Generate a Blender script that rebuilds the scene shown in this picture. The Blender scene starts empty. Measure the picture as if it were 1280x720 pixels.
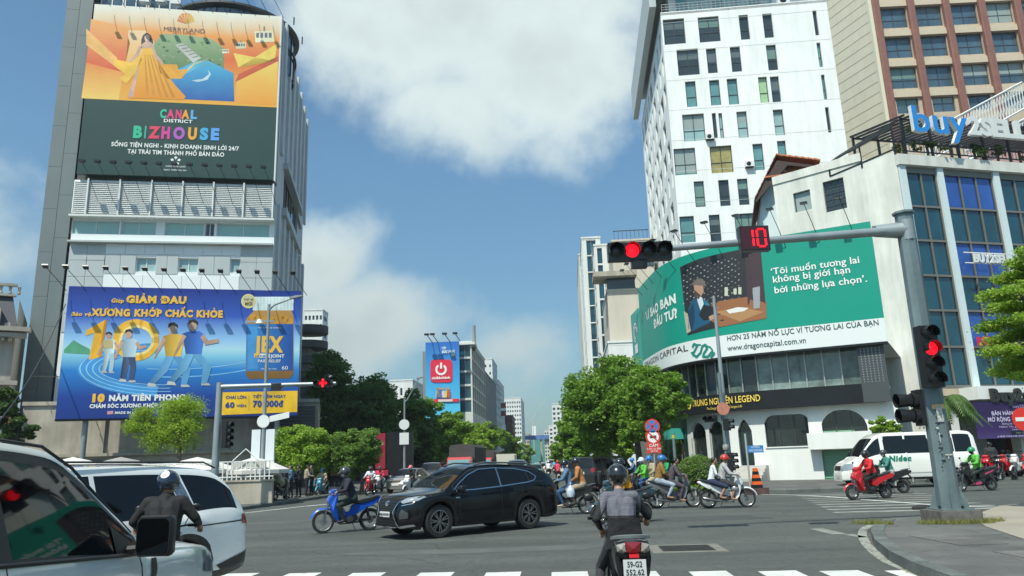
import bpy, bmesh, math, random, unicodedata
import numpy as np
from mathutils import Vector, Matrix
from mathutils.bvhtree import BVHTree
SC = bpy.context.scene
COL = SC.collection
R = math.radians
random.seed(7)
rng = np.random.default_rng(7)
# camera
F, PITCH, ROLL, EYE = 933.0, R(13.1), R(1.86), 1.65
cf = Vector((0, math.cos(PITCH), math.sin(PITCH)))
_u0 = Vector((0, -math.sin(PITCH), math.cos(PITCH)))
_r0 = Vector((1, 0, 0))
cr = _r0 * math.cos(ROLL) - _u0 * math.sin(ROLL)
cu = _u0 * math.cos(ROLL) + _r0 * math.sin(ROLL)
cam = bpy.data.objects.new('camera', bpy.data.cameras.new('camera'))
COL.objects.link(cam)
mw = Matrix((cr, cu, -cf)).transposed().to_4x4()
mw.translation = (0, 0, EYE)
cam.matrix_world = mw
cam.data.sensor_width = 36
cam.data.lens = F / 1280 * 36
cam.data.clip_start, cam.data.clip_end = 0.1, 6000
SC.camera = cam
SC.render.resolution_x, SC.render.resolution_y = 1024, 576
SC.view_settings.view_transform = 'Standard'
SC.view_settings.look = 'None'
SC.view_settings.exposure = 0.5
SC.view_settings.gamma = 1
SC.cycles.max_bounces = 6
SC.cycles.diffuse_bounces = 3
SC.cycles.glossy_bounces = 3
SC.cycles.transparent_max_bounces = 6
SC.cycles.caustics_reflective = False
SC.cycles.caustics_refractive = False
# sun and sky
SUN_EL, SUN_H = R(58), Vector((0.53, 0.85, 0)).normalized()
ld = SUN_H * math.cos(SUN_EL) + Vector((0, 0, -math.sin(SUN_EL)))
sun = bpy.data.objects.new('sun', bpy.data.lights.new('sun', 'SUN'))
COL.objects.link(sun)
sun.rotation_euler = (-ld).to_track_quat('Z', 'Y').to_euler()
sun.data.energy = 3.6
sun.data.angle = R(0.5)
sun.data.color = (1.0, 0.985, 0.87)
def ray(px, py):
 return cf * F + cr * (px - 640) + cu * (360 - py)
def G(px, py, z=0.0):
 d = ray(px, py); t = (z - EYE) / d.z
 return Vector((d.x * t, d.y * t, z))
def AT(px, py, Y):
 d = ray(px, py); t = Y / d.y
 return Vector((d.x * t, Y, EYE + d.z * t))
class Plane:
 def __init__(s, px, py, Y, az):
  p = AT(px, py, Y); s.o = Vector((p.x, p.y, 0)); a = R(az); s.az = az
  s.d = Vector((math.sin(a), math.cos(a), 0)); s.n = Vector((s.d.y, -s.d.x, 0)); s.rz = math.pi / 2 - a
 def uv(s, px, py):
  d = ray(px, py); t = s.o.dot(s.n) / (d.x * s.n.x + d.y * s.n.y)
  p = Vector((d.x * t, d.y * t, 0)) - s.o
  return p.dot(s.d), EYE + d.z * t
w = bpy.data.worlds.new('World'); SC.world = w; w.use_nodes = True
nt = w.node_tree; N = nt.nodes; Lk = nt.links
bg = N['Background']; bg.inputs[1].default_value = 0.1
sky = N.new('ShaderNodeTexSky'); sky.sky_type = 'NISHITA'; sky.sun_disc = False
sky.sun_elevation = SUN_EL
sky.sun_rotation = math.atan2(-SUN_H.x, -SUN_H.y)
sky.air_density = 1.0; sky.dust_density = 1.2; sky.ozone_density = 2.0
tc = N.new('ShaderNodeTexCoord')
def wn(kind, **kw):
 n = N.new(kind)
 for k, v in kw.items():
  setattr(n, k, v)
 return n
def math_(op, a, b=None, clamp=False):
 n = wn('ShaderNodeMath', operation=op, use_clamp=clamp)
 for i, x in enumerate((a, b)):
  if x is None: continue
  if isinstance(x, (int, float)): n.inputs[i].default_value = x
  else: Lk.new(x, n.inputs[i])
 return n.outputs[0]
dirv = wn('ShaderNodeVectorMath', operation='NORMALIZE'); Lk.new(tc.outputs['Generated'], dirv.inputs[0])
n1 = wn('ShaderNodeTexNoise'); n1.inputs['Scale'].default_value = 3.2; n1.inputs['Detail'].default_value = 12; n1.inputs['Roughness'].default_value = 0.56; n1.inputs['Distortion'].default_value = 0.25
Lk.new(dirv.outputs[0], n1.inputs['Vector'])
n2 = wn('ShaderNodeTexNoise'); n2.inputs['Scale'].default_value = 14; n2.inputs['Detail'].default_value = 10; n2.inputs['Roughness'].default_value = 0.6
Lk.new(dirv.outputs[0], n2.inputs['Vector'])
acc = None
for (px, py, rad, vs, amp) in [(560, -10, .31, 1.5, 1.0), (690, 60, .22, 1.2, 1.0), (450, 30, .17, 1.7, .85), (560, 130, .15, 1.4, .75),
      (400, 330, .14, 1.2, .95), (470, 400, .20, 1.6, 1.05), (620, 440, .20, 2.2, .62), (330, 420, .25, 1.3, .7), (560, 500, .3, 2.6, .42), (730, 25, .12, 2., .7),
      (0, 330, .09, 1.2, .35), (1400, 300, .35, 1.5, .8), (-500, 200, .4, 1.4, .8), (640, -900, .5, 1., .8)]:
 c = ray(px, py).normalized()
 sub = wn('ShaderNodeVectorMath', operation='SUBTRACT'); Lk.new(dirv.outputs[0], sub.inputs[0]); sub.inputs[1].default_value = c
 sc_ = wn('ShaderNodeVectorMath', operation='MULTIPLY'); Lk.new(sub.outputs[0], sc_.inputs[0]); sc_.inputs[1].default_value = (1, 1, vs)
 ln = wn('ShaderNodeVectorMath', operation='LENGTH'); Lk.new(sc_.outputs[0], ln.inputs[0])
 v = math_('MULTIPLY', math_('SUBTRACT', 1.0, math_('DIVIDE', ln.outputs['Value'], rad), True), amp)
 acc = v if acc is None else math_('SMOOTH_MAX' if False else 'MAXIMUM', acc, v)
dens = math_('ADD', acc, math_('MULTIPLY', math_('SUBTRACT', n1.outputs['Fac'], 0.54), 1.5))
dens = math_('ADD', dens, math_('MULTIPLY', math_('SUBTRACT', n2.outputs['Fac'], 0.5), 0.6))
mr = wn('ShaderNodeMapRange', interpolation_type='SMOOTHSTEP'); Lk.new(dens, mr.inputs[0])
mr.inputs[1].default_value = 0.10; mr.inputs[2].default_value = 0.66; mr.inputs[3].default_value = 0.0; mr.inputs[4].default_value = 0.9
mc = wn('ShaderNodeMapRange'); Lk.new(math_('ADD', dens, math_('MULTIPLY', n2.outputs['Fac'], .8)), mc.inputs[0]); mc.inputs[1].default_value = 0.55; mc.inputs[2].default_value = 1.5; mc.inputs[3].default_value = 1.0; mc.inputs[4].default_value = 0.78
cc = wn('ShaderNodeVectorMath', operation='SCALE'); cc.inputs[0].default_value = (6.4, 7.3, 7.1); Lk.new(mc.outputs[0], cc.inputs['Scale'])
tint = wn('ShaderNodeMix', data_type='RGBA', blend_type='MULTIPLY'); tint.inputs[0].default_value = 1.0
Lk.new(sky.outputs[0], tint.inputs[6]); tint.inputs[7].default_value = (.78, 1.06, 1.06, 1)
mx = wn('ShaderNodeMix', data_type='RGBA'); Lk.new(mr.outputs[0], mx.inputs[0]); Lk.new(tint.outputs[2], mx.inputs[6]); Lk.new(cc.outputs[0], mx.inputs[7])
sz_ = wn('ShaderNodeSeparateXYZ'); Lk.new(dirv.outputs[0], sz_.inputs[0])
hr = wn('ShaderNodeMapRange'); Lk.new(sz_.outputs[2], hr.inputs[0]); hr.inputs[1].default_value = 0; hr.inputs[2].default_value = .38; hr.inputs[3].default_value = .60; hr.inputs[4].default_value = 1.0
hs_ = wn('ShaderNodeVectorMath', operation='SCALE'); Lk.new(mx.outputs[2], hs_.inputs[0]); Lk.new(hr.outputs[0], hs_.inputs['Scale'])
Lk.new(hs_.outputs[0], bg.inputs[0])
# materials
MATS = {}
def M(name, col=(.5, .5, .5), rough=.6, metal=0, var=0, scale=3, bump=0, bscale=30, coat=0, spec=.5, emit=0, streak=0, fine=0, trans=0):
 if name in MATS: return MATS[name]
 m = bpy.data.materials.new(name); m.use_nodes = True
 nt = m.node_tree; n = nt.nodes; l = nt.links; b = n['Principled BSDF']
 c4 = (*col, 1)
 b.inputs['Base Color'].default_value = c4
 b.inputs['Roughness'].default_value = rough; b.inputs['Metallic'].default_value = metal
 b.inputs['Coat Weight'].default_value = coat; b.inputs['Coat Roughness'].default_value = .04
 b.inputs['Specular IOR Level'].default_value = spec
 if trans: b.inputs['Transmission Weight'].default_value = trans
 if emit: b.inputs['Emission Color'].default_value = c4; b.inputs['Emission Strength'].default_value = emit
 if var or bump or streak or fine:
  g = n.new('ShaderNodeNewGeometry')
  src = g.outputs['Position'] if (streak or var) and not bump < 0 else g.outputs['Position']
  cur = None
  def mulnoise(vec, sc, amt, det=5):
   nonlocal cur
   t = n.new('ShaderNodeTexNoise'); t.inputs['Scale'].default_value = sc; t.inputs['Detail'].default_value = det; t.inputs['Roughness'].default_value = .62
   l.new(vec, t.inputs['Vector'])
   mp = n.new('ShaderNodeMapRange'); l.new(t.outputs['Fac'], mp.inputs[0]); mp.inputs[1].default_value = .3; mp.inputs[2].default_value = .7
   mp.inputs[3].default_value = 1 - amt; mp.inputs[4].default_value = 1 + amt
   sc2 = n.new('ShaderNodeVectorMath'); sc2.operation = 'SCALE'
   if cur is None: sc2.inputs[0].default_value = col
   else: l.new(cur, sc2.inputs[0])
   l.new(mp.outputs[0], sc2.inputs['Scale']); cur = sc2.outputs[0]
  if var: mulnoise(src, scale, var)
  if fine: mulnoise(src, scale * 25, fine, 3)
  if streak:
   vm = n.new('ShaderNodeVectorMath'); vm.operation = 'MULTIPLY'; l.new(src, vm.inputs[0]); vm.inputs[1].default_value = (1, 1, .12)
   mulnoise(vm.outputs[0], 1.6, streak, 7)
  if cur is not None: l.new(cur, b.inputs['Base Color'])
  if bump > 0:
   t = n.new('ShaderNodeTexNoise'); t.inputs['Scale'].default_value = bscale; t.inputs['Detail'].default_value = 4; l.new(src, t.inputs['Vector'])
   bp = n.new('ShaderNodeBump'); bp.inputs['Strength'].default_value = min(bump, 1); bp.inputs['Distance'].default_value = .02; l.new(t.outputs['Fac'], bp.inputs['Height']); l.new(bp.outputs[0], b.inputs['Normal'])
 MATS[name] = m
 return m
def leafmat(name, c1, c2):
 if name in MATS: return MATS[name]
 m = bpy.data.materials.new(name); m.use_nodes = True
 nt = m.node_tree; n = nt.nodes; l = nt.links; b = n['Principled BSDF']
 g = n.new('ShaderNodeNewGeometry'); mx = n.new('ShaderNodeMix'); mx.data_type = 'RGBA'
 l.new(g.outputs['Random Per Island'], mx.inputs[0]); mx.inputs[6].default_value = (*c1, 1); mx.inputs[7].default_value = (*c2, 1)
 l.new(mx.outputs[2], b.inputs['Base Color']); b.inputs['Roughness'].default_value = .55; b.inputs['Specular IOR Level'].default_value = .3
 tr = n.new('ShaderNodeBsdfTranslucent'); sc2 = n.new('ShaderNodeVectorMath'); sc2.operation = 'MULTIPLY'
 l.new(mx.outputs[2], sc2.inputs[0]); sc2.inputs[1].default_value = (1.5, 1.6, .6); l.new(sc2.outputs[0], tr.inputs[0])
 ms = n.new('ShaderNodeMixShader'); ms.inputs[0].default_value = .35; l.new(b.outputs[0], ms.inputs[1]); l.new(tr.outputs[0], ms.inputs[2])
 l.new(ms.outputs[0], n['Material Output'].inputs[0])
 MATS[name] = m
 return m
def gradmat(name, stops, axis='Z', rough=.45, emit=0, size=1.0, noise=0):
 m = bpy.data.materials.new(name); m.use_nodes = True
 nt = m.node_tree; n = nt.nodes; l = nt.links; b = n['Principled BSDF']; b.inputs['Roughness'].default_value = rough
 t = n.new('ShaderNodeTexCoord'); s = n.new('ShaderNodeSeparateXYZ'); l.new(t.outputs['Object'], s.inputs[0])
 d = n.new('ShaderNodeMath'); d.operation = 'DIVIDE'; l.new(s.outputs[axis], d.inputs[0]); d.inputs[1].default_value = size
 out = d.outputs[0]
 if noise:
  nz = n.new('ShaderNodeTexNoise'); nz.inputs['Scale'].default_value = .6; nz.inputs['Detail'].default_value = 4; l.new(t.outputs['Object'], nz.inputs['Vector'])
  a = n.new('ShaderNodeMath'); a.operation = 'MULTIPLY_ADD'; l.new(nz.outputs['Fac'], a.inputs[0]); a.inputs[1].default_value = noise; l.new(out, a.inputs[2])
  a2 = n.new('ShaderNodeMath'); a2.operation = 'SUBTRACT'; l.new(a.outputs[0], a2.inputs[0]); a2.inputs[1].default_value = noise / 2; out = a2.outputs[0]
 r = n.new('ShaderNodeValToRGB'); l.new(out, r.inputs[0])
 while len(r.color_ramp.elements) < len(stops): r.color_ramp.elements.new(.5)
 for e, (p, c) in zip(r.color_ramp.elements, stops): e.position = p; e.color = (*c, 1)
 l.new(r.outputs[0], b.inputs['Base Color'])
 MATS[name] = m
 return m
# mesh builder
class MB:
 def __init__(s): s.v = []; s.f = []; s.m = []; s.sm = []; s.T = None
 def addv(s, p):
  p = Vector(p)
  if s.T is not None: p = s.T @ p
  s.v.append(p[:]); return len(s.v) - 1
 def face(s, pts, m=0, sm=False):
  s.f.append([s.addv(p) for p in pts]); s.m.append(m); s.sm.append(sm); return s
 def fi(s, idx, m=0, sm=False): s.f.append(list(idx)); s.m.append(m); s.sm.append(sm)
 def box(s, x0, x1, y0, y1, z0, z1, m=0, skip=''):
  i = [s.addv((x, y, z)) for z in (z0, z1) for y in (y0, y1) for x in (x0, x1)]
  for k, q in (('b', (0, 2, 3, 1)), ('t', (4, 5, 7, 6)), ('f', (0, 1, 5, 4)), ('k', (2, 6, 7, 3)), ('l', (0, 4, 6, 2)), ('r', (1, 3, 7, 5))):
   if k not in skip: s.fi([i[a] for a in q], m)
  return s
 def prism(s, poly, a, b, axis='z', m=0, cap=True):
  def P(p, t): return {'z': (p[0], p[1], t), 'y': (p[0], t, p[1]), 'x': (t, p[0], p[1])}[axis]
  n = len(poly); A = [s.addv(P(p, a)) for p in poly]; B = [s.addv(P(p, b)) for p in poly]
  for i in range(n): s.fi((A[i], A[(i + 1) % n], B[(i + 1) % n], B[i]), m)
  if cap: s.fi(A[::-1], m); s.fi(B, m)
  return s
 def tube(s, pts, r, n=8, m=0, cap=True):
  pts = [Vector(p) for p in pts]; rs = r if isinstance(r, (list, tuple)) else [r] * len(pts)
  rings = []; up = None
  for i, p in enumerate(pts):
   t = (pts[min(i + 1, len(pts) - 1)] - pts[max(i - 1, 0)])
   if t.length < 1e-9: t = Vector((0, 0, 1))
   t.normalize()
   if up is None: up = t.orthogonal().normalized()
   up = (up - t * up.dot(t)); up = up.normalized() if up.length > 1e-6 else t.orthogonal().normalized()
   sd = t.cross(up)
   rings.append([s.addv(p + (up * math.cos(2 * math.pi * k / n) + sd * math.sin(2 * math.pi * k / n)) * rs[i]) for k in range(n)])
  for a, b in zip(rings, rings[1:]):
   for k in range(n): s.fi((a[k], a[(k + 1) % n], b[(k + 1) % n], b[k]), m, n > 5)
  if cap: s.fi(rings[0][::-1], m); s.fi(rings[-1], m)
  return s
 def lathe(s, prof, n=16, m=0, axis='z', c=(0, 0, 0), arc=2 * math.pi, sm=True, a0=0):
  full = abs(arc - 2 * math.pi) < 1e-6; cnt = n if full else n + 1
  rings = []
  for (r, h) in prof:
   ring = []
   for k in range(cnt):
    a = a0 + arc * k / n; x, y = r * math.cos(a), r * math.sin(a)
    p = {'z': (x, y, h), 'y': (x, h, y), 'x': (h, x, y)}[axis]
    ring.append(s.addv((p[0] + c[0], p[1] + c[1], p[2] + c[2])))
   rings.append(ring)
  for a, b in zip(rings, rings[1:]):
   for k in range(n if full else n): s.fi((a[k], a[(k + 1) % cnt], b[(k + 1) % cnt], b[k]), m, sm)
  return s
 def loft(s, rings, m=0, cap=True, close=True, sm=True):
  idx = [[s.addv(p) for p in r] for r in rings]; n = len(idx[0])
  for a, b in zip(idx, idx[1:]):
   for k in range(n if close else n - 1): s.fi((a[k], a[(k + 1) % n], b[(k + 1) % n], b[k]), m, sm)
  if cap: s.fi(idx[0][::-1], m); s.fi(idx[-1], m)
  return s
 def ell(s, c, r, n=12, k=8, m=0, rot=None):
  Rm = rot or Matrix.Identity(3); rings = []
  for j in range(1, k):
   a = math.pi * j / k
   rings.append([Vector(c) + Rm @ Vector((r[0] * math.sin(a) * math.cos(2 * math.pi * i / n), r[1] * math.sin(a) * math.sin(2 * math.pi * i / n), r[2] * math.cos(a))) for i in range(n)])
  idx = [[s.addv(p) for p in q] for q in rings]
  for a, b in zip(idx, idx[1:]):
   for i in range(n): s.fi((a[i], b[i], b[(i + 1) % n], a[(i + 1) % n]), m, True)
  t = s.addv(Vector(c) + Rm @ Vector((0, 0, r[2]))); b = s.addv(Vector(c) - Rm @ Vector((0, 0, r[2])))
  for i in range(n): s.fi((t, idx[0][i], idx[0][(i + 1) % n]), m, True); s.fi((b, idx[-1][(i + 1) % n], idx[-1][i]), m, True)
  return s
 def mesh(s, name, mats, angle=None, fix=True):
  me = bpy.data.meshes.new(name)
  me.from_pydata([tuple(p) for p in s.v], [], s.f)
  for mm in (mats if isinstance(mats, (list, tuple)) else [mats]): me.materials.append(mm)
  me.polygons.foreach_set('material_index', s.m)
  me.polygons.foreach_set('use_smooth', [bool(x) for x in s.sm])
  if fix:
   bm = bmesh.new(); bm.from_mesh(me); bmesh.ops.recalc_face_normals(bm, faces=bm.faces); bm.to_mesh(me); bm.free()
  if angle: me.shade_smooth(); me.set_sharp_from_angle(angle=R(angle))
  elif any(s.sm): me.set_sharp_from_angle(angle=R(48))
  me.update()
  return me
 def build(s, name, mats, parent=None, loc=None, rz=0, angle=None, fix=True, **tags):
  return link(name, s.mesh(name, mats, angle, fix), parent, loc, rz, **tags)
def link(name, me, parent=None, loc=None, rz=0, **tags):
 o = bpy.data.objects.new(name, me); COL.objects.link(o)
 if parent is not None: o.parent = parent
 if loc is not None: o.location = loc
 if rz: o.rotation_euler = (0, 0, rz)
 return tag(o, **tags)
def tag(o, label=None, cat=None, group=None, kind=None):
 if label: o['label'] = label
 if cat: o['category'] = cat
 if group: o['group'] = group
 if kind: o['kind'] = kind
 return o
def thing(name, label, cat, loc=(0, 0, 0), rz=0, group=None):
 o = bpy.data.objects.new(name, None); COL.objects.link(o); o.empty_display_size = .2
 o.location = loc; o.rotation_euler = (0, 0, rz)
 return tag(o, label, cat, group)
def dup(root, loc, rz, label=None, group=None, swap=None):
 def cp(o, parent):
  c = o.copy(); COL.objects.link(c)
  if parent is not None: c.parent = parent
  if swap and c.type == 'MESH' and any(x and x.name in swap for x in c.data.materials):
   key = (c.data.name, tuple(sorted((k, v.name) for k, v in swap.items())))
   if key not in _swc:
    d = c.data.copy(); _swc[key] = d
    for i, x in enumerate(d.materials):
     if x and x.name in swap: d.materials[i] = swap[x.name]
   c.data = _swc[key]
  for ch in list(o.children): cp(ch, c)
  return c
 c = cp(root, None); c.location = loc; c.rotation_euler = (root.rotation_euler[0], root.rotation_euler[1], rz)
 if label: c['label'] = label
 if group: c['group'] = group
 elif 'group' in c: del c['group']
 return c
_swc = {}
# lettering (built-in font, accents drawn as strokes)
_gl = {}
def _curve(ch, off):
 c = bpy.data.curves.new('glyph', 'FONT'); c.body = ch; c.size = 1; c.offset = off; c.resolution_u = 3
 o = bpy.data.objects.new('glyph', c); me = o.to_mesh()
 v = [(p.co.x, p.co.y) for p in me.vertices]; f = [list(p.vertices) for p in me.polygons]
 o.to_mesh_clear(); bpy.data.objects.remove(o); bpy.data.curves.remove(c)
 return v, f
def glyph(ch, off):
 k = (ch, off)
 if k not in _gl:
  v, f = _curve(ch, off) if ch != ' ' else ([], [])
  a = max(p[0] for p in _curve('H' + ch + 'H', 0)[0]); b = max(p[0] for p in _curve('HH', 0)[0])
  _gl[k] = (v, f, a - b)
 return _gl[k]
def stroke(pts, w):
 v = []; f = []
 for i, (a, b) in enumerate(zip(pts, pts[1:])):
  dx, dy = b[0] - a[0], b[1] - a[1]; L = math.hypot(dx, dy) or 1; nx, ny = -dy / L * w / 2, dx / L * w / 2; ex, ey = dx / L * w * .2, dy / L * w * .2
  j = len(v); v += [(a[0] + nx - ex, a[1] + ny - ey), (a[0] - nx - ex, a[1] - ny - ey), (b[0] - nx + ex, b[1] - ny + ey), (b[0] + nx + ex, b[1] + ny + ey)]; f.append([j, j + 1, j + 2, j + 3])
 return v, f
def lay(s, off=0.0, track=1.0):
 V = []; Fc = []; x = 0; prev = None
 for ch in s:
  dec = unicodedata.normalize('NFD', ch); base = dec[0]; marks = dec[1:]
  if base in 'đĐ': bar = base; base = 'd' if base == 'đ' else 'D'
  else: bar = None
  v, f, adv = glyph(base, off)
  xs = [p[0] for p in v]; cx = (min(xs) + max(xs)) / 2 if xs else .2; x1 = max(xs) if xs else .4; x0 = min(xs) if xs else 0; top = max(p[1] for p in v) if v else .7
  if base == 'i': top = .62
  def put(vv, ff):
   n = len(V); V.extend((p[0] + x, p[1]) for p in vv); Fc.extend([i + n for i in q] for q in ff)
  put(v, f); w = .065 + off * 1.4; y = top + .06
  stack = 0
  if bar: put(*stroke([(x0 - .05, .36), (cx - .02, .36)] if bar == 'Đ' else [(cx - .02, .6), (x1 + .06, .6)], w))
  for mk in marks:
   o_ = ord(mk)
   if o_ == 0x302: put(*stroke([(cx - .12, y), (cx, y + .10), (cx + .12, y)], w)); stack = 1
   elif o_ == 0x306: put(*stroke([(cx - .12, y + .09), (cx - .05, y + .02), (cx + .05, y + .02), (cx + .12, y + .09)], w)); stack = 1
   elif o_ == 0x31b: put(*stroke([(x1 - .05, top - .06), (x1 + .07, top - .03), (x1 + .08, top + .07)], w))
   elif o_ == 0x323: put(*stroke([(cx - .04, -.14), (cx + .04, -.14)], w * 1.2))
   else:
    yy = y + (.10 if stack else 0); xx = cx + (.13 if stack else 0)
    if o_ == 0x301: put(*stroke([(xx - .05, yy), (xx + .06, yy + .12)], w))
    elif o_ == 0x300: put(*stroke([(xx + .05, yy), (xx - .06, yy + .12)], w))
    elif o_ == 0x303: put(*stroke([(xx - .13, yy + .02), (xx - .05, yy + .09), (xx + .05, yy + .02), (xx + .13, yy + .09)], w))
    elif o_ == 0x309: put(*stroke([(xx - .05, yy + .12), (xx + .05, yy + .10), (xx, yy + .01)], w))
  x += adv * track + off * 1.2
 return V, Fc, x
def text(name, s, x, z, size, mat, parent, off=.0, align='l', fn=None, thick=0, width=None, track=1.0, slant=0, y=-.03):
 V, Fc, wd = lay(s, off, track); k = size / .73; kx = k if width is None else width / wd
 x0 = x - (wd * kx / 2 if align == 'c' else wd * kx if align == 'r' else 0)
 mb = MB(); pts = [(x0 + p[0] * kx + slant * p[1] * k, z + p[1] * k) for p in V]
 fn = fn or (lambda u, h, d: (u, y - d, h))
 for p in pts: mb.v.append(tuple(fn(p[0], p[1], thick)))
 for q in Fc: mb.fi(q)
 if thick:
  n = len(pts)
  for p in pts: mb.v.append(tuple(fn(p[0], p[1], 0)))
  from collections import Counter
  ec = Counter(); eo = {}
  for q in Fc:
   for a, b in zip(q, q[1:] + q[:1]): kk = (min(a, b), max(a, b)); ec[kk] += 1; eo[kk] = (a, b)
  for kk, c in ec.items():
   if c == 1: a, b = eo[kk]; mb.fi((b, a, a + n, b + n), 1)
 return mb.build(name, mat, parent, fix=bool(thick))
def poly(name, pts, mat, parent, y, fn=None):
 mb = MB(); mb.face([(p[0], y, p[1]) if fn is None else fn(p[0], p[1], -y) for p in pts]); return mb.build(name, mat, parent, fix=False)
def ring2(cx, cz, rx, rz_, n=20, a0=0, a1=2 * math.pi):
 return [(cx + rx * math.cos(a0 + (a1 - a0) * i / n), cz + rz_ * math.sin(a0 + (a1 - a0) * i / n)) for i in range(n + (0 if abs(a1 - a0) > 6.28 else 1))]
ORD = ['leftmost', 'second', 'third', 'fourth', 'fifth', 'sixth', 'seventh', 'eighth', 'ninth', 'tenth', 'eleventh', 'twelfth', 'thirteenth', 'fourteenth']
def nth(i, n, row):
 if i == 0: return 'leftmost of the ' + row
 if i == n - 1: return 'rightmost of the ' + row
 return ('%s from the left of the ' % ORD[i] if i <= n // 2 else '%s from the right of the ' % ORD[n - 1 - i]) + row
# shared materials
asphalt = M('asphalt', (.077, .085, .077), .82, var=.16, scale=.35, bump=.6, bscale=90, fine=.22)
asphalt2 = M('old asphalt', (.075, .077, .076), .85, var=.16, scale=.5, bump=.5, bscale=70, fine=.14)
def worn(name, col, amt):
 m = M(name, col, .7, var=.18, scale=2.2, fine=.1); nt = m.node_tree; n = nt.nodes; l = nt.links; b = n['Principled BSDF']; src = b.inputs['Base Color'].links[0].from_socket
 g = n.new('ShaderNodeNewGeometry'); t = n.new('ShaderNodeTexNoise'); t.inputs['Scale'].default_value = 7; t.inputs['Detail'].default_value = 9; t.inputs['Roughness'].default_value = .75; l.new(g.outputs['Position'], t.inputs['Vector'])
 r = n.new('ShaderNodeMapRange'); l.new(t.outputs['Fac'], r.inputs[0]); r.inputs[1].default_value = amt; r.inputs[2].default_value = amt + .06; mx = n.new('ShaderNodeMix'); mx.data_type = 'RGBA'; l.new(r.outputs[0], mx.inputs[0]); l.new(src, mx.inputs[6]); mx.inputs[7].default_value = (.075, .08, .075, 1); l.new(mx.outputs[2], b.inputs['Base Color']); return m
white_paint = worn('worn road paint 2', (.58, .60, .56), .60); edge_paint = worn('worn edge paint', (.30, .31, .28), .52)
faded_paint = M('faded road paint', (.22, .22, .20), .75, var=.35, scale=2.5, fine=.2)
paving = M('grey paving', (.115, .115, .108), .85, var=.28, scale=.9, bump=.4, bscale=40, fine=.1)
paving_warm = M('warm concrete paving', (.30, .27, .22), .85, var=.12, scale=.7, fine=.1)
kerb_m = M('kerb stone', (.115, .13, .12), .85, var=.3, scale=1.6, fine=.25, bump=.5)
concrete = M('concrete', (.40, .36, .29), .85, var=.18, scale=.7, streak=.22, bump=.3, bscale=25)
white_wall = M('white painted wall', (.78, .80, .76), .7, var=.03, scale=.6, streak=.05)
stained_wall = M('stained white wall', (.66, .66, .60), .8, var=.09, scale=.5, streak=.16, bump=.2, bscale=15)
cream = M('cream cladding', (.56, .52, .40), .65, var=.05, scale=.4, streak=.05)
grey_clad = M('grey cladding', (.17, .20, .20), .45, var=.05, scale=.4, streak=.04)
lgrey_clad = M('light grey cladding', (.46, .50, .50), .5, var=.04, scale=.4, streak=.04)
white_clad = M('white cladding', (.80, .83, .82), .45, var=.03, scale=.4)
joint_m = M('dark joint', (.10, .11, .11), .8)
fin_m = M('ribbed grey wall', (.52, .55, .56), .6, var=.08, scale=.6, streak=.12)
brown = M('red brown stone pillar', (.25, .11, .085), .6, var=.12, scale=1.2, streak=.1)
dark_metal = M('dark metal', (.03, .032, .035), .4, .6, var=.1)
black = M('black plastic', (.012, .013, .014), .35)
steel = M('galvanised pole', (.30, .34, .35), .45, .35, var=.1, scale=2.5, streak=.12)
pole_teal = M('painted traffic post', (.15, .20, .21), .5, .2, var=.16, scale=2.5, streak=.25, bump=.2, bscale=20)
alu = M('aluminium frame', (.42, .44, .42), .4, .5)
alu_dark = M('dark window frame', (.06, .065, .065), .4, .3)
white_metal = M('white metal', (.72, .74, .72), .45, 0, var=.03)
gl_dark = M('dark window glass', (.035, .05, .055), .06, 0, var=.3, scale=.35, coat=.4)
gl_teal = M('teal window glass', (.12, .28, .28), .08, 0, var=.2, scale=.4, coat=.4)
gl_pale = M('pale blue window glass', (.30, .45, .44), .08, 0, var=.15, scale=.4, coat=.4)
gl_green = M('pane painted lit green', (.36, .55, .30), .1, 0, var=.1, coat=.5)  # pale green stands in for a lit window, put into the glass colour
gl_yellow = M('window with yellow curtain', (.34, .30, .10), .1, 0, var=.25, scale=2, coat=.4)
gl_blue = M('window with blue blind', (.03, .10, .38), .12, 0, var=.2, scale=.6, coat=.4)
gl_sky = M('blue reflective glass', (.06, .11, .15), .04, 0, var=.35, scale=.3, coat=.8)
gl_navy = M('deep teal curtain glass', (.010, .065, .095), .05, 0, var=.35, scale=.35, coat=.8)
gl_mint = M('mint curtain glass', (.34, .55, .50), .1, 0, var=.08, scale=.5, coat=.5)
terracotta = M('terracotta tile', (.50, .17, .07), .75, var=.2, scale=3)
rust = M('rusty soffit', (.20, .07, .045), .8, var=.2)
blueish = M('pale blue painted wall', (.50, .64, .68), .7, var=.06, scale=.8, streak=.08)
green_door = M('green roller shutter', (.17, .36, .23), .5, var=.06)
teal_awn = M('teal awning', (.05, .40, .33), .6)
black_panel = M('black fascia panel', (.012, .015, .018), .6, var=.2, scale=.8, spec=.25)
gold = M('gold letters', (.85, .62, .10), .4)
white_print = M('white print', (.82, .83, .80), .5)
pink_wall = M('pink wall', (.55, .33, .30), .7, var=.06, streak=.08)
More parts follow.
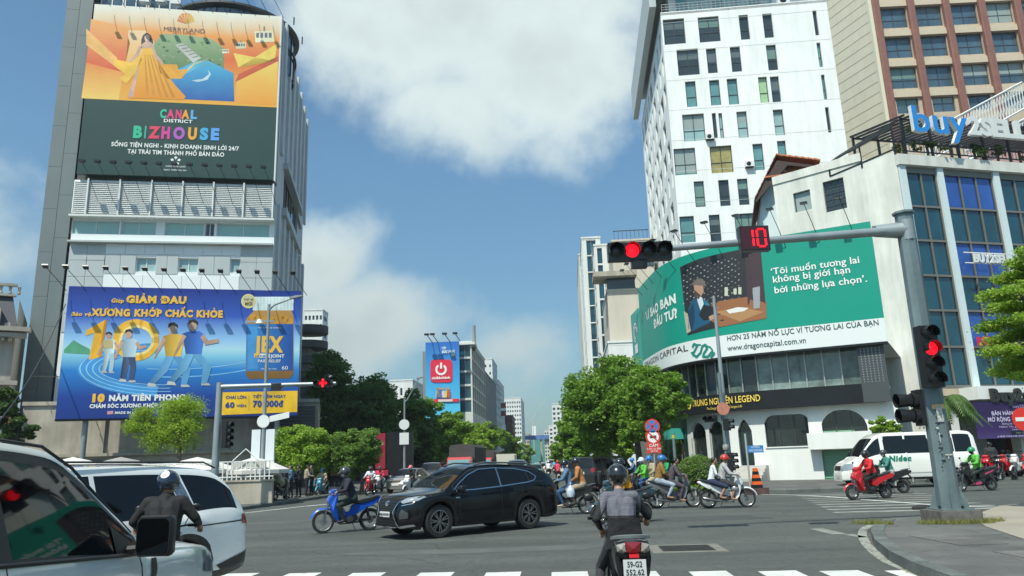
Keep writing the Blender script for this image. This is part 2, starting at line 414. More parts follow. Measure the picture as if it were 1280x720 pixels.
# ground
mb = MB(); mb.face([(-2500, -600, 0), (2500, -600, 0), (2500, 4000, 0), (-2500, 4000, 0)]); mb.build('ground', asphalt, fix=False, kind='structure')
def sheet(name, pts, z, mat, parent=None):
 mb = MB(); mb.face([(p[0], p[1], z) for p in pts]); return mb.build(name, mat, parent, fix=False)
def slab(name, pts, h, mats, kerb=.22):
 mb = MB(); n = len(pts)
 mb.face([(p[0], p[1], h) for p in pts], 0)
 for i in range(n):
  a, b = pts[i], pts[(i + 1) % n]; mb.face([(a[0], a[1], 0), (b[0], b[1], 0), (b[0], b[1], h), (a[0], a[1], h)], 1)
 return mb.build(name, mats, fix=True, kind='structure')
def kerbs(parent, path, h=.15, wd=.24, L=1.0):
 pts = [Vector((p[0], p[1], 0)) for p in path]; res = []
 for a, b in zip(pts, pts[1:]):
  seg = b - a; n = max(1, round(seg.length / L)); d = seg / n; nn = Vector((-d.y, d.x, 0)).normalized() * wd
  for i in range(n):
   o_ = -nn * .06; p = a + d * i + d * .012 + o_; q = a + d * (i + 1) - d * .012 + o_
   mb = MB(); e = nn * .12
   for ring in [[p, q, q + nn, p + nn]]:
    base = [mb.addv((r.x, r.y, 0)) for r in ring]; mid = [mb.addv((r.x, r.y, h - .03)) for r in ring]
    top = [mb.addv((r.x, r.y, h + .004)) for r in (p + e, q + e, q + nn, p + nn)]
    for A, B in ((base, mid), (mid, top)):
     for k in range(4): mb.fi((A[k], A[(k + 1) % 4], B[(k + 1) % 4], B[k]))
    mb.fi(top)
   res.append(mb.build('kerb_stone', kerb_m, parent))
 return res
isl = [G(*p, z=.14) for p in [(1119, 650), (1108, 657), (1105, 665), (1112, 676), (1132, 690), (1165, 705), (1215, 722)]]
isl = [(p.x, p.y) for p in isl]
tail = [(7.2, 9.0), (7.6, 7.0), (8.0, 4.0), (8.2, -6), (40, -6), (42, 20.5), (30, 20.8), (22, 19.8), (14.5, 18.3), (10.5, 17.6)]
island = slab('pavement', isl + tail, .14, [paving, kerb_m])
kerbs(island, ([tail[-1]] + isl + tail[:3])[::-1], .16)
ap = [G(*p, z=.145) for p in [(1222, 650), (1228, 640), (1250, 632), (1290, 628), (1420, 622), (1500, 700), (1330, 690), (1262, 668), (1232, 658)]]
sheet('paving_apron', ap, .148, paving_warm, island)
lk = [(-60, 22.0), (-30, 25.0), (-18, 27.5), (-13.6, 29.5), (-11.9, 32.5), (-11.2, 38), (-10.3, 52), (-7.6, 100), (-2, 205)]
left_pav = slab('pavement', lk + [(-60, 205)], .14, [paving, kerb_m])
kerbs(left_pav, lk[2:7][::1], .16, .24, 1.2)
rk = [(13.8, 140), (11.3, 90), (8.3, 52), (8.5, 42), (9.2, 35), (11.3, 32.6), (14, 32.6), (16.5, 39.0), (22, 38.5), (30, 37.6), (60, 34.0)]
right_pav = slab('pavement', rk + [(80, 140)], .14, [paving, kerb_m])
kerbs(right_pav, rk[1:9], .16, .24, 1.2)
random.seed(3)
pv = [M('grey paver', (.135, .132, .124), .85, var=.28, scale=1.5, fine=.1), M('darker grey paver', (.105, .104, .098), .85, var=.3, scale=1.5, fine=.1)]
from mathutils.geometry import intersect_point_line
def inside(p, poly_):
 c = False; j = len(poly_) - 1
 for i in range(len(poly_)):
  a, b = poly_[i], poly_[j]
  if (a[1] > p[1]) != (b[1] > p[1]) and p[0] < (b[0] - a[0]) * (p[1] - a[1]) / (b[1] - a[1]) + a[0]: c = not c
  j = i
 return c
pm = [MB().box(-.385, .385, -.385, .385, .12, .15).mesh('paver', m) for m in pv]
cnt = 0
whole = isl + tail; apx = [(p.x, p.y) for p in ap]
for i in range(0, 22):
 for j in range(0, 15):
  x, y = 7.2 + i * .8 + .1, 9.6 + j * .8
  if all(inside((x + a, y + b), whole) and not inside((x + a, y + b), apx) for a in (-.6, .6) for b in (-.6, .6)) and cnt < 150 and math.hypot(x - 8.5, y - 14.8) > .9:
   link('paver', random.choice(pm), island, (x, y, random.uniform(-.004, .004))); cnt += 1
sd = Vector((math.sin(R(3.2)), math.cos(R(3.2)), 0)); sx = Vector((sd.y, -sd.x, 0))
cross = thing('pedestrian_crossing', 'white zebra crossing across the near mouth of the junction', 'crossing'); cross['kind'] = 'structure'
for k, px in enumerate([-60, 40, 145, 225, 305, 382, 462, 547, 630, 712, 797, 884, 971, 1048, 1130]):
 p = G(px, 716.5 - (px - 384) * .0045); a = p - sx * .27; b = p + sx * .27; e = -sd * 3.4
 sheet('stripe', [a, b, b + e, a + e], .004, white_paint, cross)
cross2 = thing('pedestrian_crossing', 'faded zebra crossing over the side road by the cafe', 'crossing'); cross2['kind'] = 'structure'
for i in range(9):
 y = 21.4 + i * 1.12; x0 = 8.7 + i * .28; sheet('stripe', [(x0, y), (x0 + 4.6, y - .35), (x0 + 4.6, y + .02), (x0, y + .37)], .004, faded_paint if i > 3 else M('dull road paint', (.26, .27, .25), .75, var=.4, scale=2.5), cross2)
for nm, pts, wdt, mm in [
 ('edge_line', [(1047, 645), (1105, 651), (1085, 658), (1078, 666), (1083, 680), (1103, 698), (1128, 710), (1160, 722)], .17, edge_paint),
 ('lane_line', [(300, 642), (380, 633), (440, 627), (490, 624)], .16, white_paint),
 ('lane_line', [(384, 633), (440, 627.5)], .12, white_paint),
 ('lane_line', [(905, 618), (1000, 619), (1100, 626), (1180, 632), (1245, 634)], .16, white_paint),
 ('lane_line', [(1020, 661), (1050, 668)], .3, faded_paint), ('lane_line', [(1060, 668), (1080, 672)], .2, faded_paint)]:
 P = [G(*p) for p in pts]; mb = MB()
 if len(P) > 4:
  Q = []
  for i in range(len(P) - 1):
   p0, p1, p2, p3 = P[max(i - 1, 0)], P[i], P[i + 1], P[min(i + 2, len(P) - 1)]
   for t in (0, .25, .5, .75): Q.append(.5 * ((2 * p1) + (-p0 + p2) * t + (2 * p0 - 5 * p1 + 4 * p2 - p3) * t * t + (-p0 + 3 * p1 - 3 * p2 + p3) * t ** 3))
  P = Q[4:] + [P[-1]] if nm == 'edge_line' else Q + [P[-1]]
 pr = []
 for i, p in enumerate(P):
  t = (P[min(i + 1, len(P) - 1)] - P[max(i - 1, 0)]).normalized(); s_ = Vector((-t.y, t.x, 0)) * wdt / 2; pr.append((p + s_, p - s_))
 for a, b in zip(pr, pr[1:]): mb.face([(a[0].x, a[0].y, .005), (b[0].x, b[0].y, .005), (b[1].x, b[1].y, .005), (a[1].x, a[1].y, .005)])
 mb.build(nm, mm, fix=False, kind='structure')
for k in range(14):   # broken centre line down the street
 a = Vector((.8, 52, 0)) + sd * k * 12; sheet('lane_line', [a, a + sx * .15, a + sx * .15 + sd * 4, a + sd * 4], .004, white_paint)['kind'] = 'structure'
def cracks(m, amt=.55):
 nt = m.node_tree; n = nt.nodes; l = nt.links; b = n['Principled BSDF']; src = b.inputs['Base Color'].links[0].from_socket; g = n.new('ShaderNodeNewGeometry')
 w1 = n.new('ShaderNodeTexNoise'); w1.inputs['Scale'].default_value = .9; w1.inputs['Detail'].default_value = 6; l.new(g.outputs['Position'], w1.inputs['Vector']); ad = n.new('ShaderNodeVectorMath'); ad.operation = 'MULTIPLY_ADD'; l.new(w1.outputs['Color'], ad.inputs[0]); ad.inputs[1].default_value = (1.2, 1.2, 0); l.new(g.outputs['Position'], ad.inputs[2])
 v = n.new('ShaderNodeTexVoronoi'); v.feature = 'DISTANCE_TO_EDGE'; v.inputs['Scale'].default_value = .22; l.new(ad.outputs[0], v.inputs['Vector']); r = n.new('ShaderNodeMapRange'); l.new(v.outputs['Distance'], r.inputs[0]); r.inputs[1].default_value = 0; r.inputs[2].default_value = .0045; r.inputs[3].default_value = amt; r.inputs[4].default_value = 1
 st = n.new('ShaderNodeTexNoise'); st.inputs['Scale'].default_value = 1; st.inputs['Detail'].default_value = 4; vm = n.new('ShaderNodeVectorMath'); vm.operation = 'MULTIPLY'; l.new(g.outputs['Position'], vm.inputs[0]); vm.inputs[1].default_value = (.12, .9, 1); l.new(vm.outputs[0], st.inputs['Vector']); r2 = n.new('ShaderNodeMapRange'); l.new(st.outputs['Fac'], r2.inputs[0]); r2.inputs[1].default_value = .35; r2.inputs[2].default_value = .68; r2.inputs[3].default_value = .80; r2.inputs[4].default_value = 1.16
 o3 = n.new('ShaderNodeTexNoise'); o3.inputs['Scale'].default_value = 1.1; o3.inputs['Detail'].default_value = 7; o3.inputs['Roughness'].default_value = .7; l.new(g.outputs['Position'], o3.inputs['Vector']); r3 = n.new('ShaderNodeMapRange'); l.new(o3.outputs['Fac'], r3.inputs[0]); r3.inputs[1].default_value = .60; r3.inputs[2].default_value = .70; r3.inputs[3].default_value = 1; r3.inputs[4].default_value = .74
 m3 = n.new('ShaderNodeMath'); m3.operation = 'MULTIPLY'; l.new(r.outputs[0], m3.inputs[0]); l.new(r3.outputs[0], m3.inputs[1])
 ml = n.new('ShaderNodeMath'); ml.operation = 'MULTIPLY'; l.new(m3.outputs[0], ml.inputs[0]); l.new(r2.outputs[0], ml.inputs[1]); s = n.new('ShaderNodeVectorMath'); s.operation = 'SCALE'; l.new(src, s.inputs[0]); l.new(ml.outputs[0], s.inputs['Scale']); l.new(s.outputs[0], b.inputs['Base Color'])
cracks(asphalt); cracks(paving, .6)
patch_m = M('asphalt patch', (.056, .061, .057), .85, var=.12, scale=.8, bump=.4, bscale=80, fine=.16)
patch_l = M('worn asphalt', (.090, .096, .089), .85, var=.2, scale=.9, bump=.4, bscale=80, fine=.16)
for (x, y, wx, wy, m_) in [(-.5, 15.2, 3.2, .7, patch_l), (4.5, 21, 3, 1.2, patch_m), (-3, 25, 5, .5, patch_m), (1, 30, 8, .35, patch_m), (6.6, 13.2, .5, 2.5, patch_l)]:
 pts = [(x + wx * math.cos(a) * (.8 + .2 * math.sin(3 * a + x)), y + wy * math.sin(a) * (.8 + .25 * math.cos(2 * a))) for a in [k * math.pi / 12 for k in range(24)]]
 sheet('asphalt_patch', pts, .0025, m_)['kind'] = 'structure'
mh = thing('manhole_cover', 'square cast iron drain cover in a pale concrete frame in the road', 'manhole', tuple((G(820, 684) + G(897, 687)) / 2), R(-4))
MB().box(-.66, .66, -.62, .62, .0, .006).build('concrete_frame', M('manhole concrete', (.17, .165, .14), .9, var=.2, scale=4, fine=.15), mh)
mb = MB().box(-.47, .47, -.44, .44, .0, .010)
mb.build('cover', M('cast iron', (.06, .06, .058), .6, .5, var=.3, scale=12), mh)
for i in range(8): MB().box(-.44, .44, -.40 + i * .105, -.36 + i * .105, .009, .018).build('bar', MATS['cast iron'], mh)
# facades
_win = {}
def window(parent, x, y, z, w_, h_, rz=0, pane=None, frame=None, nx=1, nz=1, depth=.22, t=.05, name='window'):
 w_, h_ = round(w_, 2), round(h_, 2)
 k = (w_, h_, nx, nz, frame.name, depth, t); kp = (w_, h_, pane.name, depth)
 if k not in _win:
  mb = MB()
  mb.box(0, t, depth - .05, depth + .02, 0, h_); mb.box(w_ - t, w_, depth - .05, depth + .02, 0, h_)
  mb.box(t, w_ - t, depth - .05, depth + .02, 0, t); mb.box(t, w_ - t, depth - .05, depth + .02, h_ - t, h_)
  for i in range(1, nx): xx = w_ * i / nx; mb.box(xx - t / 2, xx + t / 2, depth - .047, depth + .017, t, h_ - t)
  for i in range(1, nz): zz = h_ * i / nz * (1 if nz > 2 else .8); mb.box(t, w_ - t, depth - .043, depth + .013, zz - t / 2, zz + t / 2)
  _win[k] = mb.mesh('window', frame, fix=False)
 if kp not in _win:
  mb = MB(); mb.face([(0, depth, 0), (w_, depth, 0), (w_, depth, h_), (0, depth, h_)]); _win[kp] = mb.mesh('pane', pane, fix=False)
 o = link(name, _win[k], parent, (x, y, z), rz); link('pane', _win[kp], o)
 return o
_bl = {}
def blind(o, w_, h_, depth, frac, mat):
 k = (w_, round(h_ * frac, 1), mat.name, depth)
 if k not in _bl: mb = MB(); mb.face([(.06, depth - .006, 0), (w_ - .06, depth - .006, 0), (w_ - .06, depth - .006, k[1]), (.06, depth - .006, k[1])]); _bl[k] = mb.mesh('blind', mat, fix=False)
 link('blind', _bl[k], o, (0, 0, h_ - k[1] - .05))
blind_ms = [M('pale blind', (.30, .36, .34), .25, coat=.5), M('grey curtain', (.12, .15, .15), .2, coat=.5), M('greenish curtain', (.16, .26, .22), .2, coat=.5)]
_rb = random.Random(5)
def facade(parent, ox, oy, rz, W, z0, z1, holes, wall, frame=alu_dark, depth=.22, recess=None, lab=None, t=.05, y=0):
 mb = MB(); holes = [h for h in holes if h[2] - h[0] > .05 and h[3] - h[1] > .05]
 zs = sorted({z0, z1, *[h[1] for h in holes], *[h[3] for h in holes]})
 for a, b in zip(zs, zs[1:]):
  if b - a < 1e-4 or a < z0 - 1e-6 or b > z1 + 1e-6: continue
  hs = sorted([h for h in holes if h[1] < b - 1e-5 and h[3] > a + 1e-5], key=lambda h: h[0]); x = 0
  for h in hs:
   if h[0] > x + 1e-5: mb.face([(x, y, a), (h[0], y, a), (h[0], y, b), (x, y, b)])
   x = max(x, h[2])
  if x < W - 1e-5: mb.face([(x, y, a), (W, y, a), (W, y, b), (x, y, b)])
 for h in holes:
  a, c, b, d = h[0], h[1], h[2], h[3]; D = depth
  mb.face([(a, y, c), (a, y + D, c), (a, y + D, d), (a, y, d)], 1); mb.face([(b, y, c), (b, y, d), (b, y + D, d), (b, y + D, c)], 1)
  mb.face([(a, y, c), (b, y, c), (b, y + D, c), (a, y + D, c)], 1); mb.face([(a, y, d), (a, y + D, d), (b, y + D, d), (b, y, d)], 1)
 o = mb.build('wall', [wall, recess or wall], parent, (ox, oy, 0), rz, fix=False)
 c, s_ = math.cos(rz), math.sin(rz)
 for h in holes:
  if h[4] is None: continue
  wo = window(parent, ox + h[0] * c - y * s_, oy + h[0] * s_ + y * c, h[1], h[2] - h[0], h[3] - h[1], rz, h[4], frame, h[5], h[6], depth, t)
  if h[4] in (gl_dark, gl_teal, gl_sky, gl_pale) and h[2] - h[0] > .9 and h[3] - h[1] > 1 and _rb.random() < .5: blind(wo, round(h[2] - h[0], 2), round(h[3] - h[1], 2), depth, _rb.choice((.2, .35, .5, .9)), _rb.choice(blind_ms))
 return o
def roofslab(parent, W, D, z, mat, over=.0, t=.3, x0=0):
 return MB().box(x0 - over, W + over, -over, D + over, z, z + t).build('roof', mat, parent)
def block(name, label, pl, u0, u1, z1, depth, wall, floors, cols, pane, ww=.55, wh=.5, z0=0, frame=alu_dark, side='r', sidecols=None, group=None, sidewall=None, ledge=False, cat='building', roofm=None, pz0=None):
 o = pl.o + pl.d * u0; W = u1 - u0
 b = thing(name, label, cat, (o.x, o.y, 0), pl.rz, group); fh = (z1 - z0 - .8) / max(floors, 1)
 def grid(Wd, nc):
  cw = Wd / nc; hs = []
  for f in range(floors):
   for c in range(nc):
    x = c * cw + cw * (1 - ww) / 2; z = z0 + f * fh + fh * .28
    if pz0 is not None and z < pz0: continue
    hs.append((x, z, x + cw * ww, z + fh * wh, pane if not isinstance(pane, list) else random.choice(pane), 2 if cw * ww > 1.2 else 1, 1))
  return hs
 facade(b, 0, 0, 0, W, 0, z1, grid(W, cols) if cols else [], wall, frame)
 sc_ = sidecols if sidecols is not None else max(1, int(depth / 4))
 sw = sidewall or wall
 if side == 'r': facade(b, W, 0, R(90), depth, 0, z1, grid(depth, sc_) if sc_ else [], sw, frame); MB().face([(0, 0, 0), (0, 0, z1), (0, depth, z1), (0, depth, 0)]).build('wall', sw, b, fix=False)
 else: facade(b, 0, depth, R(-90), depth, 0, z1, grid(depth, sc_) if sc_ else [], sw, frame); MB().face([(W, 0, 0), (W, 0, z1), (W, depth, z1), (W, depth, 0)]).build('wall', sw, b, fix=False)
 MB().face([(0, depth, 0), (W, depth, 0), (W, depth, z1), (0, depth, z1)]).build('wall', sw, b, fix=False)
 mb = MB().box(0, W, 0, depth, z1 - .35, z1 - .3); mb.box(-.08, W + .08, -.08, .22, z1, z1 + .25); mb.box(-.08, .22, .22, depth, z1, z1 + .25); mb.box(W - .22, W + .08, .22, depth, z1, z1 + .25)
 mb.build('roof', roofm or wall, b)
 if ledge:
  for f in range(1, floors): MB().box(-.1, W + .1, -.12, .0, z0 + f * fh, z0 + f * fh + .16).build('ledge', wall, b)
 return b
# left tower
T = Plane(340, 360, 60, 80)
tower = thing('office_tower', 'tall grey and white office tower behind two giant billboards on the left', 'building', tuple(T.o), T.rz)
DP = 21.0
MB().box(-18.0, -15.9, .05, DP, 0, 52).build('slab_wall', [joint_m], tower)
MB().box(-15.9, -15.72, .3, DP, 24, 52).build('shadow_gap', [black], tower)
pmesh = {}
for i in range(2):
 for j in range(14):
  x0 = -18.0 + (0 if i == 0 else 1.06); z0 = 1 + j * 3.62 + (1.2 if i else 0)
  MB().box(x0 + .015, x0 + (1.045 if i == 0 else 1.03), -.03, .08, z0, z0 + 3.6).build('panel', grey_clad, tower)
XL = -15.72
fr = []
def fw(px0, px1, pt=326, pb=341):
 a, zt = T.uv(px0, pt); b, zb = T.uv(px1, pb); return (a - XL, zb, b - XL, zt)
for px0, px1 in ((105, 130), (170, 194), (223, 247), (288, 311)):
 a, z0, b, z1 = fw(px0, px1); fr.append((a, 17.55, b, 18.75, gl_pale if px0 > 110 else gl_dark, 2, 1))
gz0, gz1 = T.uv(200, 294)[1], T.uv(200, 277)[1]
for px0, px1, m_ in ((89, 149, gl_mint), (151, 195, gl_mint), (206, 255, gl_mint), (256, 268, gl_dark), (271, 337, gl_mint)):
 a = T.uv(px0, 285)[0] - XL; b = T.uv(px1, 285)[0] - XL; fr.append((a, gz0, b, gz1, m_, 2, 1))
facade(tower, XL, 0, 0, -XL, 0, 25.2, fr, white_clad, white_metal, .25, t=.07)
zr = [13.6, 15.3, 17.0, 17.5]
def pan(x0, x1, z0, z1, m_): MB().box(XL + x0 + .02, XL + x1 - .02, -.045, .01, z0 + .02, z1 - .02).build('panel', m_, tower)
xs = [0, 1.35, 2.7]; X2 = [13.1, 14.4, 15.7]
for a, b in list(zip(xs, xs[1:])) + list(zip(X2, X2[1:])):
 for z0, z1 in ((12.6, 14.1), (14.1, 15.6), (15.6, 17.1), (17.1, 18.45), (18.45, 19.9)): pan(a, b, z0, z1, lgrey_clad)
wins = [(f[0], f[2]) for f in fr[:4]]
row = [2.7] + [v for a, b in wins for v in (a, b)] + [13.1]
for a, b in zip(row[0::2], row[1::2]):
 if b - a > .3:
  m_ = (a + b) / 2; pan(a, m_, 17.35, 18.95, lgrey_clad); pan(m_, b, 17.35, 18.95, lgrey_clad)
for k in range(7):
 a = 2.7 + k * 10.4 / 7; b = a + 10.4 / 7
 pan(a, b, 15.9, 17.3, white_clad); pan(a, b, 19.0, 19.85, white_clad); pan(a, b, 13.5, 15.9, white_clad)
lz0, lz1 = 22.25, 25.15
mb = MB().box(XL, -.1, -.35, -.25, lz0, lz1); mb.build('louvre_backing', M('louvre back', (.62, .64, .62), .6), tower)
n = 17
for k in range(n):
 z = lz0 + .05 + k * (lz1 - lz0 - .1) / n; mb = MB(); mb.face([(XL, -.38, z + .15), (-.1, -.38, z + .15), (-.1, -.46, z), (XL, -.46, z)]); mb.box(XL, -.1, -.47, -.455, z - .02, z + .03); mb.build('slat', white_metal, tower)
for k in range(7):
 x = XL + 1.1 + k * 2.42; x = min(x, -.15) if k < 7 else x
 MB().box(x - .06, x + .06, -.62, -.5, lz0 - .1, lz1 + .05).build('post', white_metal, tower)
MB().box(XL - .1, 0, -.62, -.0, lz0 - .28, lz0 - .12).build('ledge', white_metal, tower)
MB().box(XL - .05, -.02, -.5, .0, 19.86, 20.0).build('ledge', lgrey_clad, tower)
MB().box(XL, 0, .0, .1, 25.2, 41.2).build('wall', joint_m, tower)
for i in range(3):
 x = XL + .1 + i * 1.95; window(tower, x, .6, 41.3, 1.85, 1.6, 0, gl_sky, white_metal, 2, 2, t=.09); window(tower, x, .6, 43.0, 1.85, 2.4, 0, gl_sky, white_metal, 2, 2, t=.09)
MB().box(XL, -10.9, .85, 6, 41.2, 47).build('penthouse', lgrey_clad, tower)
MB().box(XL - .1, -5.8, .3, .6, 45.5, 45.8).build('ledge', white_metal, tower)
for i in range(3): MB().box(-12.2 + i * 1.3, -11.4 + i * 1.3, -.1, .45, 42.0 + (i % 2) * .1, 42.6).build('air_conditioner', white_metal, tower)
cx, cy = -5.2, 5.6
MB().lathe([(5.5, 38), (5.5, 42.1)], 48, c=(cx, cy, 0)).build('glass_drum', gl_sky, tower)
for k in range(30):
 a = 2 * math.pi * k / 30; MB().box(cx + 5.52 * math.cos(a) - .05, cx + 5.52 * math.cos(a) + .05, cy + 5.52 * math.sin(a) - .05, cy + 5.52 * math.sin(a) + .05, 38, 42.1).build('mullion', dark_metal, tower)
MB().lathe([(0, 42.2), (5.8, 42.2), (5.95, 42.3), (5.95, 42.5), (5.8, 42.6), (0, 42.6)], 56, c=(cx, cy, 0)).build('rim', M('dark roof rim', (.055, .06, .06), .5), tower)
MB().lathe([(5.6, 40.2), (5.75, 40.2), (5.75, 40.4), (5.6, 40.4)], 48, c=(cx, cy, 0)).build('rim', dark_metal, tower)
for a in (-.4, .15): MB().tube([(cx + 6.2 * math.cos(a), cy + 6.2 * math.sin(a), 42.7), (cx + 6.2 * math.cos(a), cy + 6.2 * math.sin(a), 43.5)], .06).build('floodlight', black, tower)
sid = []
for f, (zz, hh) in enumerate([(14.6, 2.6), (19.6, 2.9), (30.2, 1.3), (34.6, 1.3), (38.4, 1.0), (9.0, 1.9)]):
 for k in range(5): sid.append((3.3 + k * 3.3, zz, 3.85 + k * 3.3, zz + hh, gl_dark, 1, 1))
facade(tower, 0, 0, R(90), DP, 0, 41.2, sid + [(4.5, 24.6, 15.8, 28.4, gl_dark, 6, 1)], fin_m, alu_dark, .25)
for k in range(7):
 y = 1.2 + k * 3.3
 for (a, b) in ((5, 24), (28.8, 41.6)): MB().box(.0, .22, y, y + .9, a, b).build('fin', fin_m, tower)
mb = MB(); mb.face([(.1, 3.8, 28.4), (.1, 16.5, 26.6), (.4, 16.5, 26.6), (.4, 3.8, 28.4)]); mb.box(0, .45, 3.8, 16.8, 23.9, 24.6); mb.box(0, .45, 3.8, 16.8, 28.4, 28.9); mb.build('balcony_band', lgrey_clad, tower)
MB().box(XL, 0, .2, DP, 41.0, 41.2).build('roof', lgrey_clad, tower)
MB().face([(XL, DP, 0), (0, DP, 0), (0, DP, 41.2), (XL, DP, 41.2)]).build('wall', fin_m, tower, fix=False)
def board_lamps(parent_rot, positions, reach, rise, label, group, T_, head=(.36, .24, .09), name='billboard_lamp'):
 res = []
 for i, (u, z) in enumerate(positions):
  p = T_.o + T_.d * u
  o = thing(name, label, 'lamp', (p.x, p.y, z), T_.rz, group)
  MB().tube([(.9, -.25, -rise * .35), (.45, -reach * .5, rise * .35), (0, -reach, rise)], .022, 6).build('rod', dark_metal, o)
  mb = MB(); mb.T = Matrix.Translation((0, -reach, rise)) @ Matrix.Rotation(R(-25), 4, 'X'); mb.prism([(-head[0] / 2, -head[1]), (head[0] / 2, -head[1]), (head[0] / 2 * .8, head[1] * .4), (-head[0] / 2 * .8, head[1] * .4)], -head[2] / 2, head[2] / 2, 'z')
  mb.build('lamp_head', black, o); res.append(o)
 for i, o in enumerate(res): o['label'] = nth(i, len(res), label)
 return res
# upper billboard
ub = thing('billboard', 'huge orange and dark green billboard high on the office tower', 'billboard', tuple(T.o - T.n * -1.0 * 0 + T.n * 0.0), T.rz)
nrm = Vector((math.cos(T.rz - math.pi / 2), math.sin(T.rz - math.pi / 2), 0))   # towards the street
ub.location = T.o + nrm * .75
X0, X1, Z0, Z1, ZM = -15.5, -.12, 25.5, 41.0, 32.15
MB().box(X0, X1, 0, .3, Z0, Z1).build('board', M('dark green print', (.018, .055, .048), .4, var=.04), ub)
MB().box(X1, X1 + .12, -.05, .5, Z0 - .1, Z1 + .1).build('edge_strip', white_metal, ub)
og = gradmat('orange print', [(0, (.85, .42, .04)), (.30, (.80, .30, .03)), (.5, (.75, .13, .03)), (.74, (.85, .34, .06)), (.86, (.80, .62, .40)), (1, (.82, .80, .70))], 'Z', size=1, noise=.12)
def oz(o, z): o.location = (0, 0, z); return o
pic = MB().box(X0, X1, -.005, -.001, 0, 1).mesh('print', MATS['orange print'])
po = link('picture_panel', pic, ub, (0, 0, ZM)); po.scale = (1, 1, Z1 - ZM)
def UV(px, py): return T.uv(px, py)
def pp(name, pts, col, k, parent=None, plane=None, rough=.5, mat=None):
 pl = plane or T; P = [pl.uv(*p) for p in pts]
 return poly(name, P, mat or M('ink %.2f %.2f %.2f' % col, col, rough, var=.24, scale=.55), parent or ub, -.006 - .0016 * k)
def gp(name, pts, lo, hi, k, axis='Z', parent=None, plane=None, noise=.35):
 pl = plane or T; P = [pl.uv(*p) for p in pts]; v = [p[1] if axis == 'Z' else p[0] for p in P]; a, b = min(v), max(v)
 m = bpy.data.materials.new('print gradient'); m.use_nodes = True; n = m.node_tree.nodes; l = m.node_tree.links; bs = n['Principled BSDF']; bs.inputs['Roughness'].default_value = .45
 tc_ = n.new('ShaderNodeTexCoord'); s = n.new('ShaderNodeSeparateXYZ'); l.new(tc_.outputs['Object'], s.inputs[0]); r = n.new('ShaderNodeMapRange'); l.new(s.outputs[axis], r.inputs[0]); r.inputs[1].default_value = a; r.inputs[2].default_value = b
 nz = n.new('ShaderNodeTexNoise'); nz.inputs['Scale'].default_value = .8; nz.inputs['Detail'].default_value = 6; l.new(tc_.outputs['Object'], nz.inputs['Vector']); q = n.new('ShaderNodeMath'); q.operation = 'MULTIPLY_ADD'; l.new(nz.outputs['Fac'], q.inputs[0]); q.inputs[1].default_value = noise; l.new(r.outputs[0], q.inputs[2]); q2 = n.new('ShaderNodeMath'); q2.operation = 'SUBTRACT'; q2.use_clamp = True; l.new(q.outputs[0], q2.inputs[0]); q2.inputs[1].default_value = noise / 2
 mx = n.new('ShaderNodeMix'); mx.data_type = 'RGBA'; l.new(q2.outputs[0], mx.inputs[0]); mx.inputs[6].default_value = (*lo, 1); mx.inputs[7].default_value = (*hi, 1); l.new(mx.outputs[2], bs.inputs['Base Color'])
 return poly(name, P, m, parent or ub, -.006 - .0016 * k)
gp('print', [(106, 128), (152, 130), (158, 96), (112, 84)], (.90, .60, .14), (.80, .26, .04), 1)
gp('print', [(112, 84), (158, 96), (166, 60), (160, 40), (118, 30)], (.72, .07, .02), (.88, .42, .12), 1)
gp('print', [(160, 96), (197, 98), (197, 60), (185, 44), (164, 44)], (.85, .45, .06), (.88, .62, .35), 1)
pp('print', [(112, 42), (150, 78), (152, 92), (112, 62)], (.85, .45, .12), 2)
pp('print', [(294, 72), (345, 82), (348, 60), (300, 90)], (.85, .62, .10), 2)
gp('print', [(296, 134), (347, 137), (349, 80), (298, 100)], (.85, .34, .03), (.88, .62, .12), 1)
pp('print', [(300, 98), (349, 76), (349, 82), (296, 108)], (.55, .08, .02), 2)
gp('print', [(196, 60), (206, 48), (238, 50), (268, 55), (282, 66), (282, 98), (270, 92), (240, 88), (215, 102), (197, 96)], (.05, .15, .04), (.30, .42, .22), 2)
for i in range(70):
 a, b = random.uniform(199, 280), random.uniform(54, 92); s_ = random.uniform(1, 3.2)
 pp('print', [(a - s_, b), (a, b + s_ * .7), (a + s_, b - .3), (a, b - s_ * .6)], random.choice([(.12, .28, .07), (.05, .13, .04), (.20, .33, .12), (.3, .35, .2)]), 3)
pp('print', [(222, 62), (232, 60), (254, 78), (244, 84)], (.55, .56, .5), 4)
for i in range(5): pp('print', [(225 + i * 4.4, 63 + i * 3.6), (234 + i * 4, 61.5 + i * 3.4), (235 + i * 4, 62.5 + i * 3.4), (226 + i * 4.4, 64 + i * 3.6)], (.2, .26, .2), 5)
gp('print', [(205, 106), (225, 92), (248, 82), (262, 81), (280, 90), (294, 97), (295, 132), (208, 128)], (.01, .10, .38), (.05, .42, .66), 4)
pp('print', [(228, 92), (248, 82), (262, 81), (272, 87), (250, 90), (236, 98)], (.08, .42, .60), 5)
pp('print', [(242, 106), (256, 104), (264, 98), (262, 92), (266, 98), (262, 105), (250, 108)], (.5, .7, .75), 6)
pp('print', [(231, 101), (246, 86), (262, 80.5), (246, 84), (232, 95)], (.65, .5, .2), 6)
gp('print', [(184, 60), (194, 60), (197, 72), (204, 88), (222, 112), (235, 126), (232, 130), (164, 128), (172, 100), (181, 72)], (.80, .28, .01), (.90, .52, .05), 7)
pp('print', [(178, 74), (167, 84), (148, 80), (146, 88), (160, 98), (152, 104), (162, 110), (174, 96), (181, 80)], (.86, .50, .05), 7)
pp('print', [(198, 74), (208, 86), (224, 86), (226, 93), (238, 92), (230, 104), (212, 104), (203, 96)], (.80, .36, .02), 7)
pp('print', [(172, 100), (178, 84), (170, 127), (163, 126)], (.60, .38, .30), 8)
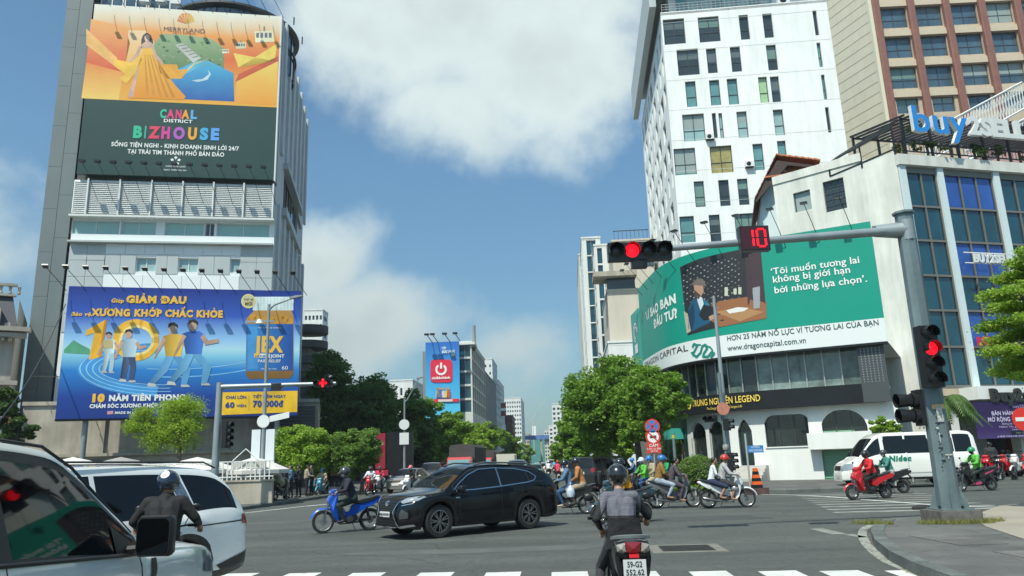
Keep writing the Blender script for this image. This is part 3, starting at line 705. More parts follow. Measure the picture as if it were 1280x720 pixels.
for i in range(5): pp('print', [(184 + i * 3, 74), (185 + i * 3, 74), (190 + i * 8, 127), (186 + i * 8, 127)], (.62, .25, .01), 8)
pp('print', [(180, 56), (182, 50), (187, 47), (192, 50), (194, 56), (196, 66), (180, 66)], (.05, .03, .02), 7)
pp('print', ring2(187.3, 53.5, 3.3, 4.8, 12), (.72, .45, .34), 11)
pp('print', [(180, 62), (185, 58), (190, 58), (196, 62), (195, 66), (181, 66)], (.60, .38, .28), 8)
pp('print', [(180, 64), (176, 76), (167, 84), (165, 82), (173, 73), (177, 63)], (.60, .38, .28), 9)
pp('print', [(195, 63), (199, 74), (208, 84), (206, 87), (196, 77), (193, 66)], (.60, .38, .28), 9)
for (x, y, s_) in [(332, 52, 1.0), (303, 63, .55), (284, 70, .35)]:
 pp('print', [(x - 12 * s_, y - 7 * s_), (x + 11 * s_, y - 8 * s_), (x + 12 * s_, y + 6 * s_), (x - 11 * s_, y + 7 * s_)], (.72, .68, .45), 4)
 for k in range(4): pp('print', [(x - 10 * s_ + k * 5.2 * s_, y - 5 * s_), (x - 6.5 * s_ + k * 5.2 * s_, y - 5 * s_), (x - 6.5 * s_ + k * 5.2 * s_, y + 1 * s_), (x - 10 * s_ + k * 5.2 * s_, y + 1 * s_)], (.12, .12, .16), 5)
 pp('print', [(x - 1 * s_, y - 13 * s_), (x + 1 * s_, y - 13 * s_), (x + 1 * s_, y - 7 * s_), (x - 1 * s_, y - 7 * s_)], (.2, .2, .2), 4)
for k in range(7):
 a0 = math.pi * (k + .08) / 7; a1 = math.pi * (k + .92) / 7
 pp('emblem', [(235, 36), (235 - 10.5 * math.cos(a0), 33 - 11 * math.sin(a0)), (235 - 10.5 * math.cos(a1), 33 - 11 * math.sin(a1))], (.78, .22 + .04 * k, .05), 5)
def tt(s, px, py, size, mat, w=None, pl=T, parent=None, off=.02, al='l', y=-.032, slant=0, track=1.0):
 u, z = pl.uv(px, py); wd = None
 if w is not None: wd = pl.uv(px + w, py)[0] - u
 return text('lettering', s, u, z, size, mat, parent or ub, off, al, width=wd, y=y, slant=slant, track=track)
ink = lambda *c: M('ink %.2f %.2f %.2f' % c, c, .5)
tt('MERRYLAND', 207, 44.5, .42, ink(.12, .12, .14), 52, off=.0)
tt('QUY NHƠN', 219, 47.5, .13, ink(.12, .12, .14), 28, off=0)
cols = [(.02, .50, .30), (.75, .04, .18), (.75, .04, .18), (.85, .35, .03), (.10, .40, .75)]
for ch, px, c in zip('CANAL', (203, 212, 222, 230.5, 240.5), cols): tt(ch, px, 152 + (px - 203) * .03, .78, ink(*c), 8.6, off=.05)
tt('DISTRICT', 207.5, 157.5, .30, white_print, 36, off=.03)
for ch, px, c, w_ in zip('BIZHOUSE', (169.5, 183.5, 190, 204.5, 219.5, 237.5, 252.5, 265.5), [(.02, .50, .28), (.05, .40, .35), (.75, .04, .10), (.70, .04, .30), (.45, .10, .50), (.85, .38, .03), (.05, .40, .70), (.10, .35, .80)], (12, 3, 12.5, 12, 15, 12, 11, 11.5)):
 tt(ch, px, 176.2 + (px - 169) * .028, 1.02, ink(*c), w_, off=.06)
tt('SỐNG TIỆN NGHI - KINH DOANH SINH LỜI 24/7', 143, 187.2, .38, white_print, 158, off=.03)
tt('TẠI TRÁI TIM THÀNH PHỐ BÁN ĐẢO', 163, 196.2, .38, white_print, 120, off=.03)
c0 = T.uv(222.5, 205.5)
for k in range(5):
 a = math.pi / 2 + k * 2 * math.pi / 5; poly('emblem', [(c0[0] + r_ * math.cos(a + d), c0[1] + r_ * math.sin(a + d)) for r_, d in ((.12, 0), (.34, -.42), (.42, 0), (.34, .42))], white_print, ub, -.02)
tt('HƯNG THỊNH LAND', 210, 213, .14, white_print, 25, off=.01)
tt('PHÁT TRIỂN DỰ ÁN', 208, 217.5, .13, white_print, 28, off=.01)
LP = Plane(340, 360, 60, 80); LP.o = T.o + nrm * .8
board_lamps(None, [(-15.0 + i * 1.19, 41.0) for i in range(13)], 1.7, 1.0, 'floodlights over the orange tower billboard', 'floodlights over the tower billboard', LP)
for i in range(13):
 p = LP.o + LP.d * (-14.7 + i * 1.16)
 o = thing('billboard_lamp', nth(i, 13, 'floodlights under the dark green billboard'), 'lamp', (p.x, p.y, 25.5), T.rz, 'floodlights under the tower billboard')
 MB().tube([(.9, .3, -2.2), (.3, -.8, -.1), (0, -1.2, .55)], .02, 6).build('rod', dark_metal, o)
 MB().box(-.22, .22, -1.45, -1.1, .5, .68).build('lamp_head', black, o)
# blue billboard on posts
J = Plane(372, 512, 50, 76); jn = Vector((math.cos(J.rz - math.pi / 2), math.sin(J.rz - math.pi / 2), 0))
jb = thing('billboard', 'wide blue billboard with a golden 10 and a pill bottle above the concrete wall', 'billboard', tuple(J.o), J.rz)
JL, JR, JB, JT = -14.4, 0.0, 5.1, 13.55
m = bpy.data.materials.new('blue print'); m.use_nodes = True; MATS['blue print'] = m
nt_ = m.node_tree; nn = nt_.nodes; ll = nt_.links; tcn = nn.new('ShaderNodeTexCoord'); s_ = nn.new('ShaderNodeSeparateXYZ'); ll.new(tcn.outputs['Object'], s_.inputs[0])
rp = nn.new('ShaderNodeValToRGB'); mp_ = nn.new('ShaderNodeMapRange'); ll.new(s_.outputs['Z'], mp_.inputs[0]); mp_.inputs[1].default_value = JB; mp_.inputs[2].default_value = JT; ll.new(mp_.outputs[0], rp.inputs[0])
els = [(0, (.008, .035, .22)), (.16, (.008, .05, .30)), (.36, (.02, .22, .60)), (.47, (.25, .60, .78)), (.52, (.45, .72, .82)), (.60, (.30, .55, .85)), (.78, (.03, .10, .48)), (1, (.008, .03, .24))]
while len(rp.color_ramp.elements) < len(els): rp.color_ramp.elements.new(.5)
for e, (p_, c_) in zip(rp.color_ramp.elements, els): e.position = p_; e.color = (*c_, 1)
ll.new(rp.outputs[0], nn['Principled BSDF'].inputs['Base Color']); nn['Principled BSDF'].inputs['Roughness'].default_value = .45
MB().box(JL, JR, 0, .25, JB, JT).build('board', m, jb)
MB().box(JL - .03, JR + .03, .05, .5, JB - .12, JB).build('frame', dark_metal, jb)
for (px, ) in ((102,), (345,)):
 u = J.uv(px, 540)[0]; MB().tube([(u, .6, 0), (u, .6, 9)], .17, 10).build('post', steel, jb)
jt = lambda s, px, py, size, mat, w=None, **k: tt(s, px, py, size, mat, w, pl=J, parent=jb, **k)
jp = lambda pts, col, k, mat=None: pp('print', pts, col, k, jb, J, mat=mat)
yel, ora = ink(.88, .50, .05), ink(.85, .36, .02)
jt('Giúp', 139, 378, .26, yel, 16, off=.04, slant=.1); jt('GIẢM ĐAU', 158, 378, .46, yel, 76, off=.07)
jt('Bảo vệ', 89, 394.5, .24, yel, 25, off=.04, slant=.1); jt('XƯƠNG KHỚP CHẮC KHỎE', 115, 394.5, .46, yel, 164, off=.06)
def arc_band(cx, cy, rx, ry, a0, a1, w_, col, k):
 n_ = 26; o_ = [(cx + rx * math.cos(a0 + (a1 - a0) * i / n_), cy + ry * math.sin(a0 + (a1 - a0) * i / n_)) for i in range(n_ + 1)]
 i_ = [(cx + (rx - w_) * math.cos(a0 + (a1 - a0) * i / n_), cy + (ry - w_ * .45) * math.sin(a0 + (a1 - a0) * i / n_)) for i in range(n_, -1, -1)]
 for q in range(n_): jp([o_[q], o_[q + 1], i_[n_ - q - 1], i_[n_ - q]], col, k)
arc_band(205, 462, 108, 34, R(95), R(265), 30, (.05, .30, .66), 1)
for q in range(4): arc_band(205, 461, 106 - q * 8, 33 - q * 4.2, R(85), R(262), 1.6, (.30, .60, .85), 2)
arc_band(210, 432, 155, 40, R(20), R(95), 3, (.20, .50, .80), 1)
arc_band(210, 424, 150, 38, R(15), R(100), 2, (.30, .60, .85), 1)
jp([(80, 437), (92, 425), (100, 430), (112, 436), (113, 443), (80, 441)], (.10, .38, .22), 2)
jp([(108, 413), (131, 400), (134, 400), (127, 446), (111, 450), (118, 416), (107, 420)], (.88, .45, .02), 4)
jp([(131, 400), (134, 400), (127, 446), (123, 447)], (.62, .24, .01), 5)
def donut(cx, cy, rx, ry, w_, col, k):
 n_ = 36
 for i in range(n_):
  a, b = 2 * math.pi * i / n_, 2 * math.pi * (i + 1) / n_; sh = .75 + .25 * math.sin(3 * a)
  c_ = tuple(round(v * (1 if i % 7 else .7), 2) for v in col)
  jp([(cx + rx * math.cos(a), cy + ry * math.sin(a)), (cx + rx * math.cos(b), cy + ry * math.sin(b)), (cx + (rx - w_) * math.cos(b), cy + (ry - w_) * math.sin(b)), (cx + (rx - w_) * math.cos(a), cy + (ry - w_) * math.sin(a))], c_, k)
donut(170, 425, 29, 26, 8.5, (.88, .48, .04), 4); donut(171, 425.5, 22, 19, 3.5, (.95, .72, .25), 5)
def fig(x, y, h, shirt, legs, stride=0, skin=(.55, .34, .24), k=6, hair=(.03, .02, .02)):
 s_ = h / 100.
 P = lambda *q: [(x + a * s_, y + b * s_) for a, b in q]
 jp(P(*[(9 * math.cos(t * .6) * .75, -92 + 8 * math.sin(t * .6)) for t in range(10)]), skin, k)
 jp(P((-8, -94), (-6, -101), (2, -103), (8, -99), (8, -94), (0, -98)), hair, k + 1)
 gp('print', P((-16, -80), (-4, -84), (10, -84), (18, -79), (13, -48), (-11, -48)), tuple(v * .45 for v in shirt), tuple(min(.95, v * 1.25 + .05) for v in shirt), k, 'X', jb, J, .5)
 st = stride * 22
 gp('print', P((-11, -48), (3, -48), (-2 - st * .3, -24), (-8 - st, -3), (-17 - st, -5), (-14 - st * .4, -26)), tuple(v * .5 for v in legs), tuple(min(.95, v * 1.3 + .06) for v in legs), k, 'X', jb, J, .5)
 jp(P((-1, -48), (13, -48), (14 + st * .7, -27), (9 + st * .6, -2), (0 + st * .6, -2), (3 + st * .6, -27)), legs, k + 1)
 jp(P((-17 - st, -6), (-6 - st, -4), (-4 - st, 1), (-19 - st, 0)), (.5, .5, .5), k + 1); jp(P((0 + st * .6, -3), (11 + st * .6, -3), (15 + st * .6, 1), (0 + st * .6, 1)), (.5, .5, .5), k + 1)
 jp(P((-16, -79), (-10, -76), (-19, -60), (-25 - st * .2, -44), (-30, -46), (-23, -62)), skin, k + 1)
 jp(P((17, -79), (12, -74), (20, -62), (34 + st * .3, -66), (34 + st * .3, -72), (24, -69)), skin, k + 1)
fig(136, 466, 50, (.60, .75, .72), (.45, .62, .72)); fig(161, 477, 64, (.45, .60, .68), (.04, .07, .16), k=9)
jp([(130, 425), (141, 425), (141, 435), (130, 435)], (.55, .45, .2), 12)
fig(216, 483, 78, (.85, .45, .03), (.10, .33, .58), 1, k=6); fig(241, 481, 80, (.02, .14, .55), (.12, .36, .60), 1, k=12)
jp([(316, 371), (367, 371), (367, 388), (316, 388)], (.70, .80, .78), 3)
for q in range(12): jp([(317 + q * 4.2, 372), (318 + q * 4.2, 372), (318 + q * 4.2, 387), (317 + q * 4.2, 387)], (.55, .68, .68), 4)
gp('print', [(318, 388), (364, 388), (367, 395), (367, 468), (362, 473), (312, 474), (307, 469), (308, 398)], (.20, .10, .02), (.50, .26, .06), 3, 'Z', jb, J)
for q in range(9): jp(ring2(316 + q * 5.8, 396 + (q % 3) * 3, 4.5, 4.5, 10), (.62, .30, .03), 4)
gp('print', [(308, 405), (366.5, 405), (366, 463), (308, 464)], (.04, .25, .60), (.01, .07, .32), 5, 'X', jb, J, .15)
jp([(310, 408), (322, 408), (322, 461), (310, 461)], (.06, .28, .60), 6)
jt('JEX', 320, 439.5, 1.05, yel, 33, off=.05); jt('100% NATURAL ESSENCE', 322, 410.5, .10, white_print, 30, off=.0)
jp([(318, 442), (337, 442), (337, 447.5), (318, 447.5)], (.75, .8, .8), 7); jt('NATURAL', 319, 446.8, .17, ink(.02, .10, .35), 17, off=.01, y=-.036); jt('JOINT', 338.5, 447, .22, white_print, 17, off=.03)
jt('PAIN RELIEF', 322, 453, .20, white_print, 29, off=.01); jt('MADE IN USA', 326, 462, .09, white_print, 20, off=0); jt('60', 352, 462, .26, white_print, 8, off=0)
jp(ring2(310.5, 376.5, 9, 9, 22), (.85, .70, .25), 7); jp(ring2(310.5, 376.5, 7.6, 7.6, 22), (.60, .58, .35), 8)
jt('THẾ HỆ', 304.5, 375.5, .13, ink(.2, .12, .02), 12, off=.01, y=-.036); jt('MỚI', 306, 381.5, .22, ink(.2, .12, .02), 9.5, off=.04, y=-.036)
jt('10', 113.5, 502, .46, yel, 18, off=.09); jt('NĂM TIÊN PHONG', 136, 501, .36, white_print, 96, off=.06)
jt('CHĂM SÓC XƯƠNG KHỚP NGƯỜI VIỆT', 112, 510, .235, white_print, 126, off=.05); jt('MADE IN USA', 143.5, 517.5, .16, white_print, 31, off=.03)
jp([(134, 514), (141.5, 513.5), (141.5, 517.5), (134, 518)], (.65, .3, .32), 3); jp(ring2(182.5, 515, 3, 3, 12), (.4, .55, .8), 3); jt('1800 688 850', 187, 517, .18, ink(.45, .6, .85), 32, off=.0, slant=.15)
jp([(275, 490.5), (372, 488.5), (371.5, 515), (273, 519)], (.88, .52, .02), 8)
navy = ink(.015, .06, .25)
jt('CHAI LỚN', 282, 498.5, .20, navy, 26, off=.03, y=-.036); jt('60', 281.5, 509.5, .34, navy, 12, off=.05, y=-.036); jt('VIÊN', 295.5, 508.8, .17, navy, 12.5, off=.02, y=-.036)
jt('TIẾT KIỆM NGAY', 316, 497.5, .20, navy, 41, off=.02, y=-.036); jt('70 000đ', 316, 508.5, .40, navy, 38, off=.05, y=-.036); jp([(311, 494), (311.6, 494), (311.6, 513), (311, 513)], (.3, .25, .1), 12)
JP = Plane(372, 512, 50, 76)
board_lamps(None, [(-15.35 + i * 1.14, 13.5) for i in range(14)], 1.5, .9, 'floodlights over the wide blue billboard', 'floodlights over the blue billboard', JP)
# low concrete building behind the blue billboard
K = Plane(372, 520, 53, 76)
kb = thing('concrete_building', 'low raw concrete building with stained walls under the blue billboard', 'building', tuple(K.o), K.rz)
facade(kb, -17.2, 0, 0, 18.6, 0, 6.2, [(1.5, 2.2, 5.2, 2.7, None, 1, 1), (6, .2, 9.5, 1.5, gl_dark, 2, 1), (15.2, .3, 18.2, 4.6, black_panel, 3, 3)], concrete)
MB().box(-17.25, 1.45, -.12, 12, 6.2, 6.45).build('coping', concrete, kb); MB().face([(1.4, 0, 0), (1.4, 12, 0), (1.4, 12, 6.2), (1.4, 0, 6.2)]).build('wall', concrete, kb, fix=False)
MB().box(-17.2, 1.4, -.25, -.01, 2.85, 3.05).build('ledge', concrete, kb)
for x in (-12.5, -7, -2): MB().box(x, x + .3, -.2, -.005, 3.06, 6.2).build('pilaster', concrete, kb)
MB().box(-2.4, 1.2, -.55, -.22, 3.3, 5.9).build('shutter', M('grey steel shutter', (.07, .072, .07), .6, .2, var=.2, streak=.2), kb)
for k in range(11): MB().box(-2.4, 1.2, -.58, -.55, 3.4 + k * .22, 3.5 + k * .22).build('slat', M('grey steel slat', (.10, .10, .098), .6, .2), kb)
# old ornate building at the left edge
O = Plane(20, 540, 52, 60)
ob = thing('ornate_building', 'old stone building with balustrade and mansard roof at the left edge', 'building', tuple(O.o - O.d * 1.5 + Vector((0, 0, -1.0))), O.rz)
stone = M('weathered stone', (.42, .38, .32), .8, var=.12, scale=.8, streak=.15)
facade(ob, -9, 0, 0, 9.8, 0, 12.2, [(.6 + k * 2.3, z, 1.8 + k * 2.3, z + 1.9, gl_dark, 2, 1) for k in range(4) for z in (3, 6.4, 9.4)], stone)
MB().face([(.8, 0, 0), (.8, 10, 0), (.8, 10, 15), (.8, 0, 15)]).build('wall', stone, ob, fix=False)
for z, pr_ in ((5.6, .35), (8.9, .45), (12.2, .7), (12.6, .9)): MB().box(-9, .8 + pr_, -pr_, .0, z, z + .3).build('cornice', stone, ob)
for k in range(24): MB().box(-9 + k * .41, -8.8 + k * .41, -.6, -.02, 11.95, 12.15).build('dentil', stone, ob)
mb = MB(); mb.face([(-9, -.1, 12.9), (.9, -.1, 12.9), (.3, 1.0, 15.4), (-9, 1.0, 15.4)]); mb.build('mansard_roof', M('slate', (.05, .055, .065), .6, var=.15), ob, fix=False)
for k in range(3):
 x = -7.9 + k * 3.2
 d_ = MB(); d_.prism([(x, 12.9), (x + 1.3, 12.9), (x + 1.3, 14.2), (x + .65, 14.75), (x, 14.2)], -.35, .9, 'y'); dm = d_.build('dormer', stone, ob)
 MB().box(x + .3, x + 1.0, -.38, -.34, 13.1, 14.1).build('pane', gl_dark, dm)
for k in range(9):
 x = -8.7 + k * 1.1; MB().lathe([(.06, 0), (.13, .1), (.06, .3), (.12, .5), (.08, .62)], 8, c=(x, .9, 15.5)).build('baluster', stone, ob)
 MB().lathe([(.06, 0), (.13, .1), (.06, .3), (.12, .5), (.08, .62)], 8, c=(x + .55, .9, 15.5)).build('baluster', stone, ob)
MB().box(-9, .5, .7, 1.1, 15.35, 15.5).build('cornice', stone, ob); MB().box(-9, .5, .72, 1.08, 16.1, 16.28).build('rail', stone, ob)
for k in range(3): MB().ell((.25 - k * 3.0, .2, 12.95), (.32, .32, .42)).build('urn', stone, ob)
wb = thing('garden_wall', 'white rendered wall with a rusty edge below the grey tower slab', 'wall', tuple(K.o + K.d * -17.6), K.rz)
MB().box(-4.5, -.4, -.6, -.3, 0, 5.9).build('wall_face', white_wall, wb); MB().box(-.4, .0, -.7, -.1, 0, 6.8).build('edge_post', rust, wb); MB().box(-3.0, -.6, -1.1, -.6, 5.0, 5.3).build('canopy', dark_metal, wb)
MB().box(-2.6, -1.6, -.9, -.6, 5.5, 5.95).build('air_conditioner', white_metal, wb)
# white apartment tower
W = Plane(850, 300, 75, 95)
wt = thing('apartment_tower', 'tall white apartment tower with scattered dark and green windows', 'building', tuple(W.o), W.rz)
def wz(x0, y0, x1, y1, o, s, pane, nx=1, nz=2):
 a = W.uv(o[0] + x0 / s, o[1] + y0 / s); b = W.uv(o[0] + x1 / s, o[1] + y1 / s)
 return (max(a[0] + .0, .12), b[1], b[0], a[1], pane, nx, nz)
A, B5 = (720, 0), (720, 180)
ww_ = []
for q in [(385, 88, 490, 192, gl_dark, 2), (540, 78, 645, 182, gl_dark, 2), (722, 68, 776, 174, gl_dark, 1), (827, 62, 882, 166, gl_dark, 1), (1050, 47, 1083, 156, gl_dark, 1),
  (446, 222, 552, 330, gl_dark, 2), (577, 217, 632, 323, gl_dark, 1), (683, 210, 740, 317, gl_dark, 1), (843, 201, 901, 310, gl_dark, 1), (1068, 190, 1100, 297, gl_teal, 1),
  (484, 363, 541, 473, gl_teal, 1), (590, 357, 647, 466, gl_teal, 1), (669, 351, 727, 462, gl_teal, 1), (861, 341, 914, 452, gl_dark, 1), (808, 343, 861, 455, gl_green, 1), (1088, 332, 1119, 441, gl_teal, 1),
  (471, 510, 579, 623, gl_pale, 2), (603, 503, 632, 614, gl_dark, 1), (632, 503, 660, 614, gl_pale, 1), (712, 497, 770, 610, gl_pale, 1), (874, 488, 932, 600, gl_pale, 1), (1106, 477, 1138, 588, gl_dark, 1)]:
 ww_.append(wz(*q[:4], A, 3.556, q[4], q[5]))
for q in [(387, 20, 485, 120, gl_teal, 2), (533, 10, 632, 112, gl_yellow, 2), (705, 0, 757, 103, gl_teal, 1), (803, -12, 850, 90, gl_teal, 1), (470, 150, 520, 250, gl_dark, 1), (568, 145, 620, 246, gl_dark, 1), (643, 140, 696, 242, gl_dark, 1),
  (388, 292, 480, 392, gl_teal, 1), (530, 284, 584, 388, gl_dark, 1), (632, 280, 730, 380, gl_teal, 3)]:
 ww_.append(wz(*q[:4], B5, 3.2, q[4], q[5]))
for f in range(5):
 for x in (1.2 + (f % 2) * .8, 5.0, 8.2 + (f % 3) * .5, 12): ww_.append((x, 3 + f * 3.4, x + 2.1, 5.6 + f * 3.4, gl_dark, 2, 2))
ZT = 50.4; WW = 18.1
facade(wt, 0, 0, 0, WW, 0, ZT, ww_, M('bright white render', (.84, .86, .83), .7, var=.04, scale=.4, streak=.08), alu_dark, .28, t=.07)
random.seed(11); sh = []
for f in range(14):
 z = 3.5 + f * 3.33; x = .9 + random.uniform(0, 1)
 while x < 27:
  w_ = random.choice([1.1, 1.1, 2.2, 2.4]); sh.append((x, z, min(x + w_, 28), z + 2.2, random.choice([gl_dark, gl_teal, gl_dark]), 1 if w_ < 1.5 else 2, 2)); x += w_ + random.uniform(1.0, 2.6)
WD = 29
facade(wt, 0, WD, R(-90), WD, 0, ZT, sh, MATS['bright white render'], alu_dark, .28, t=.07)
MB().face([(WW, 0, 0), (WW, WD, 0), (WW, WD, ZT), (WW, 0, ZT)]).build('wall', white_wall, wt, fix=False)
MB().box(0, WW, 0, WD, ZT - .4, ZT - .1).build('roof', lgrey_clad, wt)
for k_, (sx_, sz_) in enumerate([(7.4, 31.2), (11.2, 27.6), (3.6, 34.6)]):
 ac = MB().box(sx_, sx_ + .85, -.42, -.05, sz_, sz_ + .6).build('air_conditioner', white_metal, wt); MB().lathe([(.24, -.425), (.22, -.44), (0, -.44)], 14, axis='y', c=(sx_ + .35, 0, sz_ + .3)).build('fan', dark_metal, ac); MB().box(sx_, sx_ + .85, -.4, -.002, sz_ - .06, sz_ - .01).build('bracket', dark_metal, ac)
for z_ in [6.4 + i * 3.55 for i in range(13)]: MB().box(.0, WW, -.012, -.002, z_, z_ + .035).build('joint', M('facade joint', (.55, .57, .55), .8), wt)
MB().box(1.2, WW, 1.6, WD, ZT, ZT + 4).build('penthouse_wall', white_wall, wt)
for i in range(8): window(wt, 2.0 + i * 1.35, 1.3, ZT + .2, 1.25, 2.7, 0, gl_pale if i % 3 else gl_teal, alu, 1, 2, t=.07)
for i in range(24): MB().box(.15 + i * .5, .19 + i * .5, .1, .14, ZT, ZT + 1.0).build('railing_post', alu, wt)
for z in (.35, .65, 1.0): MB().box(.12, 12, .09, .15, ZT + z, ZT + z + .05).build('rail', alu, wt)
ac = MB().box(13.0, 14.3, .3, .8, ZT + .05, ZT + 1.0).build('air_conditioner', white_metal, wt); MB().lathe([(.36, -.02), (.33, -.04), (0, -.04)], 16, axis='y', c=(13.6, .3, ZT + .52)).build('fan', dark_metal, ac)
MB().prism([(-1.25, -.6), (-.5, -.6), (-.5, WD - 1), (-1.25, WD - 1)], ZT + .4, ZT + 5.2, 'z').build('roof_blade', lgrey_clad, wt)
MB().box(-.5, WW, -.4, WD, ZT + 4.1, ZT + 4.6).build('roof', lgrey_clad, wt)
# beige tower with red pillars
Q = Plane(1105, 120, 95, 92)
rt = thing('hotel_tower', 'beige tower with red brown pillars and blue ribbon windows behind the white one', 'building', tuple(Q.o), Q.rz)
band = M('beige stone band', (.55, .45, .33), .65, var=.08, scale=.8, streak=.1)
FL = 4.68
hs = []; zb = 48.9
pw = .95; pitch = 4.88
for c in range(6):
 x = .1 + pw + c * pitch
 for f in range(5):
  z = zb + .35 + f * FL
  hs.append((x + .05, z + (1.05 if f else 1.05), x + pitch - pw - .05, z + FL - .35, gl_sky, 2, 2))
 hs.append((x + .45, zb - 2.35, x + pitch - pw - .45, zb - .05, gl_sky, 2, 1)); hs.append((x + .2, zb - 7, x + pitch - pw - .2, zb - 4.2, gl_sky, 2, 1))
 for f in range(7): hs.append((x + .3, 5 + f * 5, x + pitch - pw - .3, 8 + f * 5, gl_sky, 2, 1))
facade(rt, 0, 0, 0, 30, 0, 76, hs, band, alu_dark, .35, t=.08)
for c in range(7):
 x = .1 + c * pitch
 MB().prism([(x + .12, -.75), (x + pw - .12, -.75), (x + pw, -.6), (x + pw, -.002), (x, -.002), (x, -.6)], 0, 76, 'z').build('pillar', brown, rt)
for f in range(6):
 for c in range(6):
  x = .1 + pw + c * pitch; MB().box(x + .003, x + pitch - pw - .003, -.28, -.004, zb + .3 + f * FL - .3, zb + f * FL + .95).build('ledge', M('beige stone ledge', (.60, .50, .37), .6, var=.06), rt)
A2 = R(90 - (160)) - Q.rz   # runs towards the corner along azimuth 160
flen = 22; dx, dy = math.cos(A2), math.sin(A2)
hl = [(flen - 13.2 + c * 2.9, 30 + f * FL, flen - 12.2 + c * 2.9 + (.0 if c else .6), 33 + f * FL, gl_dark, 1, 1) for c in range(2) for f in range(9)]
facade(rt, -dx * flen, -dy * flen, A2, flen, 0, 76, hl, cream, alu_dark, .3)
for f in range(14):   # cladding joints as recessed lines' shadow battens
 for k in range(3): 
  o = MB().box(flen - 8.2, flen - .3, -.03, .0, 30 + (f + k / 3) * FL - .03, 30 + (f + k / 3) * FL + .03).build('panel_joint', M('joint beige', (.38, .35, .27), .8), rt, (-dx * flen, -dy * flen, 0), A2)
MB().box(-.35, .12, -.3, .3, 0, 76).build('corner_strip', M('pale corner', (.72, .68, .52), .6), rt)
# curved corner building with the green billboard
_c = [(9.6, 62.0), (9.7, 56.5), (9.85, 52.5), (10.15, 49.3), (10.95, 47.1), (12.2, 45.4), (14.0, 44.0), (15.6, 43.05), (20.4, 40.5), (21.2, 40.08)]
CP = []
for i in range(1, len(_c) - 2):
 p0, p1, p2, p3 = [Vector((*_c[j], 0)) for j in (i - 1, i, i + 1, i + 2)]
 for k in range(16):
  t = k / 16; CP.append(.5 * ((2 * p1) + (-p0 + p2) * t + (2 * p0 - 5 * p1 + 4 * p2 - p3) * t * t + (-p0 + 3 * p1 - 3 * p2 + p3) * t ** 3))
CP.append(Vector((*_c[-2], 0)))
CS = [0]
for a, b in zip(CP, CP[1:]): CS.append(CS[-1] + (b - a).length)
CL = CS[-1]; cpx = np.array([p.x for p in CP]); cpy = np.array([p.y for p in CP]); css = np.array(CS)
def Cpt(s, d=0.0):
 x, y = float(np.interp(s, css, cpx)), float(np.interp(s, css, cpy)); e = .15
 tx = float(np.interp(min(s + e, CL), css, cpx) - np.interp(max(s - e, 0), css, cpx)); ty = float(np.interp(min(s + e, CL), css, cpy) - np.interp(max(s - e, 0), css, cpy))
 L = math.hypot(tx, ty); tx, ty = tx / L, ty / L
 return x + ty * d, y - tx * d
def Cuv(px, py, d=0.0):
 r_ = ray(px, py); best = None
 ss = np.linspace(0, CL, 500)
 pr = None
 for s in ss:
  x, y = Cpt(s, d); v = x * r_.y - y * r_.x
  if pr is not None and pr[1] * v <= 0:
   s0 = pr[0] + (s - pr[0]) * abs(pr[1]) / (abs(pr[1]) + abs(v) + 1e-9); x, y = Cpt(s0, d)
   best = (s0, EYE + r_.z * (y / r_.y)); break
  pr = (s, v)
 return best if best else (CL, EYE + r_.z * (cpy[-1] / r_.y))
def Cfn(D): return lambda u, z, d=0: (*Cpt(u, D + d), z)
cb = thing('cafe_building', 'white corner cafe with arched openings and a curved glass upper floor', 'building')
def cband(name, s0, s1, z0, z1, d0, d1, mat, parent, step=.35, cap=True):
 n = max(2, int((s1 - s0) / step)); mb = MB(); rr = []
 for i in range(n + 1):
  s = s0 + (s1 - s0) * i / n; a = Cpt(s, d0); b = Cpt(s, d1); rr.append([(*a, z0), (*b, z0), (*b, z1), (*a, z1)])
 mb.loft(rr, 0, cap, True, False); return mb.build(name, mat, parent, angle=30)
ops = []
def op(px0, px1, pyt, pyb, kind, nx=1): 
 a = Cuv(px0, (pyt + pyb) / 2, -.9); b = Cuv(px1, (pyt + pyb) / 2, -.9); zt = Cuv((px0 + px1) / 2, pyt, -.9)[1]; zb_ = Cuv((px0 + px1) / 2, pyb, -.9)[1]
 ops.append((a[0], b[0], max(zb_, .0), zt, kind)); return ops[-1]
op(865, 885, 528, 600, 'arch'); op(888, 908, 526, 600, 'arch'); op(923, 941, 524, 582, 'point'); op(956, 1013, 518, 558, 'round'); op(1025, 1084, 512, 544, 'half'); op(1027, 1074, 562, 601, 'rect')
ops = [(o[0], o[1], (0.02 if o[4] == 'rect' else o[2]), o[3], o[4]) for o in ops]
GW = M('cafe white wall', (.76, .77, .73), .7, var=.03, scale=.6, streak=.06)
def openz(o, s):
 t = (s - o[0]) / (o[1] - o[0])
 if t <= 0 or t >= 1: return None
 w_ = (o[1] - o[0]); k = o[4]
 if k == 'arch': top = o[3] - w_ / 2 * (1 - math.sqrt(max(0, 1 - (2 * t - 1) ** 2)))
 elif k == 'point': top = o[3] - w_ * .75 * abs(2 * t - 1) ** 1.7
 elif k == 'round':
  r_ = .55; q = min(t, 1 - t) * w_; top = o[3] - (r_ - math.sqrt(max(0, r_ * r_ - (r_ - q) ** 2)) if q < r_ else 0)
 elif k == 'half':
  q = min(t * w_, (1 - t) * w_); r_ = 1.1; top = o[3] - (r_ - math.sqrt(max(0, r_ * r_ - (r_ - q) ** 2)) if q < r_ else 0)
 else: top = o[3]
 return (o[2], top)
mb = MB(); ns = int(CL / .09); prev = None; ZG = 4.25; dO, dI = -.9, -1.12
prof = []
for i in range(ns + 1):
 s = CL * i / ns; iv = [x for x in (openz(o, s) for o in ops) if x and x[1] > x[0]]
 prof.append((s, sorted(iv)))
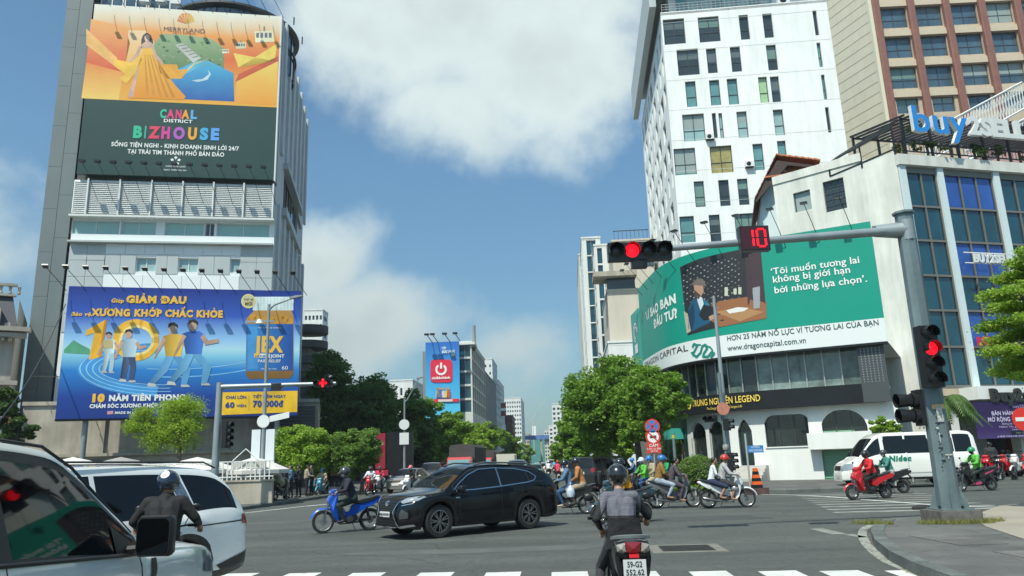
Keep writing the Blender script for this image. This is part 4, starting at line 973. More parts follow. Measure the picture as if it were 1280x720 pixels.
for (sa, ia), (sb, ib) in zip(prof, prof[1:]):
 iv = [(min(p[0], p[0]), p[1], q[1]) for p in ia for q in ib if abs(p[0] - q[0]) < .01]
 z = 0; zz = 0
 for (b0, ta, tb) in sorted(iv):
  mb.face([(*Cpt(sa, dO), z), (*Cpt(sb, dO), zz), (*Cpt(sb, dO), b0), (*Cpt(sa, dO), b0)], 0)
  mb.face([(*Cpt(sa, dO), ta), (*Cpt(sb, dO), tb), (*Cpt(sb, dI), tb), (*Cpt(sa, dI), ta)], 0)
  mb.face([(*Cpt(sa, dO), b0), (*Cpt(sb, dO), b0), (*Cpt(sb, dI), b0), (*Cpt(sa, dI), b0)], 0); z, zz = ta, tb
 mb.face([(*Cpt(sa, dO), z), (*Cpt(sb, dO), zz), (*Cpt(sb, dO), ZG), (*Cpt(sa, dO), ZG)], 0)
for o in ops:
 for s in (o[0], o[1]): mb.face([(*Cpt(s, dO + .0), o[2]), (*Cpt(s, dI), o[2]), (*Cpt(s, dI), (o[3] - (o[1] - o[0]) / 2 if o[4] == 'arch' else o[3] - .55)), (*Cpt(s, dO), (o[3] - (o[1] - o[0]) / 2 if o[4] == 'arch' else o[3] - .55))])
mb.build('wall', GW, cb, fix=False)
clear = M('cafe glass', (.02, .03, .03), .04, 0, var=.5, scale=1.2, coat=.5)
for o in ops:
 if o[4] == 'rect': continue
 gp = cband('window', o[0] - .1, o[1] + .1, o[2], o[3] + .05, dI, dI - .03, clear, cb)
 n_ = 3 if o[1] - o[0] > 2 else 1
 for k in range(1, n_): s = o[0] + (o[1] - o[0]) * k / n_; cband('mullion', s - .03, s + .03, o[2], o[3], dI + .02, dI + .05, alu_dark, cb)
 cband('sill', o[0] - .05, o[1] + .05, o[2] - .06, o[2], dI + .05, dO + .06, white_wall, cb)
o = ops[5]; cband('roller_door', o[0], o[1], 0, o[3], dI, dI - .05, green_door, cb)
for k in range(22): cband('slat', o[0] + .02, o[1] - .02, .08 + k * .125, .16 + k * .125, dI + .005, dI + .035, M('green slat', (.20, .42, .28), .5), cb, 2)
cband('canopy_ledge', o[0] - .5, CL, o[3] + .05, o[3] + .95, dO + .004, dO + .75, GW, cb)
sd0 = Cuv(861, 565, -.9)[0]
cband('shopfront', .2, sd0, .0, 4.15, -.895, -.86, M('dark teal shopfront', (.012, .05, .045), .35, var=.3, scale=.8), cb)
for k in range(6):
 s = .6 + k * (sd0 - .8) / 6; cband('window', s, s + (sd0 - .8) / 6 - .35, .35, 3.0, -.858, -.84, clear, cb)
cband('awning', sd0 - 3.2, sd0 - .6, 2.75, 3.45, -.84, .1, teal_awn, cb)
s0, s1 = ops[2][0] - .35, ops[2][1] + .8
for k in range(6): cband('stair', s0, s1, .14 + k * .17 - .17, .14 + k * .17 + .0, dO + .01, dO + 2.2 - k * .34, M('pale stair stone', (.52, .50, .46), .7, var=.1), cb, 2)
cband('fascia', 1.5, CL - .5, 4.2, 5.25, -.35, .1 - .9, black_panel, cb)
for k in range(14):
 s = 2 + k * (CL - 3) / 14; cband('panel_joint', s, s + .03, 4.22, 5.23, -.34, -.33, dark_metal, cb)
L0, L1 = Cuv(866, 512, -.33), Cuv(951, 500, -.33)
text('lettering', 'TRUNG NGUYÊN LEGEND', L0[0], 4.66, .40, gold, cb, .015, fn=lambda u, z, d: (*Cpt(u, -.30 + d), z), width=L1[0] - L0[0])
La, Lb = Cuv(884, 517, -.33), Cuv(928, 512, -.33)
text('lettering', 'The Energy Coffee That Changes Life', La[0], 4.37, .15, gold, cb, 0, fn=lambda u, z, d: (*Cpt(u, -.30 + d), z), width=Lb[0] - La[0], slant=.2)
Lc = Cuv(862, 512, -.33); mb = MB(); mb.face([(*Cpt(Lc[0] + a, -.31), 4.78 + b) for a, b in ring2(0, 0, .22, .26, 14)]); mb.build('emblem', gold, cb)
zf0, zf1 = 5.25, 7.35
npan = 19
for k in range(npan + 1):
 s = 1.5 + k * (CL - 3.1) / npan; cband('mullion', s - .035, s + .035, zf0, zf1, -.98, -.90, alu, cb)
 if k < npan: cband('pane', s + .036, s + (CL - 3.1) / npan - .036, zf0, zf1, -1.0, -1.03, random.choice([clear, clear, gl_dark, M('cafe lit glass', (.09, .12, .11), .05, var=.6, scale=1.5, coat=.5)]) if k < 13 else random.choice([gl_dark, MATS.get('cafe lit glass', gl_dark), M('cafe pale glass', (.17, .22, .21), .06, var=.5, scale=1.2, coat=.5)]), cb, .5)
 if k < npan: cband('railing', s + .04, s + (CL - 3.1) / npan - .04, zf0 + .45, zf0 + .5, -1.3, -1.35, dark_metal, cb)
cband('inner_wall', 1.5, CL - 1.6, zf0, zf1, -2.6, -2.7, M('cafe inner wall', (.25, .26, .24), .8, var=.2), cb)
cband('floor_slab', 1.5, CL - .3, zf0 - .1, zf0 - .002, -.8, -4.5, white_wall, cb); cband('soffit', 1.5, CL - .3, zf1, zf1 + .2, -.05, -3, M('soffit grey', (.16, .17, .17), .7), cb)
cband('end_panel', CL - 1.6, CL - .25, 4.2, 7.4, -.45, -.30, M('perforated dark panel', (.06, .07, .075), .5), cb)
for i in range(6):
 for j in range(14): s = CL - 1.45 + i * .19; cband('stud', s, s + .05, 5.3 + j * .14, 5.35 + j * .14, -.3, -.285, alu, cb, 2)
mb = MB(); pts = [(*Cpt(s, -.9), 14.0) for s in np.linspace(0, CL, 30)]
mb.face([(p[0], p[1], 7.5) for p in pts] + [(26, 50, 7.5), (22, 62, 7.5)]); mb.build('roof', lgrey_clad, cb)
gb = thing('billboard', 'huge curved green billboard with a white foot wrapped round the cafe corner', 'billboard')
gz0, gzw, gz1 = 7.42, 8.72, 14.28
gs0 = .3
grn = M('green print', (.0, .285, .20), .42, var=.03, scale=.5); lgr = M('paler green print', (.05, .36, .30), .45)
cband('board', gs0, CL, gzw, gz1, 0, -.3, grn, gb); cband('board_foot', gs0, CL, gz0, gzw - .002, .004, -.3, M('white billboard print', (.74, .77, .75), .45), gb)
cband('frame', gs0, CL, gz0 - .12, gz0 - .002, .02, -.5, dark_metal, gb)
fnG = lambda k: (lambda u, z, d=0: (*Cpt(u, .016 + .003 * k + d), z))
def gt(s, px, py, size, mat, px2=None, off=.03, k=1, al='l'):
 a = Cuv(px, py); wd = None if px2 is None else Cuv(px2, py)[0] - a[0]
 return a, wd
def gtext(s, s0, z, size, mat, width, off=.02): return text('lettering', s, s0, z, size, mat, gb, off, fn=fnG(3), width=width)
def ghelp(txt, p0, p1, size, mat, off=.02):
 a, b = Cuv(*p0), Cuv(*p1); gtext(txt, a[0], (a[1] + b[1]) / 2, size, mat, b[0] - a[0], off)
ghelp('‘Tôi muốn tương lai', (964, 346), (1075, 326), .42, white_print, .012)
ghelp('không bị giới hạn', (966, 353.5), (1064, 341), .42, white_print, .012)
ghelp('bởi những lựa chọn’.', (968, 366.5), (1085, 352.5), .42, white_print, .012)
ghelp('VÌ SAO BẠN', (808, 396), (847, 383), .62, white_print, .05)
ghelp('ĐẦU TƯ?', (818, 408), (848, 399), .60, white_print, .05)
dkp = ink(.05, .10, .10)
ghelp('HƠN 25 NĂM NỖ LỰC VÌ TƯƠNG LAI CỦA BẠN', (909, 428), (1099, 404), .31, dkp, .010)
ghelp('www.dragoncapital.com.vn', (910, 440), (1008, 427), .34, dkp, .01)
ghelp('DRAGON CAPITAL', (806, 457), (861, 442), .42, ink(.03, .03, .03), .0)
def gpoly(pts, mat, k, raw=False):
 P = [Cuv(*p) for p in pts]; mb = MB()
 bm = bmesh.new(); vs = [bm.verts.new((p[0], 0, p[1])) for p in P]; f_ = bm.faces.new(vs); bmesh.ops.triangulate(bm, faces=[f_])
 if k > 0:
  for _ in range(4):
   lng = [e for e in bm.edges if e.calc_length() > .6]
   if lng: bmesh.ops.subdivide_edges(bm, edges=lng, cuts=1); bmesh.ops.triangulate(bm, faces=bm.faces[:])
 bm.verts.index_update()
 mb.v = [(*Cpt(v.co.x, .014 + .003 * k), v.co.z) for v in bm.verts]
 for f in bm.faces: mb.fi([v.index for v in f.verts])
 bm.free(); return mb.build('print', mat, gb, fix=False)
def ribbon(pts, w_, k, mat):
 P = [Cuv(*p) for p in pts]; v, f = stroke([(p[0], p[1]) for p in P], w_); mb = MB(); mb.v = [(*Cpt(a[0], .016 + .003 * k), a[1]) for a in v]
 for q in f: mb.fi(q)
 mb.build('emblem', mat, gb, fix=False)
dg = ink(.01, .22, .17)
ribbon([(866, 434), (868, 430), (872, 432), (869, 438), (866, 443), (871, 446), (876, 441), (878, 433), (882, 431), (884, 436), (880, 442), (879, 446), (885, 446), (890, 440), (893, 442), (889, 447)], .16, 3, dg)
ribbon([(866, 431), (876, 431)], .1, 4, dg); ribbon([(868, 440), (864, 441)], .08, 4, dg); ribbon([(882, 432), (888, 434), (891, 438)], .1, 4, dg)
gpoly([(850, 334), (876, 323), (925, 312), (950, 313), (958, 398), (925, 404), (890, 411), (860, 419)], ink(.018, .02, .024), 1)
for i in range(18):
 for j in range(10):
  x = 854 + i * 4.3; y = 336 + j * 7.2 - (x - 854) * .22 + (2.5 if i % 2 else 0)
  if x < 926 and y > 322 and (x > 884 or y < 380) and y < 402:
   gpoly([(x, y), (x + 1.7, y - .6), (x + 1.7, y + .7), (x, y + 1.3)], random.choice([ink(.25, .27, .27), ink(.12, .13, .13), ink(.40, .40, .36)]), 0)
for o_ in list(gb.children)[-170:]:
 if o_.name.startswith('print') and len(o_.data.vertices) == 4: o_.location = (-.002, -.003, 0)
gpoly([(931, 314), (951, 313), (957, 380), (935, 383)], ink(.05, .025, .03), 2)
gpoly([(890, 378), (935, 371), (958, 377), (958, 398), (925, 404), (900, 409), (888, 400)], ink(.30, .12, .045), 2); gpoly([(894, 390), (925, 384), (955, 390), (925, 402)], ink(.42, .22, .09), 3)
gpoly([(908, 388), (922, 384), (936, 385), (930, 389), (912, 392)], ink(.75, .74, .7), 4)
for x, y, h in ((906, 359, 11), (917, 361, 7), (923, 359, 9)): gpoly([(x, y), (x + 4, y), (x + 4, y + h), (x, y + h)], ink(.55, .55, .42), 3)
gpoly([(941, 360), (950, 358), (949, 368), (946, 371), (946.4, 383), (950, 385), (942, 386), (945, 383), (944.6, 371), (941, 368)], ink(.32, .34, .36), 5)
gpoly([(861, 386), (866, 375), (876, 371), (886, 378), (890, 388), (889, 402), (884, 405), (866, 414), (861, 411)], ink(.01, .09, .17), 3); gpoly([(861, 390), (867, 378), (869, 398), (866, 412), (861, 411)], ink(.005, .04, .09), 4); gpoly([(880, 374), (887, 380), (889, 395), (884, 390)], ink(.03, .16, .26), 4)
gpoly([(872, 370), (878, 372), (880, 380), (876, 388), (872, 376)], ink(.6, .65, .65), 4)
gpoly([(868, 356), (873, 353), (879, 355), (880, 365), (876, 371), (871, 370), (868, 364)], ink(.45, .26, .17), 4)
gpoly([(864, 356), (869, 354), (872, 348), (879, 349), (881, 355), (884, 358), (876, 357)], ink(.16, .13, .11), 5); gpoly([(868, 362), (869, 371), (874, 374), (876, 369)], ink(.08, .05, .04), 5)
gpoly([(874, 394), (880, 381), (894, 384), (894, 398), (880, 401)], ink(.012, .015, .02), 5); gpoly([(886, 396), (892, 393), (894, 398), (888, 401)], ink(.48, .29, .2), 6)
gpoly([(855, 389), (860, 392), (864, 414), (859, 417)], ink(.45, .40, .30), 4)
cband('side_panel', 0, gs0 - .05, 8.0, 12.6, .02, -.2, lgr, gb)
sp = thing('billboard', 'narrow paler teal sign with a white emblem beside the curved billboard', 'billboard', (*Cpt(0, .05), 0), math.atan2(cpy[4] - cpy[0], cpx[4] - cpx[0]))
MB().box(-3.2, -.1, 0, .2, 8.2, 12.9).build('board', lgr, sp)
for r_ in (.5, .8): 
 pts = ring2(-1.5, 11.2, r_, r_ * .9, 10, 0, 4.5); v, f = stroke(pts, .16); mb = MB(); mb.v = [(a[0], -.03, a[1]) for a in v]; [mb.fi(q) for q in f]; mb.build('emblem', white_print, sp, fix=False)
MB().face([(-2.1, -.03, 9.6), (-.9, -.03, 9.6), (-.9, -.03, 10.3), (-2.1, -.03, 10.3)]).build('emblem', white_print, sp, fix=False)
for k in range(11):
 s = 1.2 + k * (CL - 2) / 10.3; p = Cpt(s, 0); q = Cpt(s + .1, 0)
 o = thing('billboard_lamp', nth(k, 11, 'floodlights over the curved green billboard'), 'lamp', (p[0], p[1], gz1), math.atan2(q[1] - p[1], q[0] - p[0]), 'floodlights over the green billboard')
 MB().tube([(.5, .1, -.9), (.25, -.7, .3), (0, -1.3, 1.3)], .02, 6).build('rod', dark_metal, o); MB().box(-.2, .2, -1.45, -1.15, 1.28, 1.38).build('lamp_head', black, o)
# glass shop building with the white flank wall
S = Plane(1200, 545, 48, 76)
sb = thing('shop_building', 'white framed glass shop building with blue blinds and a long white flank wall', 'building', tuple(S.o), S.rz)
hs = []
cols_ = [(1137, 1175, 2), (1186, 1246, 3), (1257, 1300, 3)]
rows = [(196.5, 205)] 
zrows = [20.0, 17.55, 15.15, 12.75, 10.4, 8.0, 5.45]
gridx = []
for (a, b, n) in cols_:
 ua = S.uv(a, 240)[0]; ub_ = S.uv(b, 240)[0]; gridx.append((ua, ub_, n))
gridx = [(-.92, 1.52, 2), (2.10, 6.20, 3), (6.80, 10.9, 3), (11.5, 15.6, 3)]
for ci, (a, b, n) in enumerate(gridx):
 for r_, (zt, zb_) in enumerate(zip(zrows, zrows[1:])):
  for k in range(n):
   x0 = a + (b - a) * k / n + .05; x1 = a + (b - a) * (k + 1) / n - .05
   blue = (ci == 1 and r_ in (0, 2, 4)) or (ci == 2 and r_ == 3)
   hs.append((x0, zb_ + .07, x1, zt - .07, gl_blue if blue else gl_navy, 1, 1))
facade(sb, -1.5, 0, 0, 18.85, 5.3, 20.35, [(h[0] + 1.5, *h[1:2], h[2] + 1.5, *h[3:]) for h in hs], M('bronze mullion', (.20, .195, .17), .5, .2), alu_dark, .12, t=.03)
for (a, b) in ((-1.5, -.94), (1.54, 2.08), (6.22, 6.78), (10.92, 11.48), (15.62, 16.2)): MB().box(a + .03, b - .03, -.16, -.003, 5.4, 20.4).build('pier', M('pale blue white pier', (.66, .76, .76), .6, var=.03), sb)
MB().box(-1.55, 17.4, -.3, .3, 20.4, 21.15).build('parapet', stained_wall, sb)
MB().box(-.9, 17.3, 0, 10, 20.9, 21.0).build('roof', stained_wall, sb)
LU, LZ = S.uv(1203, 332); RU = S.uv(1217, 432)
for z in (LZ - .08, LZ + .62): MB().box(LU - .6, LU + 5.4, -.9, -.82, z, z + .07).build('rail', white_metal, sb)
text('sign_letters', 'BUY2SELL.VN', LU, LZ, .56, [white_metal, white_metal], sb, .05, y=-.92, thick=.1, width=4.2)
text('sign_letters', 'LOTUS', RU[0], RU[1], .52, [M('red sign letters', (.65, .02, .05), .4), MATS['red sign letters']], sb, .06, y=-.3, thick=.12, width=2.0)
MB().box(.4, 17.3, -1.5, -.1, 4.5, 5.3).build('canopy_band', white_wall, sb)
text('sign_letters', 'Buy2sell Brand', 1.1, 4.35, .78, [M('dark bronze letters', (.06, .06, .055), .4, .5), MATS['dark bronze letters']], sb, .05, y=-1.6, thick=.15, width=7.6)
A3 = R(90 - 132) - S.rz; fl = 8.6; dx, dy = math.cos(A3), math.sin(A3); cx0, cy0 = -1.5, 0
def fw3(p0, p1):
 SS = Plane(1126, 200, 48, -48); a = SS.uv(*p0); b = SS.uv(*p1); return a, b
fh = [(fl - 7.2, 18.85, fl - 5.95, 20.35, gl_dark, 1, 1), (fl - 5.0, 18.3, fl - 3.55, 20.6, gl_dark, 3, 5)]
facade(sb, cx0 - dx * fl, cy0 - dy * fl, A3, fl, 0, 21.4, fh, stained_wall, alu_dark, .25)
MB().box(.0, fl - 2.2, -.08, .25, 21.4, 22.0).build('parapet', stained_wall, sb, (cx0 - dx * fl, cy0 - dy * fl, 0), A3)
MB().box(.2, .5, .1, 9, 0, 22.0).build('wall', stained_wall, sb, (cx0 - dx * fl, cy0 - dy * fl, 0), A3)
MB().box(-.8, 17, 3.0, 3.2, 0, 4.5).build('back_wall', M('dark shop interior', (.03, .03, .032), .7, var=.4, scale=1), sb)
for x in (-.8, 4.4, 9.6, 14.8): MB().box(x, x + .7, -.2, .5, 0, 4.55).build('column', white_wall, sb)
MB().box(2.4, 4.2, 2.2, 2.5, 0, 4.4).build('partition', lgrey_clad, sb)
MB().box(5.4, 5.8, 1.5, 1.9, 0, 4.4).build('column', M('red pillar', (.2, .03, .03), .6), sb)
MB().box(-.85, 17.3, -.1, 3.2, 4.35, 4.5).build('soffit', white_wall, sb)
bn = thing('shop_banner', 'long purple banner with white writing above the shop entrance', 'banner', tuple(S.o), S.rz)
pm_ = gradmat('purple print', [(0, (.075, .045, .17)), (.25, (.045, .02, .11)), (.6, (.03, .015, .08)), (1, (.03, .012, .08))], 'Z', size=1, noise=.15)
o = link('banner_sheet', MB().box(-.3, 12, -1.66, -1.60, 0, 1).mesh('banner_sheet', pm_), bn, (0, 0, 2.1)); o.scale = (1, 1, 2.2)
MB().box(-.35, 12.05, -1.6, -1.5, 4.28, 4.38).build('rail', dark_metal, bn)
lil = ink(.62, .55, .75)
def bt(s, x, z, size, w_, mat=lil, off=.03): text('lettering', s, x, z, size, mat, bn, off, y=-1.69, width=w_)
bt('buy2SELL', 2.6, 3.92, .2, 1.5, ink(.35, .28, .45), .01)
bt('BÁN HÀNG TRÊN BUY2SELL', .95, 3.5, .24, 4.6); bt('MỞ RỘNG PHÂN PHỐI ĐỂ PHÁT TRIỂN', .6, 3.12, .26, 6.3)
bt('Đăng ký bán hàng trên ứng dụng Buy2Sell', 1.6, 2.92, .11, 4.0, lil, 0); bt('Niềm Tin gia hàng. Nhanh chóng.', 1.35, 2.74, .11, 3.8, lil, 0); bt('Link Hợp Bán Sỉ. Bán lẻ nhanh.', 2.3, 2.57, .11, 3.0, lil, 0)
for x in (2.2, 3.9): MB().box(x, x + 1.5, -1.69, -1.665, 2.34, 2.52).build('badge', black, bn); bt('App Store' if x < 3 else 'Google Play', x + .35, 2.38, .09, 1.0, white_print, .01)
bt('# B2B ONLINE SHOPPING APPLICATION IN VIETNAM', 1.1, 2.17, .1, 5.6, lil, .01)
pg = thing('roof_pergola', 'black steel pergola with climbing plants on the shop roof', 'pergola', tuple(S.o), S.rz)
for k in range(9):
 x = -.8 + k * 2.2; MB().box(x, x + .14, -.2, -.06, 21.15, 23.9).build('post', black, pg); MB().box(x, x + .14, 4.6, 4.74, 21.15, 24.6).build('post', black, pg)
for z in (21.4, 22.25): MB().box(-.8, 17.3, -.2, -.12, z, z + .08).build('rail', black, pg)
for k in range(60): MB().box(-.75 + k * .3, -.73 + k * .3, -.18, -.15, 21.45, 22.25).build('baluster', black, pg)
for k in range(34):
 x = -.8 + k * .54; mb = MB(); mb.prism([(-.5, 23.85), (4.9, 24.65), (4.9, 24.8), (-.5, 24.0)], x, x + .1, 'x'); mb.build('rafter', black, pg)
for y, z in ((-.2, 23.7), (4.6, 24.45)): MB().box(-.8, 17.3, y, y + .12, z, z + .14).build('beam', black, pg)
for k in range(6):
 t0 = k / 5; mb = MB(); a = (cx0 - dx * 4.4 * 1.0 - .0 + k * .42 * dy * -1, cy0 - dy * 4.4 + k * .42 * dx); b = (cx0 + k * .42 * dy * -1, cy0 + k * .42 * dx)
 mb.tube([(a[0], a[1], 21.9 + k * .22), (b[0], b[1], 23.1 + k * .28)], .05, 6); mb.build('rafter', black, pg)
for t_ in (0, .5, 1): MB().tube([(cx0 - dx * 4.4 * t_, cy0 - dy * 4.4 * t_, 20.9 + (0 if t_ else .3)), (cx0 - dx * 4.4 * t_, cy0 - dy * 4.4 * t_, 23.1 - 1.2 * t_)], .07, 6).build('post', black, pg)
MB().tube([(cx0 - dx * 4.4, cy0 - dy * 4.4, 20.9), (cx0, cy0, 21.6)], .06, 6).build('beam', black, pg)
text('sign_letters', 'buy', -.55, 22.65, 1.95, [M('blue sign face', (.03, .26, .68), .4), white_metal], pg, .02, y=-.6, thick=.28, width=4.6)
for o_ in pg.children:
 if o_.name.startswith('sign_letters'): pass
text('sign_letters', '2SELL', 4.3, 22.85, 1.3, [white_metal, white_metal], pg, .05, y=-.5, thick=.28, width=5.0)
st = thing('stair_wing', 'pink stair wing with white latticed railings rising behind the pergola', 'building', tuple(S.o + S.d * 2.5 + Vector((-S.d.y, S.d.x, 0)) * 8), S.rz)
def stair(x0, z0, x1, z1, h, n):
 mb = MB(); mb.tube([(x0, 0, z0), (x1, 0, z1)], .09, 6); mb.build('rail', white_metal, st); MB().tube([(x0, 0, z0 + h), (x1, 0, z1 + h)], .09, 6).build('rail', white_metal, st)
 for k in range(n):
  t0 = k / n; t1 = (k + 1) / n; a = (x0 + (x1 - x0) * t0, 0, z0 + (z1 - z0) * t0); b = (x0 + (x1 - x0) * t1, 0, z0 + (z1 - z0) * t1)
  mb = MB(); mb.tube([(a[0], 0, a[2]), (b[0], 0, b[2] + h)], .035, 4); mb.tube([(b[0], 0, b[2]), (a[0], 0, a[2] + h)], .035, 4)
  for q in (.33, .66): mb.tube([(a[0], .02, a[2] + h * q), (b[0], .02, b[2] + h * q)], .03, 4)
  mb.build('lattice', white_metal, st)
stair(6.4, 24.6, 18, 30.6, 2.4, 34); stair(10.5, 25.0, 18, 28.8, .9, 22)
mb = MB(); mb.prism([(4, 21), (18, 21), (18, 29.0), (15, 27.6), (10, 25), (6, 23.2)], .3, 4, 'y'); mb.build('wall', pink_wall, st)
# orange roofed house beside the flank wall
Hh = Plane(975, 240, 56, 105)
hb = thing('gabled_house', 'pale blue gabled house with an orange tiled roof above the green billboard', 'building', tuple(Hh.o - Hh.d * 1.3 + Vector((0, 0, -1.5))), Hh.rz)
MB().prism([(-.2, 0), (4.5, 0), (4.5, 23.2), (1.7, 25.2), (-.2, 22.9)], 0, 9, 'y').build('wall', blueish, hb)
for s_, (xa, za, xb, zb_) in enumerate([(-.7, 22.6, 1.25, 26.0), (1.25, 26.0, 4.4, 25.1)]):
 n_ = 7
 for k in range(n_):
  t0, t1 = k / n_, (k + 1) / n_; mb = MB(); a = (xa + (xb - xa) * t0, za + (zb_ - za) * t0 + .06); b = (xa + (xb - xa) * t1, za + (zb_ - za) * t1)
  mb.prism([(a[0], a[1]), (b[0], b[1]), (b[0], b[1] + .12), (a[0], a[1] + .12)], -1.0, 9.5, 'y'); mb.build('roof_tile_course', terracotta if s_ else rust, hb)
mb = MB(); mb.prism([(1.25, 25.6), (4.4, 24.7), (4.4, 24.5), (2.0, 25.1), (-.6, 22.4), (-.8, 22.5)], -.9, -.7, 'y'); mb.build('bargeboard', M('dark timber', (.05, .03, .025), .7), hb)
for k in range(8):
 t0, t1 = k / 8, (k + 1) / 8; mb = MB(); q = lambda t: (-1.05 + 3.4 * t, 24.15 + 2.0 * t); a, b = q(t0), q(t1); mb.loft([[(.2 + 1.1 * t0, a[0], a[1] + .08), (4.6, a[0], a[1] + .08), (4.6, b[0], b[1]), (.2 + 1.1 * t1, b[0], b[1])], [(.2 + 1.1 * t0, a[0], a[1] + .2), (4.6, a[0], a[1] + .2), (4.6, b[0], b[1] + .12), (.2 + 1.1 * t1, b[0], b[1] + .12)]], sm=False); mb.build('roof_tile_course', terracotta, hb)
MB().prism(ring2(1.5, 20.6, 1.5, 1.9, 16, 0, math.pi) + [(0, 19.4), (3.0, 19.4)], -.12, -.004, 'y').build('arch_moulding', M('pale arch', (.62, .72, .74), .7), hb)
window(hb, 1.0, -.1, 18.6, 1.3, 1.3, 0, gl_dark, alu_dark, 2, 1)
# far buildings, left side of the street
random.seed(21)
pale = M('pale render', (.58, .60, .57), .8, var=.06, scale=.15, streak=.12); grey_r = M('grey render', (.24, .25, .24), .85, var=.1, scale=.2, streak=.15)
white_far = M('white render', (.70, .72, .70), .8, var=.05, scale=.1, streak=.1); brick_r = M('dark red brickwork', (.13, .05, .045), .8, var=.1); sand = M('sand render', (.50, .46, .38), .8, var=.06, streak=.12)
def far(name, label, x0, x1, ytop, Y, az, depth, wall, floors, cols, pane, **k):
 pl = Plane(x0, 560, Y, az); W_ = pl.uv(x1, 560)[0]; z1 = pl.uv((x0 + x1) / 2, ytop)[1]
 return block(name, label, pl, 0, W_, z1, depth, wall, floors, cols, pane, **k)
far('apartment_tower', 'distant white apartment tower with many small windows right of the blue billboard', 375, 399, 388, 170, 90, 5, white_far, 18, 5, gl_dark, pz0=20, ww=.6)
rd = far('round_building', 'dark stepped building with rounded balconies right beside the blue billboard', 368, 383, 432, 90, 88, 10, grey_r, 8, 2, gl_dark, pz0=5)
for k in range(8): MB().lathe([(0, 0), (2.2, 0), (2.2, .9), (0, .9)], 20, c=(1.2, 1.0, 4.5 + k * 1.9)).build('balcony', M('dark balcony', (.07, .07, .075), .7, var=.1), rd)
vb = far('glass_office', 'narrow glass office block carrying the sky blue billboard', 574, 592, 428, 128, 93, 24, pale, 9, 1, gl_navy, ww=.8, wh=.86, pz0=8, frame=alu, sidecols=7)
MB().box(-6.2, 0, .5, 14, 0, 20.8).build('wing', grey_r, vb)
MB().box(-.3, 3.0, -.4, 4, 21.6, 22.0).build('crown_slab', white_far, vb); MB().tube([(2.6, 3, 21), (2.6, 3, 25.5)], .28, 6).build('mast', grey_r, vb)
V = Plane(532, 560, 127, 93)
vbb = thing('billboard', 'sky blue billboard with a red power button emblem above the trees', 'billboard', tuple(V.o), V.rz)
v0, v1 = V.uv(532, 470)[0], V.uv(574.5, 470)[0]; vz0, vz1 = V.uv(550, 515)[1], V.uv(550, 427.5)[1]
vm_ = gradmat('sky blue print', [(0, (.10, .55, .80)), (.5, (.05, .38, .72)), (1, (.03, .16, .55))], 'Z', size=1, noise=.2)
o = link('board', MB().box(v0, v1, 0, .3, 0, 1).mesh('board', vm_), vbb, (0, 0, vz0 - 1)); o.scale = (1, 1, vz1 - vz0 + 1)
vq = lambda pts, mat, k: poly('print', [V.uv(*p) for p in pts], mat, vbb, -.05 - .05 * k)
redp = ink(.72, .02, .06)
def rr(x0, y0, x1, y1, r_):
 P = []
 for cx_, cy_, a0 in ((x1 - r_, y0 + r_, -90), (x1 - r_, y1 - r_, 0), (x0 + r_, y1 - r_, 90), (x0 + r_, y0 + r_, 180)):
  P += [(cx_ + r_ * math.cos(R(a0 + t)), cy_ + r_ * math.sin(R(a0 + t))) for t in (0, 30, 60, 90)]
 return P
vq(rr(538, 449.5, 565.5, 478, 4.5), redp, 1)
for i in range(18):
 a, b = R(-55 + i * 290 / 18), R(-55 + (i + 1) * 290 / 18); P = lambda r_, t: (551.5 + r_ * math.cos(t), 462 + r_ * math.sin(t)); vq([P(7.2, a), P(7.2, b), P(4.6, b), P(4.6, a)], white_print, 2)
vq([(550.2, 453.5), (552.8, 453.5), (552.8, 461), (550.2, 461)], white_print, 2)
tt('vinBảohành', 540, 474.2, .42, white_print, 23, pl=V, parent=vbb, off=.05, y=-.2)
tt('TIẾP', 552, 437, .42, white_print, 6, pl=V, parent=vbb, y=-.2); tt('SỨC NHÀ', 552.5, 441.5, .42, white_print, 16, pl=V, parent=vbb, off=.06, y=-.2, slant=.2)
vq([(564, 441.5), (568.5, 441.5), (568.5, 445.5), (564, 445.5)], ink(.5, .6, .5), 2)
for x, c in ((547, (.5, .55, .45)), (550.5, (.1, .15, .45)), (554, (.6, .6, .65)), (558.5, (.75, .6, .05)), (561, (.55, .1, .1)), (548, (.25, .2, .5))):
 vq([(x - 2, 489), (x + 2, 488), (x + 2.4, 497), (x - 2.4, 497)], ink(*c), 2); vq(ring2(x, 486, 1.5, 1.8, 8), ink(.45, .3, .2), 2)
vq([(540, 499), (574, 498.3), (574, 502.2), (540, 503)], redp, 2); vq([(548, 499.5), (566, 499), (566, 502), (548, 502.3)], ink(.7, .6, .6), 3)
for x in (536, 543, 558, 571):
 u, z = V.uv(x, 427); o = thing('billboard_lamp', nth((536, 543, 558, 571).index(x), 4, 'floodlights over the sky blue billboard'), 'lamp', tuple(V.o + V.d * u + Vector((0, 0, vz1))), V.rz, 'floodlights over the sky blue billboard')
 MB().tube([(.6, 0, 0), (0, -2, 1)], .07, 5).build('rod', dark_metal, o); MB().box(-.4, .4, -2.3, -1.8, .9, 1.2).build('lamp_head', black, o)
far('office_block', 'grey windowless party-wall block right of the sky blue billboard', 590, 607, 464, 150, 93, 30, grey_r, 8, 1, gl_dark, ww=.3, sidecols=6, pz0=18)
far('apartment_tower', 'white apartment tower with small square windows behind the grey block', 595, 618, 449, 215, 93, 18, white_far, 14, 4, gl_dark, ww=.35, wh=.35, pz0=18, sidecols=4)
far('office_block', 'pale narrow block with dark side windows beyond the grey one', 606, 618, 473, 178, 93, 24, pale, 10, 1, gl_dark, pz0=10, sidecols=8, ww=.4)
